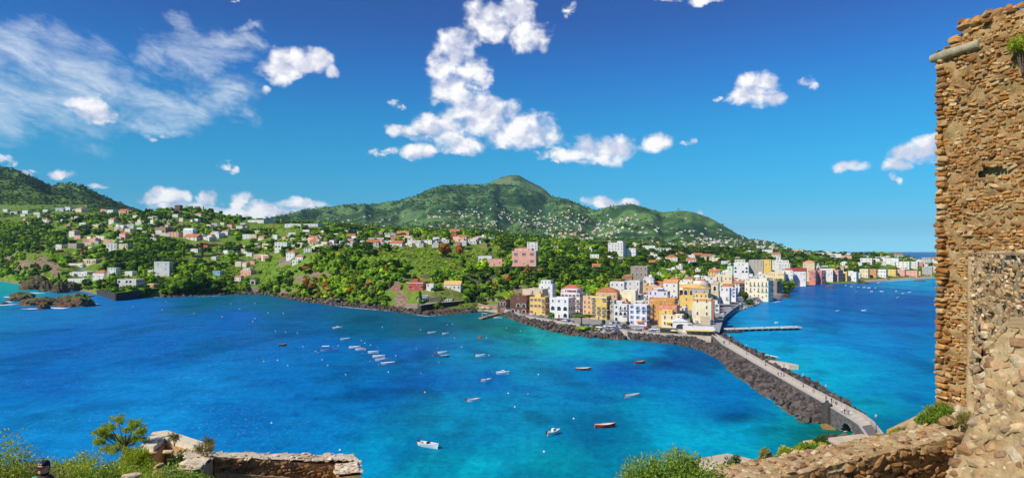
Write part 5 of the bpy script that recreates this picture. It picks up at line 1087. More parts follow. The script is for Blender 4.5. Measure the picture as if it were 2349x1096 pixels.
def mat_islet():
    m, nt, b = bsdf('islet_rock'); g = node(nt, 'ShaderNodeNewGeometry'); sp = node(nt, 'ShaderNodeSeparateXYZ'); nt.links.new(g.outputs['Position'], sp.inputs[0]); sn = node(nt, 'ShaderNodeSeparateXYZ'); nt.links.new(g.outputs['Normal'], sn.inputs[0])
    n = fbm(nt, g.outputs['Position'], .45, 8, .7); c = rampc(nt, n, [(.3, (.03, .016, .010)), (.5, (.13, .065, .034)), (.72, (.28, .165, .09))])
    gr = rampc(nt, fbm(nt, g.outputs['Position'], 1.2, 5, .7), [(.35, (.05, .07, .012)), (.65, (.13, .16, .025))])
    f = mth(nt, 'MULTIPLY', sstep(nt, mth(nt, 'ADD', sn.outputs[2], mth(nt, 'MULTIPLY', n, .9)), .84, 1.12), sstep(nt, sp.outputs[2], 3, 6))
    put(nt, b.inputs['Base Color'], mixc(nt, f, c, gr)); b.inputs['Roughness'].default_value = .9
    bn = node(nt, 'ShaderNodeBump'); bn.inputs['Strength'].default_value = 1.; bn.inputs['Distance'].default_value = .8
    put(nt, bn.inputs['Height'], fbm(nt, g.outputs['Position'], .9, 8, .7)); nt.links.new(bn.outputs[0], b.inputs['Normal']); return m
MISLE = mat_islet()
for a in ((151,704,78,27,13,'green-topped brown rock islet standing alone in front of the sea wall',.6,3),(36,690,50,18,11,'dark low rock islet farthest left in the surf',.3,5),(70,701,74,18,12,'long brown rock ridge with a green hump in the left surf',.5,8),(93,709,20,12,5,'little bare rock between the two bigger islets',0,12),
          (70,664,54,30,14,'big dark sea cliff stump below the headland',.5,21),(100,668,30,22,10,'small rounded rock right of the dark cliff stump',.4,23),(127,672,28,22,10,'green-capped rock beside the bathing landing',.5,25),(150,668,30,20,12,'dark rock buttress behind the bathing landing',.4,27),(4,698,10,4,4,'tiny rock at the left picture edge in the foam',0,29),
          (1800,683,32,9,7,'dark rock tongue at the foot of the rocky point',0,31),(1907,661,26,3.5,4,'flat dark reef off the red waterside hotel',0,33),(1984,650.5,22,4,4,'flat dark reef near the ferry berth',0,35),(2112,645.5,24,2.6,4,'low dark reef off the far beach',0,37),
          (1020,719,40,9,6,'dark rock mass under the shore wall by the bathing cabins',0,41),(980,722,26,9,5,'pointed dark rock left of the shore wall',0,43),(1700,690,26,5,6,'dark boulder mound by the coast road trees',0,45)):
    islet(*a[:5], a[5], a[6], a[7])
def surf():
    m = bpy.data.materials.new('surf_foam'); m.use_nodes = True; nt = m.node_tree; b = nt.nodes['Principled BSDF']; pos = node(nt, 'ShaderNodeNewGeometry').outputs['Position']
    b.inputs['Base Color'].default_value = (.82, .86, .88, 1); b.inputs['Roughness'].default_value = .9
    n = fbm(nt, pos, .35, 7, .72, .5); ed = node(nt, 'ShaderNodeVertexColor', layer_name='edge').outputs[0]
    put(nt, b.inputs['Alpha'], sstep(nt, mth(nt, 'MULTIPLY', n, ed), .34, .52))
    V = []; Q = []; E = []
    def strip(pts, wd, k=1.):
        o = len(V); n = len(pts)
        for i, (x, y) in enumerate(pts):
            t = k*(.45+.55*min(1, 3*min(i, n-1-i)/n))
            for j, (q, e) in enumerate(((-1, 0), (-.4, 1), (.3, 1), (1, 0))): V.append((x, y+q*wd, .10)); E.append((e*t, e*t, e*t, 1))
        for i in range(n-1):
            for j in range(3): Q.append((o+4*i+j, o+4*i+4+j, o+4*i+5+j, o+4*i+1+j))
    def ps(l): return [sxy(*p) for p in l]
    def sub(l, n=30): l = np.array(l, float); t = np.linspace(0, len(l)-1, n); return list(zip(np.interp(t, range(len(l)), l[:, 0]), np.interp(t, range(len(l)), l[:, 1])))
    for l, w, k in (([(48,708),(80,708),(110,706),(150,707),(190,702)],7,1.5),([(-10,700),(10,699),(35,698)],10,1.6),([(8,680),(24,682)],5,1.2),([(60,670),(90,672),(108,672)],6,1.2),([(12,691),(30,693)],4,1.2),([(196,697),(240,697)],3,.9),
        ([(1648,758),(1700,791),(1737,808),(1772,824),(1823,860),(1881,887),(1946,927),(1990,953)],2.6,1.15),([(1740,809),(1765,815),(1790,820)],4,1.5),([(1930,990),(1948,984),(1960,980)],1.6,1.2),([(1900,972),(1930,975)],1.2,1.),([(2000,985),(2020,1003),(2045,1012)],2.,1.4),
        ([(730,698),(800,705),(870,711),(930,718)],2.5,1.),([(930,719),(980,725),(1040,721)],2.,1.),([(1826,657),(1850,655),(1862,654)],8,1.3),([(1990,649),(2060,643),(2140,639)],6,1.),([(430,681),(470,680),(560,676)],3,.9),([(1760,697),(1815,684)],4,.9),([(1656,831),(1690,863),(1725,887),(1778,925),(1838,971),(1895,973)],1.6,.85),([(1895,662),(1920,663)],2.5,1.)):
        strip(sub(ps(l)), w, k)
    me = mesh_np('surf', V, Q, [m]); ca = me.color_attributes.new('edge', 'FLOAT_COLOR', 'POINT'); ca.data.foreach_set('color', np.array(E, np.float32).ravel())
    tag(link('surf', me), 'white surf breaking on the rocks', None, None, 'stuff')
surf()
# ---------------------------------------------------------------- causeway with its bridge
MROAD = pm('causeway_paving', (.56,.50,.42), .85, .25, .7, .2, 6); MCOPE = pm('causeway_coping', (.50,.44,.36), .85, .25, 1., .2, 6); MSAND = pm('pale_concrete', (.62,.52,.38), .9, .2, .5, .2)
def mat_blocks():
    m, nt, b = bsdf('lava_blocks'); uv = node(nt, 'ShaderNodeUVMap').outputs[0]; br = node(nt, 'ShaderNodeTexBrick'); put(nt, br.inputs['Vector'], uv)
    br.inputs['Color1'].default_value = (.10, .092, .088, 1); br.inputs['Color2'].default_value = (.19, .17, .155, 1); br.inputs['Mortar'].default_value = (.055, .05, .046, 1); br.inputs['Scale'].default_value = 1; br.inputs['Brick Width'].default_value = 1.1; br.inputs['Row Height'].default_value = .48; br.inputs['Mortar Size'].default_value = .035
    n = fbm(nt, node(nt, 'ShaderNodeNewGeometry').outputs['Position'], .8, 6, .65); put(nt, b.inputs['Base Color'], mixc(nt, 1., br.outputs[0], rampc(nt, n, [(.3, (.6, .6, .6)), (.7, (1.4, 1.35, 1.3))]), 'MULTIPLY')); b.inputs['Roughness'].default_value = .9
    bn = node(nt, 'ShaderNodeBump'); bn.inputs['Strength'].default_value = .7; bn.inputs['Distance'].default_value = .06; put(nt, bn.inputs['Height'], mth(nt, 'SUBTRACT', 1., br.outputs['Fac'])); nt.links.new(bn.outputs[0], b.inputs['Normal']); return m
MBLOCK = mat_blocks()
def causeway():
    r = link('causeway', None, None, (95, 250, 0)); tag(r, 'long paved stone causeway with parapets and one arch running to the old town', 'causeway'); inv = Vector((-95, -250, 0))
    L = np.array(LE); R = np.array(RE); zr = np.full(len(L), 4.0); ti = np.linspace(0, len(L)-1, 91)
    def itp(A): return np.stack([np.interp(ti, range(len(A)), A[:, 0]), np.interp(ti, range(len(A)), A[:, 1])], -1)
    l = itp(L); q = itp(R); n = len(l); off = np.array(inv[:2])
    V = [(*(l[i]+off), 4.) for i in range(n)]+[(*(q[i]+off), 4.) for i in range(n)]
    # two paving tones: pale flags with a darker new stretch near the bridge foot
    mi = [1 if l[i][1] < 171 else 0 for i in range(n-1)]
    link('roadway', mesh_np('roadway', V, [(i, n+i, n+i+1, i+1) for i in range(n-1)], [MROAD, pm('asphalt_patch', (.17,.15,.14), .9, .25, 1.)], mi), r)
    def wall(E, side, nm):
        # outer face with arch hole between Y 173.5 and 182.5, coping on top, inner face of the parapet
        E = E+off; V = []; Q = []; M = []; UV = []; s = np.r_[0, np.cumsum(np.hypot(*np.diff(E, axis=0).T))]; y0, y1 = 172.6, 181.4; ztop = 4.9; th = .5
        d = np.gradient(E, axis=0); nrm = np.stack([-d[:, 1], d[:, 0]], -1); nrm /= np.linalg.norm(nrm, axis=1)[:, None]
        if (nrm[:, 0]*side).mean() < 0: nrm = -nrm
        def quad(a, b, m): o = len(V); V.extend([a[0], b[0], b[1], a[1]]); Q.append((o, o+1, o+2, o+3)); M.append(m)
        ss = np.interp(np.linspace(0, len(s)-1, 361), range(len(s)), s); Ef = np.stack([np.interp(ss, s, E[:, k]) for k in (0, 1)], -1); Nf = np.stack([np.interp(ss, s, nrm[:, k]) for k in (0, 1)], -1)
        yy = Ef[:, 1]+250; u = np.clip((yy-y0)/(y1-y0), 0, 1); zb = np.where((u > 0) & (u < 1), -.1+3.3*np.sqrt(np.clip(1-(2*u-1)**2, 0, 1)), -1.5)
        for i in range(len(ss)-1):
            a, b = Ef[i], Ef[i+1]; quad(((*a, zb[i]), (*a, ztop)), ((*b, zb[i+1]), (*b, ztop)), 0); UV.extend([(ss[i], zb[i]), (ss[i+1], zb[i+1]), (ss[i+1], ztop), (ss[i], ztop)])
        me = mesh_np(nm, V, Q, [MBLOCK], M); uvl = me.uv_layers.new(name='UVMap'); uvl.data.foreach_set('uv', np.array(UV, np.float32).ravel()); link(nm, me, r)
        b = MB(); st = 3
        for i in range(0, len(ss)-1, st):
            j = min(i+st, len(ss)-1); a, c = Ef[i], Ef[j]; na, nc = Nf[i], Nf[j]; o = [(*(a+na*.12), ztop), (*(c+nc*.12), ztop), (*(c-nc*th), ztop), (*(a-na*th), ztop)]; t = [(x, y, ztop+.14) for x, y, z in o]
            b.add(o+t, [(0,1,5,4), (4,5,6,7), (3,7,6,2), (0,3,2,1)], 0)
            b.add([(*(a-na*(th-.04)), 4.), (*(c-nc*(th-.04)), 4.), (*(c-nc*(th-.04)), ztop), (*(a-na*(th-.04)), ztop)], [(0,1,2,3)], 0)
        b.obj('coping', MCOPE, r)
    wall(l, -1, 'parapet_wall'); wall(q, 1, 'parapet_wall')
    # barrel of the arch
    V = []; Q = []; m = 16; y0, y1 = 172.6, 181.4
    for i in range(m+1):
        t = i/m; y = y0+(y1-y0)*t; z = -.1+3.3*sqrt(max(0, 1-(2*t-1)**2)); V += [(np.interp(-y, -l[:, 1], l[:, 0])-95, y-250, z), (np.interp(-y, -q[:, 1], q[:, 0])-95, y-250, z)]
    link('arch_vault', mesh_np('arch_vault', V, [(2*i, 2*i+1, 2*i+3, 2*i+2) for i in range(m)], [MBLOCK]), r)
    # ring of voussoirs and the round pier on the left face
    vb = MB().box(-.30, .30, -.16, .05, 0, .62).mesh('arch_stone', [pm('arch_stone', (.22,.20,.18), .9, .3, 2.)])
    for i in range(11):
        t = (i+.5)/11*pi; y = 177-4.4*cos(t)*1.0; z = -.1+3.3*sin(t); x = float(np.interp(-y, -l[:, 1], l[:, 0])); o = link('arch_stone', vb, r, (x-95-.02, y-250, z)); o.rotation_euler = Matrix(((0, 1, 0), (-sin(t), 0, -cos(t)), (-cos(t), 0, sin(t)))).transposed().to_euler() if False else (t-pi/2, 0, 0)
        o.rotation_euler = (-(pi/2-t) , 0, 0); o.scale = (.7, 1, 1)
    b = MB(); b.lathe([(1.7, -1.5), (1.5, 3.6), (1.5, 5.6), (1.25, 5.7), (.5, 6.0), (.45, 6.6), (.1, 6.7)], 10, 0, (92.1-95-.6, 190-250, 0), sm=False); b.obj('bridge_pier', MBLOCK, r)
    b = MB(); b.prism([(90.3-95, 188-250), (88.2-95, 187-250), (87.2-95, 183.5-250), (90.4-95, 182.5-250)], -1, .45); b.obj('arch_footing', pm('rusty_footing', (.36,.20,.05), .9, .4, 1.), r)
    b = MB(); b.prism([(105.2-95, 300-250), (110-95, 296-250), (119-95, 281-250), (121-95, 276-250), (117-95, 276-250), (105-95, 286-250)], -1, 1.9); b.obj('bathing_slab', MSAND, r)
    return l, q
cl, cq = causeway()
LM += [(1926, 972, 'the causeway arch'), (1640, 765, 'the causeway head'), (1770, 860, 'the middle of the causeway')]
# lamps
def lamp_mesh():
    p = MB(); p.lathe([(.22, 0), (.22, .3), (.12, .4), (.075, .9), (.06, 3.7)], 8); h = MB(); h.lathe([(.06, 3.7), (.28, 3.75), (.34, 4.25), (.22, 4.45), (.05, 4.6)], 8)
    return p.mesh('post', [MIRON]), h.mesh('lantern', [pm('lamp_glass', (.35,.36,.36), .3, .2)])
LPM = lamp_mesh()
for i, (y, sd, lab) in enumerate(((352, 1, 'iron street lamp at the far head of the causeway'), (322, 1, 'iron street lamp second from the town on the causeway'), (290, 1, 'iron street lamp by the pale bathing slab'), (262, 1, 'iron street lamp just past the bathing slab towards the castle'), (240, 1, 'iron street lamp beside the two strolling walkers'), (221, 1, 'iron street lamp at the middle of the near causeway stretch'), (203, 1, 'iron street lamp nearest before the bridge arch'), (166, 1, 'dark iron street lamp on the bend nearest the viewer'))):
    x = float(np.interp(-y, -cq[:, 1], cq[:, 0]))-.75; r = link('street_lamp', None, None, (x, y, 4.)); tag(r, lab, 'street lamp', 'street lamps on the causeway'); link('post', LPM[0], r); link('lantern', LPM[1], r)
# ---------------------------------------------------------------- people (small, on the causeway and quay)
def remeshed(name, mb, vox, mats, smooth=3):
    me = mb.mesh(name, mats); o = bpy.data.objects.new('tmp', me); COL.objects.link(o); md = o.modifiers.new('r', 'REMESH'); md.mode = 'VOXEL'; md.voxel_size = vox; md.use_smooth_shade = True
    s = o.modifiers.new('s', 'SMOOTH'); s.iterations = smooth; s.factor = .5
    dg = bpy.context.evaluated_depsgraph_get(); m2 = bpy.data.meshes.new_from_object(o.evaluated_get(dg)); bpy.data.objects.remove(o); m2.name = name
    m2.materials.clear()
    for m in mats: m2.materials.append(m)
    return m2
def ball(mb, c, r, sx=1, sy=1, sz=1, n=10): mb.lathe([(r*cos(t), r*sin(t)*sz) for t in np.linspace(-1.45, 1.45, 8)], n, 0, c, sx, sy)
def limbs(walk): 
    f = .16*walk; return dict(hipL=(-.09, 0, .92), kneeL=(-.10, -f*.9, .50), ankL=(-.10, -f*.4, .08), hipR=(.09, 0, .92), kneeR=(.10, f*.3, .50), ankR=(.10, f*1.6, .10), shL=(-.19, 0, 1.43), elL=(-.25, f*.6, 1.14), haL=(-.24, f*.2, .88), shR=(.19, 0, 1.43), elR=(.25, -f*.6, 1.14), haR=(.24, -f*1.2, .90))
def small_person_meshes(walk):
    J = limbs(walk); b = MB()
    for s in 'LR':
        b.tube([J['hip'+s], J['knee'+s], J['ank'+s]], [.085, .06, .042], 8); b.tube([J['ank'+s], (J['ank'+s][0], J['ank'+s][1]-.17, J['ank'+s][2]-.05)], [.045, .04], 8); b.tube([J['sh'+s], J['el'+s], J['ha'+s]], [.055, .042, .034], 8); ball(b, J['ha'+s], .045)
        for k in range(4): h = J['ha'+s]; b.tube([h, (h[0]+(k-1.5)*.018, h[1]-.02, h[2]-.10)], [.014, .010], 5)
    b.tube([(0, 0, .88), (0, 0, 1.05), (0, 0, 1.3), (0, 0, 1.45), (0, 0, 1.56)], [.15, .125, .16, .12, .055], 10); ball(b, (0, -.01, 1.66), .10, .85, 1, 1.2); b.tube([(0, -.10, 1.66), (0, -.125, 1.64)], [.02, .012], 5)
    body = remeshed('body', b, .028, [pm('skin', (.55,.30,.20), .6, .1)], 2)
    t = MB(); t.tube([(0, 0, .90), (0, 0, 1.05), (0, 0, 1.3), (0, 0, 1.46)], [.175, .15, .185, .13], 10)
    for s in 'LR': t.tube([J['sh'+s], J['el'+s]], [.075, .06], 8)
    shirt = remeshed('shirt', t, .03, [MTRIM], 2); t = MB()
    for s in 'LR': t.tube([(J['hip'+s][0], J['hip'+s][1], .98), J['knee'+s], (J['ank'+s][0], J['ank'+s][1], J['ank'+s][2]+.06)], [.11, .08, .062], 8)
    trou = remeshed('trousers', t, .03, [MTRIM], 2); t = MB(); ball(t, (0, .015, 1.69), .108, .9, 1, 1.1); hair = t.mesh('hair', [pm('hair_dark', (.03,.02,.015), .7)])
    return body, shirt, trou, hair
SPM = [small_person_meshes(1.), small_person_meshes(.15)]
def cloth(n, c): return pm('cloth_'+n, c, .9, .2, 8)
def small_person(x, y, z, rz, pose, sc, tc, label):
    r = link('person', None, None, (x, y, z), rz); tag(r, label, 'person', 'people on the causeway'); B = SPM[pose]; link('body', B[0], r); link('hair', B[3], r)
    for nm, me, c in (('shirt', B[1], sc), ('trousers', B[2], tc)):
        k = (me.name, c.name)
        if k not in RM: RM[k] = me.copy(); RM[k].materials.clear(); RM[k].materials.append(c)
        link(nm, RM[k], r)
CB, CR_, CW, CD, CBL, CT = cloth('black', (.02,.02,.025)), cloth('red', (.55,.04,.03)), cloth('white', (.75,.74,.72)), cloth('denim', (.06,.09,.17)), cloth('blue', (.10,.22,.45)), cloth('tan', (.45,.34,.22))
for x, u, rz, po, a, b, lab in ((239.5,.35,0,0,CB,CD,'person in black walking away beside one in red on the causeway'),(239,.60,0,0,CR_,CD,'person in a bright red top walking beside one in black'),(323,.45,0,0,CB,CB,'person in dark clothes far along the causeway near the restaurant'),(321,.25,3,0,CBL,CD,'person in blue far along the causeway near the restaurant'),(331,.5,0,0,CW,CT,'person in white near the causeway head'),
   (197.5,.80,.4,1,CB,CD,'person in black leaning near the right parapet before the bridge'),(195.5,.88,2,1,CT,CD,'person in tan beside the right parapet before the bridge'),(212,.86,3,1,CT,CT,'person in tan standing by the mid lamp at the right parapet'),
   (184.5,.22,0,0,CW,CD,'person in white at the left of the group crossing the bridge'),(184,.34,.3,0,CB,CB,'person in black in the middle of the group crossing the bridge'),(183,.46,0,0,CBL,CD,'person in blue at the right of the group crossing the bridge'),(187,.74,1,1,CT,CD,'person in tan sitting height against the right parapet above the arch')):
    xl = float(np.interp(-x, -cl[:, 1], cl[:, 0])); xr = float(np.interp(-x, -cq[:, 1], cq[:, 0])); small_person(xl+.6+(xr-xl-1.2)*u, x, 4.0, rz, po, a, b, lab)
# ---------------------------------------------------------------- quay, parking, walls, pier, jetty
MQUAY = pm('quay_concrete', (.50,.42,.33), .9, .25, .5, .2); MDKW = pm('dark_sea_wall', (.055,.05,.05), .9, .35, .6, .4); MASPH = pm('asphalt', (.20,.20,.205), .9, .25, .4); MSTW = pm('garden_stone_wall', (.30,.225,.165), .9, .3, .8, .5, 3)
def ribbon_wall(pts, z0, z1, th, name, mat, label, cat, cope=None):
    r = link(name, None, None, (pts[0][0], pts[0][1], 0)); tag(r, label, cat); P = np.array([p[:2] for p in pts], float)-np.array(pts[0][:2]); d = np.gradient(P, axis=0); n = np.stack([-d[:, 1], d[:, 0]], -1); n /= np.linalg.norm(n, axis=1)[:, None]; n = n*np.where(n[:, 1:2] < 0, -1, 1); b = MB(); c = MB()
    z0 = z0 if hasattr(z0, '__len__') else [z0]*len(P); z1 = z1 if hasattr(z1, '__len__') else [z1]*len(P)
    for i in range(len(P)-1):
        a, e = P[i], P[i+1]; A, E = a+n[i]*th, e+n[i+1]*th
        b.add([(*a, z0[i]), (*e, z0[i+1]), (*E, z0[i+1]), (*A, z0[i]), (*a, z1[i]), (*e, z1[i+1]), (*E, z1[i+1]), (*A, z1[i])], [(0,1,5,4), (4,5,6,7), (2,3,7,6), (0,4,7,3), (1,2,6,5)])
        if cope: a2, e2, A2, E2 = a-n[i]*.12, e-n[i+1]*.12, A+n[i]*.12, E+n[i+1]*.12; c.add([(*a2, z1[i]), (*e2, z1[i+1]), (*E2, z1[i+1]), (*A2, z1[i]), (*a2, z1[i]+.16), (*e2, z1[i+1]+.16), (*E2, z1[i+1]+.16), (*A2, z1[i]+.16)], [(0,1,5,4), (4,5,6,7), (2,3,7,6), (0,4,7,3), (1,2,6,5), (0,3,2,1)])
    b.obj('masonry', mat, r)
    if cope: c.obj('coping', cope, r)
    return r
ribbon_wall([(-6,512),(0,499),(6,467),(22,438.5),(39,411.5),(53,394.5),(64,380),(66,374)], 0, 4.3, .6, 'quay_wall', MQUAY, 'pale low quay wall around the harbour car park', 'wall', MCOPE)
ribbon_wall([(69,373),(82,363.5),(97,354.5),(106,348)], 0, 4.4, .6, 'quay_wall', MQUAY, 'low quay wall in front of the white-roofed restaurant', 'wall', MCOPE)
ribbon_wall([sxy(266,690),sxy(300,686),sxy(336,682),sxy(366,679)], -1, [7.5,8.2,8.5,8.8], 1.5, 'sea_wall', MDKW, 'tall dark sea wall below the white arcaded hotel', 'wall', None)
ribbon_wall([sxy(222,676),sxy(240,681),sxy(263,689)], -1, [6,7,7.5], 1.5, 'sea_wall', MDKW, 'dark stretch of sea wall left of the white arcaded hotel', 'wall', None)
ribbon_wall([sxy(966,720),sxy(1000,716),sxy(1040,712),sxy(1066,708)], -1, [7,7.4,7.4,7.2], 2.5, 'shore_wall', MDKW, 'dark shore terrace wall under the bathing cabins', 'wall', MCOPE)
def slope_wall(px0, py0, px1, py1, hp, label, th=.8, mat=None):
    A = hit(px0, py0); B = hit(px1, py1); n = 6; pts = [(A[0]+(B[0]-A[0])*i/n, A[1]+(B[1]-A[1])*i/n) for i in range(n+1)]; g = [gz(*p)-1.5 for p in pts]; t = [gz(*p)+min(hp*p[1]/F*.8, 4.5) for p in pts]
    ribbon_wall(pts, g, t, th, 'retaining_wall', mat or MSTW, label, 'wall', MCOPE)
slope_wall(1140,628,1236,622,13,'long stone terrace wall below the salmon pink villa'); slope_wall(1068,640,1140,636,7,'stone terrace wall in the lime green fields'); slope_wall(970,640,1018,640,12,'brown retaining wall above the red terraced villa'); slope_wall(1086,690,1150,690,12,'grey crenellated garden wall left of the brick ruin'); slope_wall(1096,704,1150,706,10,'lower grey garden wall behind the small beach'); slope_wall(930,710,958,712,16,'rough stone retaining wall above the tumbled rocks'); slope_wall(985,694,1010,692,12,'round-cornered grey stone bastion under the turquoise-shuttered house'); slope_wall(560,668,600,668,14,'grey stone ledge wall carrying the shore chapel'); slope_wall(640,612,668,610,9,'dark brown terrace wall below the hillside villas'); slope_wall(330,652,410,648,6,'brown terrace wall under the tall white square villa')
slope_wall(385,634,474,629,3.5,'pale balustrade of the white sun terrace beside the tall villa', 3., MCOPE); slope_wall(440,590,520,582,6,'dark terrace wall under the long red hotel terrace')
def flat_poly(name, pts, z, mat, label=None, kind='structure', cat=None):
    b = MB(); b.prism([p[:2] for p in pts], z-.5, z); o = b.obj(name, mat); tag(o, label, cat, None, kind); return o
flat_poly('car_park', [(-2,500),(6,468),(22.5,439.5),(39.5,412.5),(53.5,395.5),(65,380),(72,380),(72,402),(62,428),(40,440),(22,462),(4,510)], 3.74, MASPH, 'grey asphalt car park along the harbour wall')
flat_poly('coast_road', [(112,372),(118,372),(150,462),(176,520),(208,588),(246,652),(240,655),(200,592),(166,524),(140,470),(118,420)], 3.9, pm('coast_road_paving', (.34,.33,.32), .9, .2, .3), 'grey coast road curving behind the beach boulders')
flat_poly('quay_ground', [(66,373.8),(82,364),(97,355),(108,349),(114,372),(118,420),(104,430),(80,420),(70,395)], 3.72, pm('quay_flags', (.52,.46,.38), .9, .25, .35), 'pale paved quay at the head of the causeway')
def pier():
    p0 = at(1668,755.5,403); p1 = at(1836,748.5,415); x0, x1, y0, y1 = p0[0], p1[0], p0[1]-1, p1[1]-1; r = link('pier', None, None, (x0, y0, 0), atan2(y1-y0, x1-x0)); L = math.hypot(x1-x0, y1-y0); tag(r, 'long low concrete pier on dark piles reaching into the right bay', 'pier')
    b = MB(); b.box(0, L, 0, 5, 1.35, 1.95).box(L-14, L, -1, 0, 1.3, 2.0); b.obj('deck', pm('pier_concrete', (.66,.62,.56), .9, .2, .4), r); pb = MB().box(-.4, .4, .3, 4.7, -1.5, 1.35).mesh('pile', [MDKW])
    for i in range(12): link('pile', pb, r, (1.5+i*(L-3)/11, 0, 0))
    bo = MB().lathe([(.2, 0), (.16, .4), (.26, .5), (.1, .6)], 8).mesh('bollard', [MIRON])
    for i in range(5): link('bollard', bo, r, (5+i*(L-10)/4, .5, 1.95))
    q0 = at(1648,758,399); r2 = link('landing_stage', None, None, (q0[0], q0[1]-2, 0), .05); tag(r2, 'dark low landing stage at the root of the pier', 'landing stage'); b = MB(); b.box(0, 14, 0, 5, -1, .9); b.obj('platform', MDKW, r2)
    j = link('jetty', None, None, (0, 0, 0)); tag(j, 'crooked narrow orange-brown bathing jetty with a small shelter', 'jetty'); m = pm('jetty_wood', (.50,.27,.14), .85, .3, 1.2)
    a, c, e = sea(1102,733), sea(1140,722), sea(1168,719); b = MB()
    for u, v in ((a, c), (c, e)):
        d = Vector((v[0]-u[0], v[1]-u[1], 0)); n = Vector((-d.y, d.x, 0)).normalized()*1.6; b.add([(u[0]-n.x, u[1]-n.y, .7), (v[0]-n.x, v[1]-n.y, .7), (v[0]+n.x, v[1]+n.y, .7), (u[0]+n.x, u[1]+n.y, .7), (u[0]-n.x, u[1]-n.y, 1.2), (v[0]-n.x, v[1]-n.y, 1.2), (v[0]+n.x, v[1]+n.y, 1.2), (u[0]+n.x, u[1]+n.y, 1.2)], [(0,1,5,4), (4,5,6,7), (2,3,7,6), (0,4,7,3), (1,2,6,5)])
    b.obj('deck', m, j); x, y, _ = sea(1111,729); b = MB()
    for sx in (-1.5, 1.5):
        for sy in (-1, 1): b.tube([(x+sx, y+sy, 1.2), (x+sx, y+sy, 3.4)], .08, 6)
    b.obj('shelter_posts', MTRIM, j); b = MB(); b.box(x-2, x+2, y-1.4, y+1.4, 3.4, 3.6); b.obj('shelter_roof', pm('shelter', (.65,.4,.3), .8), j); b = MB()
    for t in (.1, .4, .7, .95): x, y = a[0]+(c[0]-a[0])*t, a[1]+(c[1]-a[1])*t; b.tube([(x, y, -1), (x, y, .7)], .25, 6)
    b.obj('jetty_piles', MDKW, j)
    l = link('landing_jetty', None, None, (*sxy(172,682), 0)); tag(l, 'thin grey plank jetty between the green-topped islet and the sea wall', 'jetty'); b = MB(); q = sxy(216,679); p = sxy(172,682); d = Vector((q[0]-p[0], q[1]-p[1], 0)); b.tube([(0, 0, .8), (d.x, d.y, .8)], [.9, .9], 4); b.obj('deck', MQUAY, l)
pier()
def restaurant():
    r = link('restaurant', None, None, (106, 366, 3.72), radians(-14)); tag(r, 'low waterside restaurant with a broad white flat roof and a yellow awning', 'restaurant'); LM.append((1600, 765, 'the white-roofed restaurant'))
    b = MB()
    for x in np.linspace(-9.5, 6.5, 6):
        for y in (-7.5, 7.5): b.tube([(x, y, 0), (x, y, 3)], .12, 6)
    b.obj('posts', MTRIM, r); b = MB(); b.box(-10, 7, -8, 8, 3, 3.35); b.obj('roof', pm('roof_canvas', (.80,.78,.74), .8, .12, .3), r); b = MB(); b.box(-9, 6, 1, 7.6, 0, 3); b.obj('wall', wallm('pale'), r)
    b = MB()
    for x in (-5, 1): b.box(x-1, x+.2, 0, 1.6, 3.35, 4.1)
    b.obj('roof_vents', pm('vent', (.6,.6,.6), .6), r); link('awning', awning_mesh('yellow'), r, (-1.5, -8.05, 1.7), 0, (15, 3.2, 1.4))
    for i in range(3): link('window', window_mesh('win'), r, (-6+i*4.5, 1, .9), 0, (2, 1, 1.6))
    for i in range(8):
        t = link('cafe_table', None, None, (90+i*1.7+random.uniform(-.4, .4), 366+random.uniform(-4, 3), 3.72)); tag(t, 'small pale cafe table on the quay left of the white-roofed restaurant', 'table', 'cafe tables on the quay'); b = MB(); b.lathe([(.45, .72), (.45, .76)], 8); b.obj('table_top', MTRIM, t); b = MB(); b.tube([(0, 0, 0), (0, 0, .72)], .05, 6); b.obj('leg', MIRON, t)
    k = link('dark_kiosk', None, None, hit(1534,767)[:2]+(3.72,), radians(-20)); tag(k, 'low dark hedge-clad kiosk on the car park edge', 'kiosk'); b = MB(); b.box(-4.5, 4.5, -2.5, 2.5, 0, 2.8); b.obj('wall', pm('kiosk_dark', (.045,.055,.04), .9, .4, 1.5, .5), k); b = MB(); b.box(-4.7, 4.7, -2.7, 2.7, 2.8, 2.95); b.obj('roof', pm('kiosk_roof', (.12,.12,.10), .9), k)
restaurant()
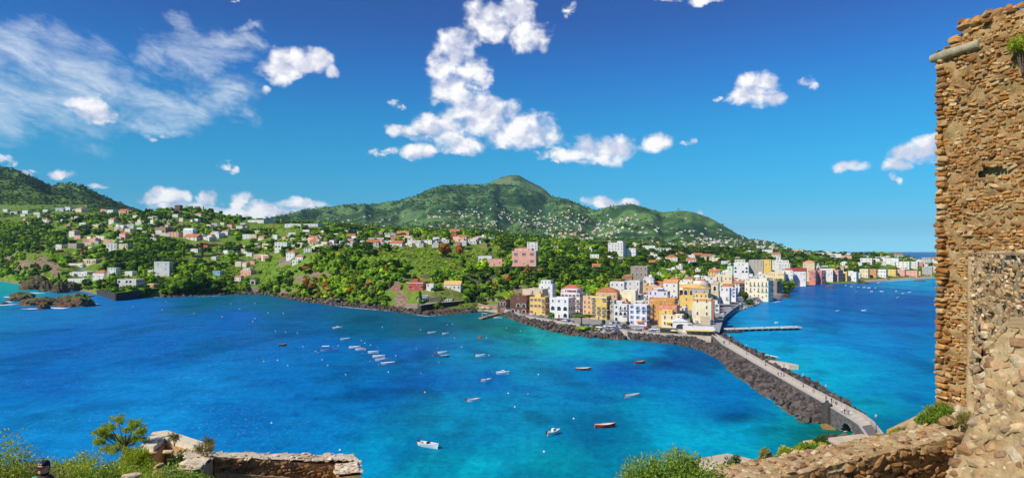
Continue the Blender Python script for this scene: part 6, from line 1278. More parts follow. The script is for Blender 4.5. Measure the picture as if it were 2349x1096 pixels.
# ---------------------------------------------------------------- cars
def car_parts():
    b = MB(); prof = [(-2.1, .35), (-2.12, .72), (-1.95, .86), (-1.0, .95), (1.55, .98), (2.0, .92), (2.1, .6), (2.05, .35)]; w = .85
    V = [(x, -w if z < .9 else -w*.94, z) for x, z in prof]+[(x, w if z < .9 else w*.94, z) for x, z in prof]; n = len(prof)
    b.add(V, [(i, i+1, n+i+1, n+i) for i in range(n-1)]+[(n-1, 0, n, 2*n-1)]+[list(range(n-1, -1, -1)), list(range(n, 2*n))])
    cab = [(-1.05, .94), (-.45, 1.42), (.95, 1.46), (1.65, .97)]
    g = MB(); V = [(x, (-.76 if z < 1 else -.62), z) for x, z in cab]+[(x, (.76 if z < 1 else .62), z) for x, z in cab]; g.add(V, [(i, i+1, 5+i, 4+i) for i in range(3)]+[(3,2,1,0), (4,5,6,7)])
    rf = MB(); rf.add([(-.46, -.62, 1.425), (.96, -.62, 1.465), (.96, .62, 1.465), (-.46, .62, 1.425), (-.42, -.58, 1.475), (.92, -.58, 1.51), (.92, .58, 1.51), (-.42, .58, 1.475)], [(0,1,5,4), (4,5,6,7), (2,3,7,6), (0,4,7,3), (1,2,6,5)])
    wh = MB(); wh.tube([(0, -.1, 0), (0, .1, 0)], .31, 12); wh.tube([(0, -.11, 0), (0, .11, 0)], .17, 8, 1); li = MB(); li.box(-.03, .03, -.16, .16, -.07, .07)
    return b, g.mesh('cabin_windows', [MGLASS]), rf, wh.mesh('wheel', [pm('tyre', (.02,.02,.02), .9), pm('rim', (.5,.5,.52), .3, metal=.8)]), li.mesh('headlight', [pm('headlight', (.8,.8,.75), .2)])
CPB, CPG, CPR, CPW, CPL = car_parts(); CARM = {}
CCOL = dict(white=(.75,.75,.74), silver=(.45,.46,.48), blue=(.05,.12,.32), dark=(.025,.028,.035), red=(.50,.03,.025), grey=(.20,.21,.22), teal=(.05,.28,.32), cream=(.7,.6,.42))
def car(x, y, z, rz, c, label):
    if c not in CARM: m = pm('car_paint_'+c, CCOL[c], .25, .06, .5, spec=.6); CARM[c] = (CPB.mesh('body', [m]), CPR.mesh('roof', [m]))
    r = link('parked_car', None, None, (x, y, z), rz); tag(r, label, 'car', 'cars parked at the harbour'); link('body', CARM[c][0], r); link('roof', CARM[c][1], r); link('cabin_windows', CPG, r)
    for wx in (-1.3, 1.3):
        for wy in (-.78, .78): link('wheel', CPW, r, (wx, wy, .31))
    for wy in (-.6, .6): link('headlight', CPL, r, (-2.09, wy, .66))
CARS = [(1400,750,'white'),(1411,749,'white'),(1418,742,'blue'),(1426,752,'silver'),(1431,748,'dark'),(1437,754,'dark'),(1481,757,'red'),(1488,752,'dark'),(1502,757,'white'),(1506,763,'silver'),(1497,764,'blue'),(1598,740,'white'),(1580,744,'white'),(1612,754,'blue'),(1621,754,'white'),(1630,753,'silver'),(1652,735,'dark'),(1546,763,'dark'),(1260,729,'dark'),(1266,728,'silver'),(1279,736,'red'),(1288,735,'grey'),(1296,736,'white'),(1304,738,'blue'),(1213,721,'red'),(1220,723,'white'),(1229,722,'dark'),(1347,751,'teal'),(1361,752,'teal'),(1384,746,'dark'),(1391,749,'white'),(1404,742,'white'),(1240,727,'grey'),(1375,753,'white'),(1393,757,'grey'),(1412,758,'blue'),(1660,722,'white'),(1656,712,'red'),(1700,700,'white'),(1722,694,'dark'),(1738,693,'silver'),(1752,691,'white'),(1733,690,'blue'),(1680,707,'grey'),(1312,741,'silver')]
for px, py, c in CARS:
    X, Y, z = hit(px, py); z = max(z, 3.745) if Y < 470 else z
    lab = autolabel(f'{c if c != "dark" else "dark blue-black"} parked car', px, py, 9); car(X, Y, 3.92 if (px > 1640) else z+.02, random.choice((-.5, .9, 1.1, 1.2, -.4)) , c, lab or f'{c} car parked at the harbour')
def van():
    X, Y, z = hit(1624,744); r = link('bus', None, None, (X, Y, 3.92), .2); tag(r, 'small white bus at the foot of the tall beige corner house', 'bus'); b = MB(); b.box(-3.4, 3.4, -1.1, 1.1, .4, 2.7).box(-3.2, 3.3, -1.0, 1.0, 2.7, 2.85); b.obj('body', pm('car_paint_white', CCOL['white']), r)
    for i in range(5): g = MB(); g.box(-2.9+i*1.2, -1.9+i*1.2, -1.12, -1.08, 1.5, 2.4); g.obj('window', MGLASS, r)
    for wx in (-2.2, 2.2):
        for wy in (-1., 1.): link('wheel', CPW, r, (wx, wy, .4), 0, (1.3, 1, 1.3))
van()
# ---------------------------------------------------------------- boats
def hull(L, W, Hh, tr=.55, sheer=.35):
    n = 13; ring = 7; V = []; I = []
    for i in range(n):
        t = i/(n-1); x = -L/2+L*t; f = (1-max(0, (t-.45)/.55)**2.2)*(tr+(1-tr)*min(1, t/.4)); f = max(f, .015); zt = Hh*(1+sheer*max(0, t-.35)**2*2.4)
        for j in range(ring): a = j/(ring-1)*2-1; V.append((x+(L*.05*(t**4) if abs(a) > .9 else 0), W/2*f*a*(1 if abs(a) < .99 else 1.04), -.25+(zt+.25)*abs(a)**2.6))
    out = [(i*ring+j, (i+1)*ring+j, (i+1)*ring+j+1, i*ring+j+1) for i in range(n-1) for j in range(ring-1)]; return np.array(V), out, n, ring
_BM = {}
def boat(px, py, lpx, style, hc, ic, yaw, label, group='boats moored in the bay', cat='boat'):
    X, Y, _ = sea(px, py); L = max(2.6, 1.08*lpx*Y/F/max(.55, abs(cos(yaw)))); W = L*(.34 if L < 7 else .30); Hh = .72+.05*L
    r = link('boat', None, None, (X, Y, .0), yaw); tag(r, label, cat, group); V, out, n, ring = hull(L, W, Hh)
    mh = pm('paint_'+hc, BC[hc], .35, .1, .8, spec=.5); mi = pm('paint_'+ic, BC[ic], .5, .15, 1.)
    b = MB(); b.add(V, [f[::-1] for f in out]+[[j for j in range(ring)]], 0, True); b.obj('hull', mh, r)
    U = V.copy(); U[:, 1] *= .90; U[:, 2] = np.where(np.abs(V[:, 2]) < -9, 0, np.maximum(V[:, 2]*.94, .12)); U[:, 0] = U[:, 0]*.97
    b = MB(); b.add(U, out+[[ring-1-j for j in range(ring)]], 0, True); b.obj('interior', mi, r)
    g = MB(); e = [V[i*ring] for i in range(n)]; h = [V[i*ring+ring-1] for i in range(n)]; g.tube([Vector(p) for p in e], .05*max(1, L/6), 5); g.tube([Vector(p) for p in h], .05*max(1, L/6), 5); g.tube([Vector(e[0]), Vector(h[0])], .05, 5); g.obj('gunwale', pm('paint_'+BG.get(style, 'white'), BC[BG.get(style, 'white')], .5) if style != 'redtrim' else pm('paint_red', BC['red']), r)
    if style in ('open', 'redtrim', 'row', 'wood'):
        for t in (-.25, .02, .25): s = MB(); s.box(L*t-.14, L*t+.14, -W*.40, W*.40, Hh*.62, Hh*.62+.05); s.obj('thwart', pm('thwart', (.42,.26,.14), .7), r)
    if style in ('open', 'motor', 'cabin', 'canopy', 'redtrim'):
        m = MB(); m.box(-L/2-.38, -L/2-.02, -.16, .16, Hh*.5, Hh+.45).box(-L/2-.30, -L/2-.18, -.06, .06, -.4, Hh*.5); m.obj('outboard_motor', pm('motor_dark', (.04,.04,.045), .4), r)
    if style in ('motor', 'cabin', 'redtrim', 'decked'):      # foredeck
        d = MB(); idx = [i for i in range(n) if i/(n-1) >= (.52 if style != 'decked' else .2)]; q = [tuple(V[i*ring]*np.array([1, .97, 1])) for i in idx]+[tuple(V[i*ring+ring-1]*np.array([1, .97, 1])) for i in idx[::-1]]; d.add([(x, y, z+.02) for x, y, z in q], [list(range(len(q)))]); d.obj('deck', pm('paint_white', BC['white']), r)
    if style == 'cabin':
        c = MB(); c.add([(-L*.08, -W*.30, Hh), (L*.24, -W*.22, Hh), (L*.24, W*.22, Hh), (-L*.08, W*.30, Hh), (-L*.05, -W*.26, Hh+.75), (L*.14, -W*.2, Hh+.75), (L*.14, W*.2, Hh+.75), (-L*.05, W*.26, Hh+.75)], [(0,1,5,4), (1,2,6,5), (2,3,7,6), (3,0,4,7), (4,5,6,7)]); c.obj('cabin', pm('paint_white', BC['white']), r)
        for sy in (-1, 1): w = MB(); y = sy*W*.27; w.add([(-L*.03, y, Hh+.3), (L*.13, y*.86, Hh+.3), (L*.1, y*.84, Hh+.62), (-L*.03, y*.98, Hh+.62)], [(0,1,2,3)]); w.obj('cabin_window', MGLASS, r)
    if style == 'motor':
        w = MB(); w.add([(L*.04, -W*.36, Hh+.02), (L*.14, 0, Hh+.02), (L*.04, W*.36, Hh+.02), (-.02*L, -W*.33, Hh+.5), (L*.06, 0, Hh+.55), (-.02*L, W*.33, Hh+.5)], [(0,1,4,3), (1,2,5,4)]); w.obj('windscreen', MGLASS, r); s = MB(); s.box(-L*.2, -L*.05, -W*.3, W*.3, Hh*.4, Hh*.9).box(-L*.42, -L*.34, -W*.36, W*.36, Hh*.4, Hh*.95); s.obj('seats', pm('seat_pad', (.7,.66,.58), .8), r)
    if style in ('canopy', 'bimini'):
        p = MB()
        for sx in (-L*.3, L*.05):
            for sy in (-1, 1): p.tube([(sx, sy*W*.38, Hh*.8), (sx, sy*W*.38, Hh+1.7)], .035, 5)
        fr_ = p.obj('canopy_frame', MIRON, r); c = MB(); c.add([(-L*.36, -W*.46, Hh+1.65), (L*.1, -W*.46, Hh+1.65), (L*.1, W*.46, Hh+1.65), (-L*.36, W*.46, Hh+1.65), (-L*.34, 0, Hh+1.85), (L*.08, 0, Hh+1.85)], [(0,1,5,4), (2,3,4,5), (1,2,5), (3,0,4)]); c.obj('canopy', pm('paint_white', BC['white']), fr_)
        e = MB(); e.box(-L*.12, L*.1, -W*.2, W*.2, .1, Hh+.25); e.obj('engine_box', pm('paint_blue', BC['blue']), r)
    return r
BC = dict(white=(.80,.80,.79), blue=(.10,.25,.52), pale=(.45,.62,.78), red=(.55,.05,.04), brown=(.22,.12,.07), teal=(.06,.22,.25), orange=(.75,.25,.06), cream=(.74,.66,.52), grey=(.4,.42,.44), navy=(.02,.035,.08), wood=(.42,.25,.13))
BG = dict(open='white', wood='wood', row='red', decked='white', motor='white', cabin='white', canopy='blue')
for a in ((773,754,20,'cabin','white','white',.08,'white cabin boat farthest out below the brushy cliff'),(648,793,15,'wood','brown','cream',.35,'small brown rowing boat alone at the left of the moored boats'),(791,780,20,'open','white','white',.2,'white open boat midway between the cabin boat and the canopied boat'),(752,806,34,'canopy','pale','blue',.12,'light blue boat under a white canopy at the left of the row'),
  (813,799,25,'open','white','white',-.05,'white open boat topmost of the diagonal row'),(827,803,23,'row','white','cream',-.1,'white rowing boat with a red rim second in the diagonal row'),(856,810,23,'decked','white','white',-.08,'white covered boat third in the diagonal row'),(868,820,27,'open','white','cream',-.1,'white open boat fourth in the diagonal row'),(874,827.5,27,'row','white','white',.05,'white boat with thin red rim fifth in the diagonal row'),(889,836,29,'decked','white','white',.12,'white covered boat lowest of the diagonal row'),
  (990,765,18,'open','white','pale',.12,'white and pale blue boat at the far centre'),(1021,767,14,'open','white','pale',.1,'smaller white boat right of the white and pale blue one'),(1014,811,20,'decked','white','white',.05,'white boat directly above a dark teal boat'),(1019,819,20,'open','teal','grey',.05,'dark teal open boat below a white one'),(1101,818,21,'open','white','pale',-.03,'white open boat alone on the turquoise patch'),(1101,775.5,9,'row','orange','orange',.05,'tiny orange dinghy on the turquoise water'),
  (1152,858,28,'cabin','pale','white',-.12,'pale blue boat with a white cabin in the centre of the bay'),(1114,875,21,'motor','white','cream',.25,'white motorboat left below the pale blue cabin boat'),(1085,921,28,'redtrim','white','cream',.18,'white boat with red trim line and low cabin top'),(982,1025,44,'motor','white','cream',-.55,'large white motorboat with windscreen nearest at the centre bottom'),(1269,996,27,'cabin','white','white',.65,'white motor cruiser with cabin seen end-on near the bottom'),
  (1388,980,43,'row','red','cream',.12,'long boat with a red hull and cream inside at the bottom right'),(1449,911,31,'open','white','grey',.25,'white open boat with dark seats on the cyan water right'),(1338,849,33,'wood','brown','white',-.1,'white-decked brown boat in the right part of the bay'),(1468,833,22,'row','red','cream',.15,'small red boat nearest to the breakwater'),(1142,730,18,'row','white','cream',-.15,'white rowing boat tied beside the bathing jetty'),(1466,759,14,'open','blue','white',.7,'blue boat hauled out between cars at the quay edge')):
    o = boat(*a)
    if a[0] == 1466: X, Y, z = hit(1466,760); o.location = (X, Y, 4.0)
for px, py, l, lab in ((1921,714,9,'white boat nearest in the right bay'),(1981,713,9,'white motorboat with raised bow near in the right bay'),(1780,741,8,'small white boat just beyond the concrete pier'),(1940,656.5,6,'white boat off the pink palace hotel'),(1953,658,5,'dark small boat beside a white one off the palace'),(1969,659,6,'white boat in front of the ferry berth'),(1982,660,6,'low white boat right of the ferry berth one'),(1993,661,6,'white boat midway across the far bay'),(2008,662,6,'white boat right of the midway one'),(1965,671,7,'white boat nearest in the scattered far group'),(1999,669,5,'little white boat in the middle of the far group'),(2022,669,6,'white boat off the far beach houses'),(2056,669,6,'white boat far right of the group'),(2059,683.5,8,'white boat near the tower edge closer in'),(2071,675,7,'white boat just behind the closer one by the tower'),(2086,671,7,'grey-white boat nearest to the tower edge'),(2014,649,4,'tiny white boat right in front of the far beach'),(2150,651,5,'tiny white boat half behind the tower edge')):
    boat(px, py, l, random.choice(('motor', 'cabin', 'open')), 'white', random.choice(('white', 'cream', 'pale')), random.uniform(-.5, .5), lab, 'boats moored in the right bay')
def ferry():
    X, Y, _ = sea(1961,646.5); r = link('excursion_boat', None, None, (X, Y, 0), .1); tag(r, 'dark hulled excursion boat with white upper deck at the far berth', 'ship'); V, out, n, ring = hull(17, 5, 2.2); b = MB(); b.add(V, [f[::-1] for f in out]+[[j for j in range(ring)]]); b.obj('hull', pm('paint_navy', BC['navy']), r)
    b = MB(); b.box(-7.5, 4, -2, 2, 1.6, 3.8); b.obj('cabin', pm('ship_glass', (.04,.06,.09), .2), r); b = MB(); b.box(-8, 4.5, -2.3, 2.3, 3.8, 4.05); b.obj('upper_deck', pm('paint_white', BC['white']), r); b = MB(); b.box(1, 3.5, -1.2, 1.2, 4.05, 5.6); b.obj('wheelhouse', pm('paint_white', BC['white']), r)
ferry()
# ---------------------------------------------------------------- buoys
LM += [(773,754,'the far white cabin boat'),(648,793,'the brown rowing boat'),(791,780,'the midway open boat'),(752,806,'the canopied blue boat'),(813,799,'the topmost row boat'),(868,820,'the fourth row boat'),(889,836,'the lowest row boat'),(990,765,'the pale blue boat'),(1021,767,'the smaller far boat'),(1019,819,'the dark teal boat'),(1101,818,'the turquoise-patch boat'),(1101,775,'the orange dinghy'),(1152,858,'the pale blue cabin boat'),(1114,875,'the small motorboat'),(1085,921,'the red-trimmed boat'),(982,1025,'the large motorboat'),(1269,996,'the motor cruiser'),(1388,980,'the red-hulled boat'),(1449,911,'the dark-seated boat'),(1338,849,'the brown boat')]
BUM = {c: MB().lathe([(.05, -.3), (.36, -.1), (.42, .15), (.3, .42), (.08, .52), (.08, .7), (.02, .72)], 10).mesh('buoy', [pm('buoy_'+c, k, .4, .1)]) for c, k in (('yellow', (.80,.52,.02)), ('white', (.8,.8,.78)), ('orange', (.75,.22,.06)))}
def buoy(px, py, c, s=1.): 
    X, Y, _ = sea(px, py); o = link('buoy', BUM[c], None, (X, Y, 0), 0, (s*.58,)*3); lab = autolabel(f'{c} mooring buoy', px, py, 8, 15); tag(o, lab or {'yellow': 'yellow marker buoy floating in the left bay', 'white': 'small white mooring buoy among the anchored boats', 'orange': 'small orange mooring buoy among the anchored boats'}[c], 'buoy', c+' mooring buoys')
for px, py in ((975,900),(1059,796),(605,829),(550,709),(615,718),(580,738),(372,710),(381,692),(445,719),(530,697),(585,696),(650,719),(585,731),(510,727),(305,703)): buoy(px, py, 'yellow', 1.3 if py > 780 else 1.7)
for px, py in ((632,760),(655,762),(682,764),(695,795),(776,793),(829,781),(837,787),(850,791),(739,825),(637,826),(660,838),(752,838),(891,853),(793,859),(1043,775),(1116,775),(1122,815),(1235,859),(1166,902),(1181,933),(965,756),(1026,745),(1038,743),(623,970),(780,1032),(1316,960),(1248,1036),(724,806),(877,750),(908,816),(1162,752),(1194,759)): buoy(px, py, 'white', 1.05)
for px, py in ((741,794),(955,799),(997,809),(993,815),(1007,831),(1004,797),(849,829),(869,836),(831,810),(730,809),(966,856),(1211,903),(867,796)): buoy(px, py, 'orange', .95)
# sunshades on the terraces and beaches
PAR = {c: (MB().lathe([(1.5, 2.1), (1.1, 2.35), (.5, 2.55), (.05, 2.7)], 8).mesh('canopy', [pm('parasol_'+c, k, .8, .1)])) for c, k in (('white', (.8,.79,.75)), ('yellow', (.8,.55,.12)), ('red', (.6,.10,.06)), ('blue', (.15,.35,.65)))}; PPO = MB().tube([(0, 0, 0), (0, 0, 2.2)], .05, 5).mesh('pole', [MTRIM])
for zone, (x0, x1, y0, y1, n, cs) in {'the white sun terrace beside the tall villa': (398, 470, 628, 634, 14, ('white',)), 'the bathing terraces on the left shore': (168, 232, 634, 652, 14, ('white', 'yellow', 'blue')), 'the little beach left of the brick ruin': (1085, 1130, 709, 713, 6, ('red', 'yellow', 'white')), 'the far right beach': (1990, 2140, 634, 640, 12, ('red', 'white', 'yellow')), 'the quay by the white-roofed restaurant': (1535, 1572, 766, 773, 7, ('yellow', 'white'))}.items():
    for i in range(n):
        px = random.uniform(x0, x1); py = random.uniform(y0, y1); X, Y, z = hit(px, py); c = random.choice(cs); r = link('parasol', None, None, (X, Y, max(z, 3.72) if x0 > 1500 and x0 < 1600 else z)); tag(r, f'open {c} parasol on {zone}', 'parasol', f'{c} parasols on {zone}'); link('canopy', PAR[c], r); link('pole', PPO, r)
# ---------------------------------------------------------------- castle masonry in front
def mat_stone(name, pal, joined=False, mort=None):
    m, nt, b = bsdf(name); g = node(nt, 'ShaderNodeNewGeometry'); oi = node(nt, 'ShaderNodeObjectInfo')
    r = g.outputs['Random Per Island'] if joined else oi.outputs['Random']
    c = rampc(nt, r, [(i/(len(pal)-1), p) for i, p in enumerate(pal)])
    n = fbm(nt, g.outputs['Position'], 9, 8, .72); n2 = fbm(nt, g.outputs['Position'], 1.1, 5, .6)
    c = mixc(nt, 1., c, rampc(nt, n, [(.28, (.48, .44, .42)), (.5, (1, 1, 1)), (.75, (1.45, 1.4, 1.32))]), 'MULTIPLY'); c = mixc(nt, 1., c, rampc(nt, n2, [(.3, (.74, .68, .62)), (.7, (1.2, 1.2, 1.2))]), 'MULTIPLY')
    put(nt, b.inputs['Base Color'], c); b.inputs['Roughness'].default_value = .92; b.inputs['Specular IOR Level'].default_value = .15
    bn = node(nt, 'ShaderNodeBump'); bn.inputs['Strength'].default_value = .9; bn.inputs['Distance'].default_value = .03
    put(nt, bn.inputs['Height'], fbm(nt, g.outputs['Position'], 16, 9, .72)); nt.links.new(bn.outputs[0], b.inputs['Normal']); return m
PT = [(.27,.11,.028), (.46,.22,.06), (.58,.35,.13), (.36,.15,.038), (.66,.48,.24), (.20,.085,.03), (.50,.27,.08)]
PP = [(.46,.30,.14), (.60,.44,.24), (.34,.18,.08), (.68,.56,.36), (.22,.11,.06), (.54,.36,.17)]
PD = [(.24,.12,.05), (.40,.22,.08), (.16,.08,.05), (.48,.30,.13), (.33,.17,.06)]  # brown stone, darkened to carry the shade on inward wall faces
MT1, MT2 = mat_stone('tower_stone', PT), mat_stone('tower_rubble', PT, True); MP1, MP2 = mat_stone('pale_stone', PP), mat_stone('pale_rubble', PP, True); PR = [(.60,.46,.30), (.74,.62,.45), (.50,.34,.22), (.78,.68,.52)]; MR1, MR2 = mat_stone('ruin_stone', PR), mat_stone('ruin_rubble', PR, True); MD1, MD2 = mat_stone('parapet_stone', PD), mat_stone('parapet_rubble', PD, True)  # ruin palette lightened to paint its wall tops as sunlit
def mat_mortar(name, a, c, b2):
    m, nt, b = bsdf(name); p = node(nt, 'ShaderNodeNewGeometry').outputs['Position']; n = fbm(nt, p, 2.4, 9, .72); put(nt, b.inputs['Base Color'], rampc(nt, n, [(.3, a), (.5, c), (.7, b2)])); b.inputs['Roughness'].default_value = .95; b.inputs['Specular IOR Level'].default_value = .1
    bn = node(nt, 'ShaderNodeBump'); bn.inputs['Strength'].default_value = 1.; bn.inputs['Distance'].default_value = .05; put(nt, bn.inputs['Height'], fbm(nt, p, 11, 9, .75)); nt.links.new(bn.outputs[0], b.inputs['Normal']); return m
MM1 = mat_mortar('ochre_mortar', (.20,.105,.04), (.42,.265,.11), (.58,.42,.21)); MM2 = mat_mortar('pale_mortar', (.32,.19,.075), (.55,.385,.19), (.70,.55,.32)); MM3 = mat_mortar('brown_plaster', (.36,.21,.09), (.50,.31,.14), (.58,.40,.20)); MLIME = mat_mortar('lime_cap', (.58,.46,.30), (.73,.62,.44), (.80,.71,.54))
CS = [rock_shape(300+i, I2, .16) for i in range(12)]
def squash(v):          # squarish building stone: push the round shape towards a box
    return np.sign(v)*np.abs(v)**.48
def chip(v, seed):
    r = np.random.default_rng(seed); v = squash(v)
    for _ in range(7):
        d = r.normal(size=3); d /= np.linalg.norm(d); q = v@d; t = r.uniform(.55, .95)*q.max(); v = np.where((q > t)[:, None], v-np.outer(q-t, d), v)
    return v*(1+.10*(r.random((len(v), 1))-.5))
CS = [chip(v, 900+i) for i, v in enumerate(CS)]; CM = {}
def cmesh(i, m):
    if (i, m.name) not in CM: CM[(i, m.name)] = mesh_np('stone', CS[i], I2[1], [m])
    return CM[(i, m.name)]
def wall_face(parent, A, B, z0f, z1f, cw, ch, mats, most, seed, out=.05, fill=.95, jit=.35, core=None, rough=.10, gap=None, depth=.14, inside=None):
    """rubble face between plan points A and B (seen from the left of A->B): cored sheet plus stones, the largest in view singly"""
    A = np.array(A, float); B = np.array(B, float); L = np.hypot(*(B-A)); d = (B-A)/L; n = np.array([-d[1], d[0]]);  r = np.random.default_rng(seed)
    if n @ (-(A+B)/2 if inside is None else (A+B)/2-np.array(inside)) < 0: n = -n
    nu = max(8, int(L/.07)); u = np.linspace(0, L, nu); zlo = min(z0f(0), z0f(L)); zhi = max(z1f(0), z1f(L)); nv = max(8, int((zhi-zlo)/.07)); V = []
    U, W = np.meshgrid(u, np.linspace(0, 1, nv)); z0 = np.array([z0f(x) for x in u]); z1 = np.array([z1f(x) for x in u]); Z = z0+(z1-z0)*W
    off = rough*(fb(U*2.2, Z*2.2, seed, 5)-.5)*2+.5*rough*(fb(U*9, Z*9, seed+3, 3)-.5)*2
    X = A[0]+d[0]*U+n[0]*off; Y = A[1]+d[1]*U+n[1]*off; idx = np.arange(nu*nv).reshape(nv, nu)
    T4 = np.stack([idx[:-1, :-1], idx[:-1, 1:], idx[1:, 1:], idx[1:, :-1]], -1).reshape(-1, 4)
    if gap is not None:
        keep = ~gap(U.ravel()[T4].mean(1), Z.ravel()[T4].mean(1)); T4 = T4[keep]
    link('mortar', mesh_np('mortar', np.stack([X.ravel(), Y.ravel(), Z.ravel()], -1), T4, [core or MM1], smooth=True), parent)
    P = []; S = []; z = zlo
    while z < zhi:
        h = ch*r.uniform(.6, 1.5); x = -cw*r.random()
        while x < L:
            w = cw*r.choice([.45, .7, 1, 1.35, 2.1]); cx = x+w/2; cz = z+h/2+r.normal()*ch*.12
            if 0 < cx < L and z0f(cx) < cz < z1f(cx)-.02 and r.random() < fill and not (gap is not None and bool(gap(np.array([cx]), np.array([cz]))[0])):
                o = off[min(nv-1, max(0, int((cz-zlo)/(zhi-zlo)*nv)))][min(nu-1, int(cx/L*nu))]; p = A+d*cx+n*(o+r.normal()*out*.5)
                P.append((p[0], p[1], cz)); S.append((w*.50, depth*r.uniform(.6, 1.25), h*.50))
            x += w*1.02
        z += h*1.0
    stones(parent, np.array(P), np.array(S), atan2(d[1], d[0]), mats, most, r, jit)
def stones(parent, P, S, ang, mats, most, r, jit=.3, nm='stone'):
    if not len(P): return
    sz = S[:, 0]*S[:, 2]/((P[:, 0]**2+P[:, 1]**2+(P[:, 2]-H)**2)); px = CX+F*P[:, 0]/P[:, 1]; py = HY-F*(P[:, 2]-H)/P[:, 1]; vis = (px > -10) & (px < 2360) & (py > -10) & (py < 1106); order = np.argsort(-(sz*np.where(vis, 1, .001))); V = []; Tt = []; o = 0
    for k, i in enumerate(order):
        m = int(r.integers(len(CS))); e = r.normal(size=3)*jit*np.array([.35, .5, .4]); f = r.choice([0, pi])
        if k < most and vis[i]:
            ob = link(nm, cmesh(m, mats[0]), parent, P[i]); ob.rotation_euler = (e[0], e[1], ang+f+e[2]*.4); ob.scale = S[i]
        else:
            R = np.array(Matrix.Rotation(ang+f+e[2]*.4, 3, 'Z') @ Matrix.Rotation(e[1], 3, 'Y') @ Matrix.Rotation(e[0], 3, 'X')); V.append((CS[m]*S[i])@R.T+P[i]); Tt.append(I2[1]+o); o += len(CS[m])
    if V: tag(link('rubble', mesh_np('rubble', np.concatenate(V), np.concatenate(Tt), [mats[1]]), parent), None, None, None, 'stuff')
def solid(parent, pts, z0, z1, mat, name='core'):
    b = MB(); b.prism(pts, z0, z1); return b.obj(name, mat, parent)
def tower():
    r = link('castle_tower', None, None, (0, 0, 0)); tag(r, 'high rough ochre stone castle tower rising along the right edge', 'tower'); LM.append((2250, 300, 'the castle tower'))
    A = at(2152, 560, 14.)[:2]; B = (10.25, 11.0); top = lambda u: 54.45+.06*u+.18*fb(u*3, 1.5, 5, 3)-(.28 if u < .55 else 0)*(1 if u > .12 else 1.6)
    bat = lambda z: 0
    wall_face(r, A, B, lambda u: 44.5, top, .105, .058, (MT1, MT2), 300, 41, out=.014, fill=.88, jit=.55, rough=.11, depth=.042, gap=lambda u, z: ((u-1.15)/.28)**2+((z-51.55)/.11)**2 < 1)
    # return face along the sea side and the inside of the wall
    d = np.array(B)-np.array(A); d /= np.hypot(*d); n = np.array([d[1], -d[0]]); C = np.array(A)+n*3.; C = np.array(A)+np.array([1.6, .9])*1.6; D = np.array(B)+np.array([2.6, 1.4])
    wall_face(r, C, A, lambda u: 44.5, lambda u: 54.3, .13, .07, (MT1, MT2), 0, 43, rough=.03, depth=.04)
    wall_face(r, B, D, lambda u: 44.5, lambda u: 54.3, .2, .11, (MT1, MT2), 0, 47, rough=.04, depth=.05, inside=(A[0]+1.5, A[1]+.3))
    solid(r, [(A[0]+.12, A[1]+.02), (B[0]+.12, B[1]+.05), tuple(D), tuple(C)], 44, 54.2, MM1)
    # quoins down the corner
    q = np.random.default_rng(5); P = []; S = []; z = 46.4
    while z < 54:
        h = q.uniform(.07, .17); w = q.uniform(.10, .24); P.append((A[0]+d[0]*w*.55, A[1]+d[1]*w*.55, z+h/2)); S.append((w*.62, .08, h*.5)); z += h*1.02
    P = np.array(P); P[:, :2] += np.array([-.05, -.02]); stones(r, P, np.array(S), atan2(d[1], d[0]), (MT1, MT2), 0, q, .15)
    # weathered stone ledge near the top
    b = MB(); a = Vector((*(np.array(A)-d*.10), 54.12)); e = Vector((*(np.array(A)+d*.92), 54.15)); nn = Vector((-d[1], d[0], 0)); nn = nn if nn.dot(Vector((-1, -1, 0))) > 0 else -nn
    b.tube([a+nn*.05, a+nn*.07+(e-a)*.33, a+nn*.06+(e-a)*.66, e+nn*.05], [.085, .10, .095, .10], 10); b.obj('ledge', pm('lichen_stone', (.42,.36,.22), .9, .35, 6, .5), r)
    # near-black bar painted as the shade in a slot window, then ragged coping
    p = np.array(A)+d*2.35+np.array([nn.x, nn.y])*.13; b = MB(); b.box(-.04, .04, -.03, .03, -.4, .4); b.obj('slit_window_shade', pm('slot_shade', (.02,.015,.01), 1.), r, loc=(p[0], p[1], 53.0), rz=atan2(d[1], d[0]))
    P = []; S = []; k = np.random.default_rng(77)
    for i in range(60): u = k.uniform(.3, 3.2); w = k.uniform(.08, .2); P.append((A[0]+d[0]*u+k.normal()*.08+.1, A[1]+d[1]*u+.1, top(u)+k.uniform(-.05, .12))); S.append((w, .12, w*.55))
    stones(r, np.array(P), np.array(S), atan2(d[1], d[0]), (MT1, MT2), 0, k, .6)
    return A, B, d, nn
TA, TB, TD, TN = tower()
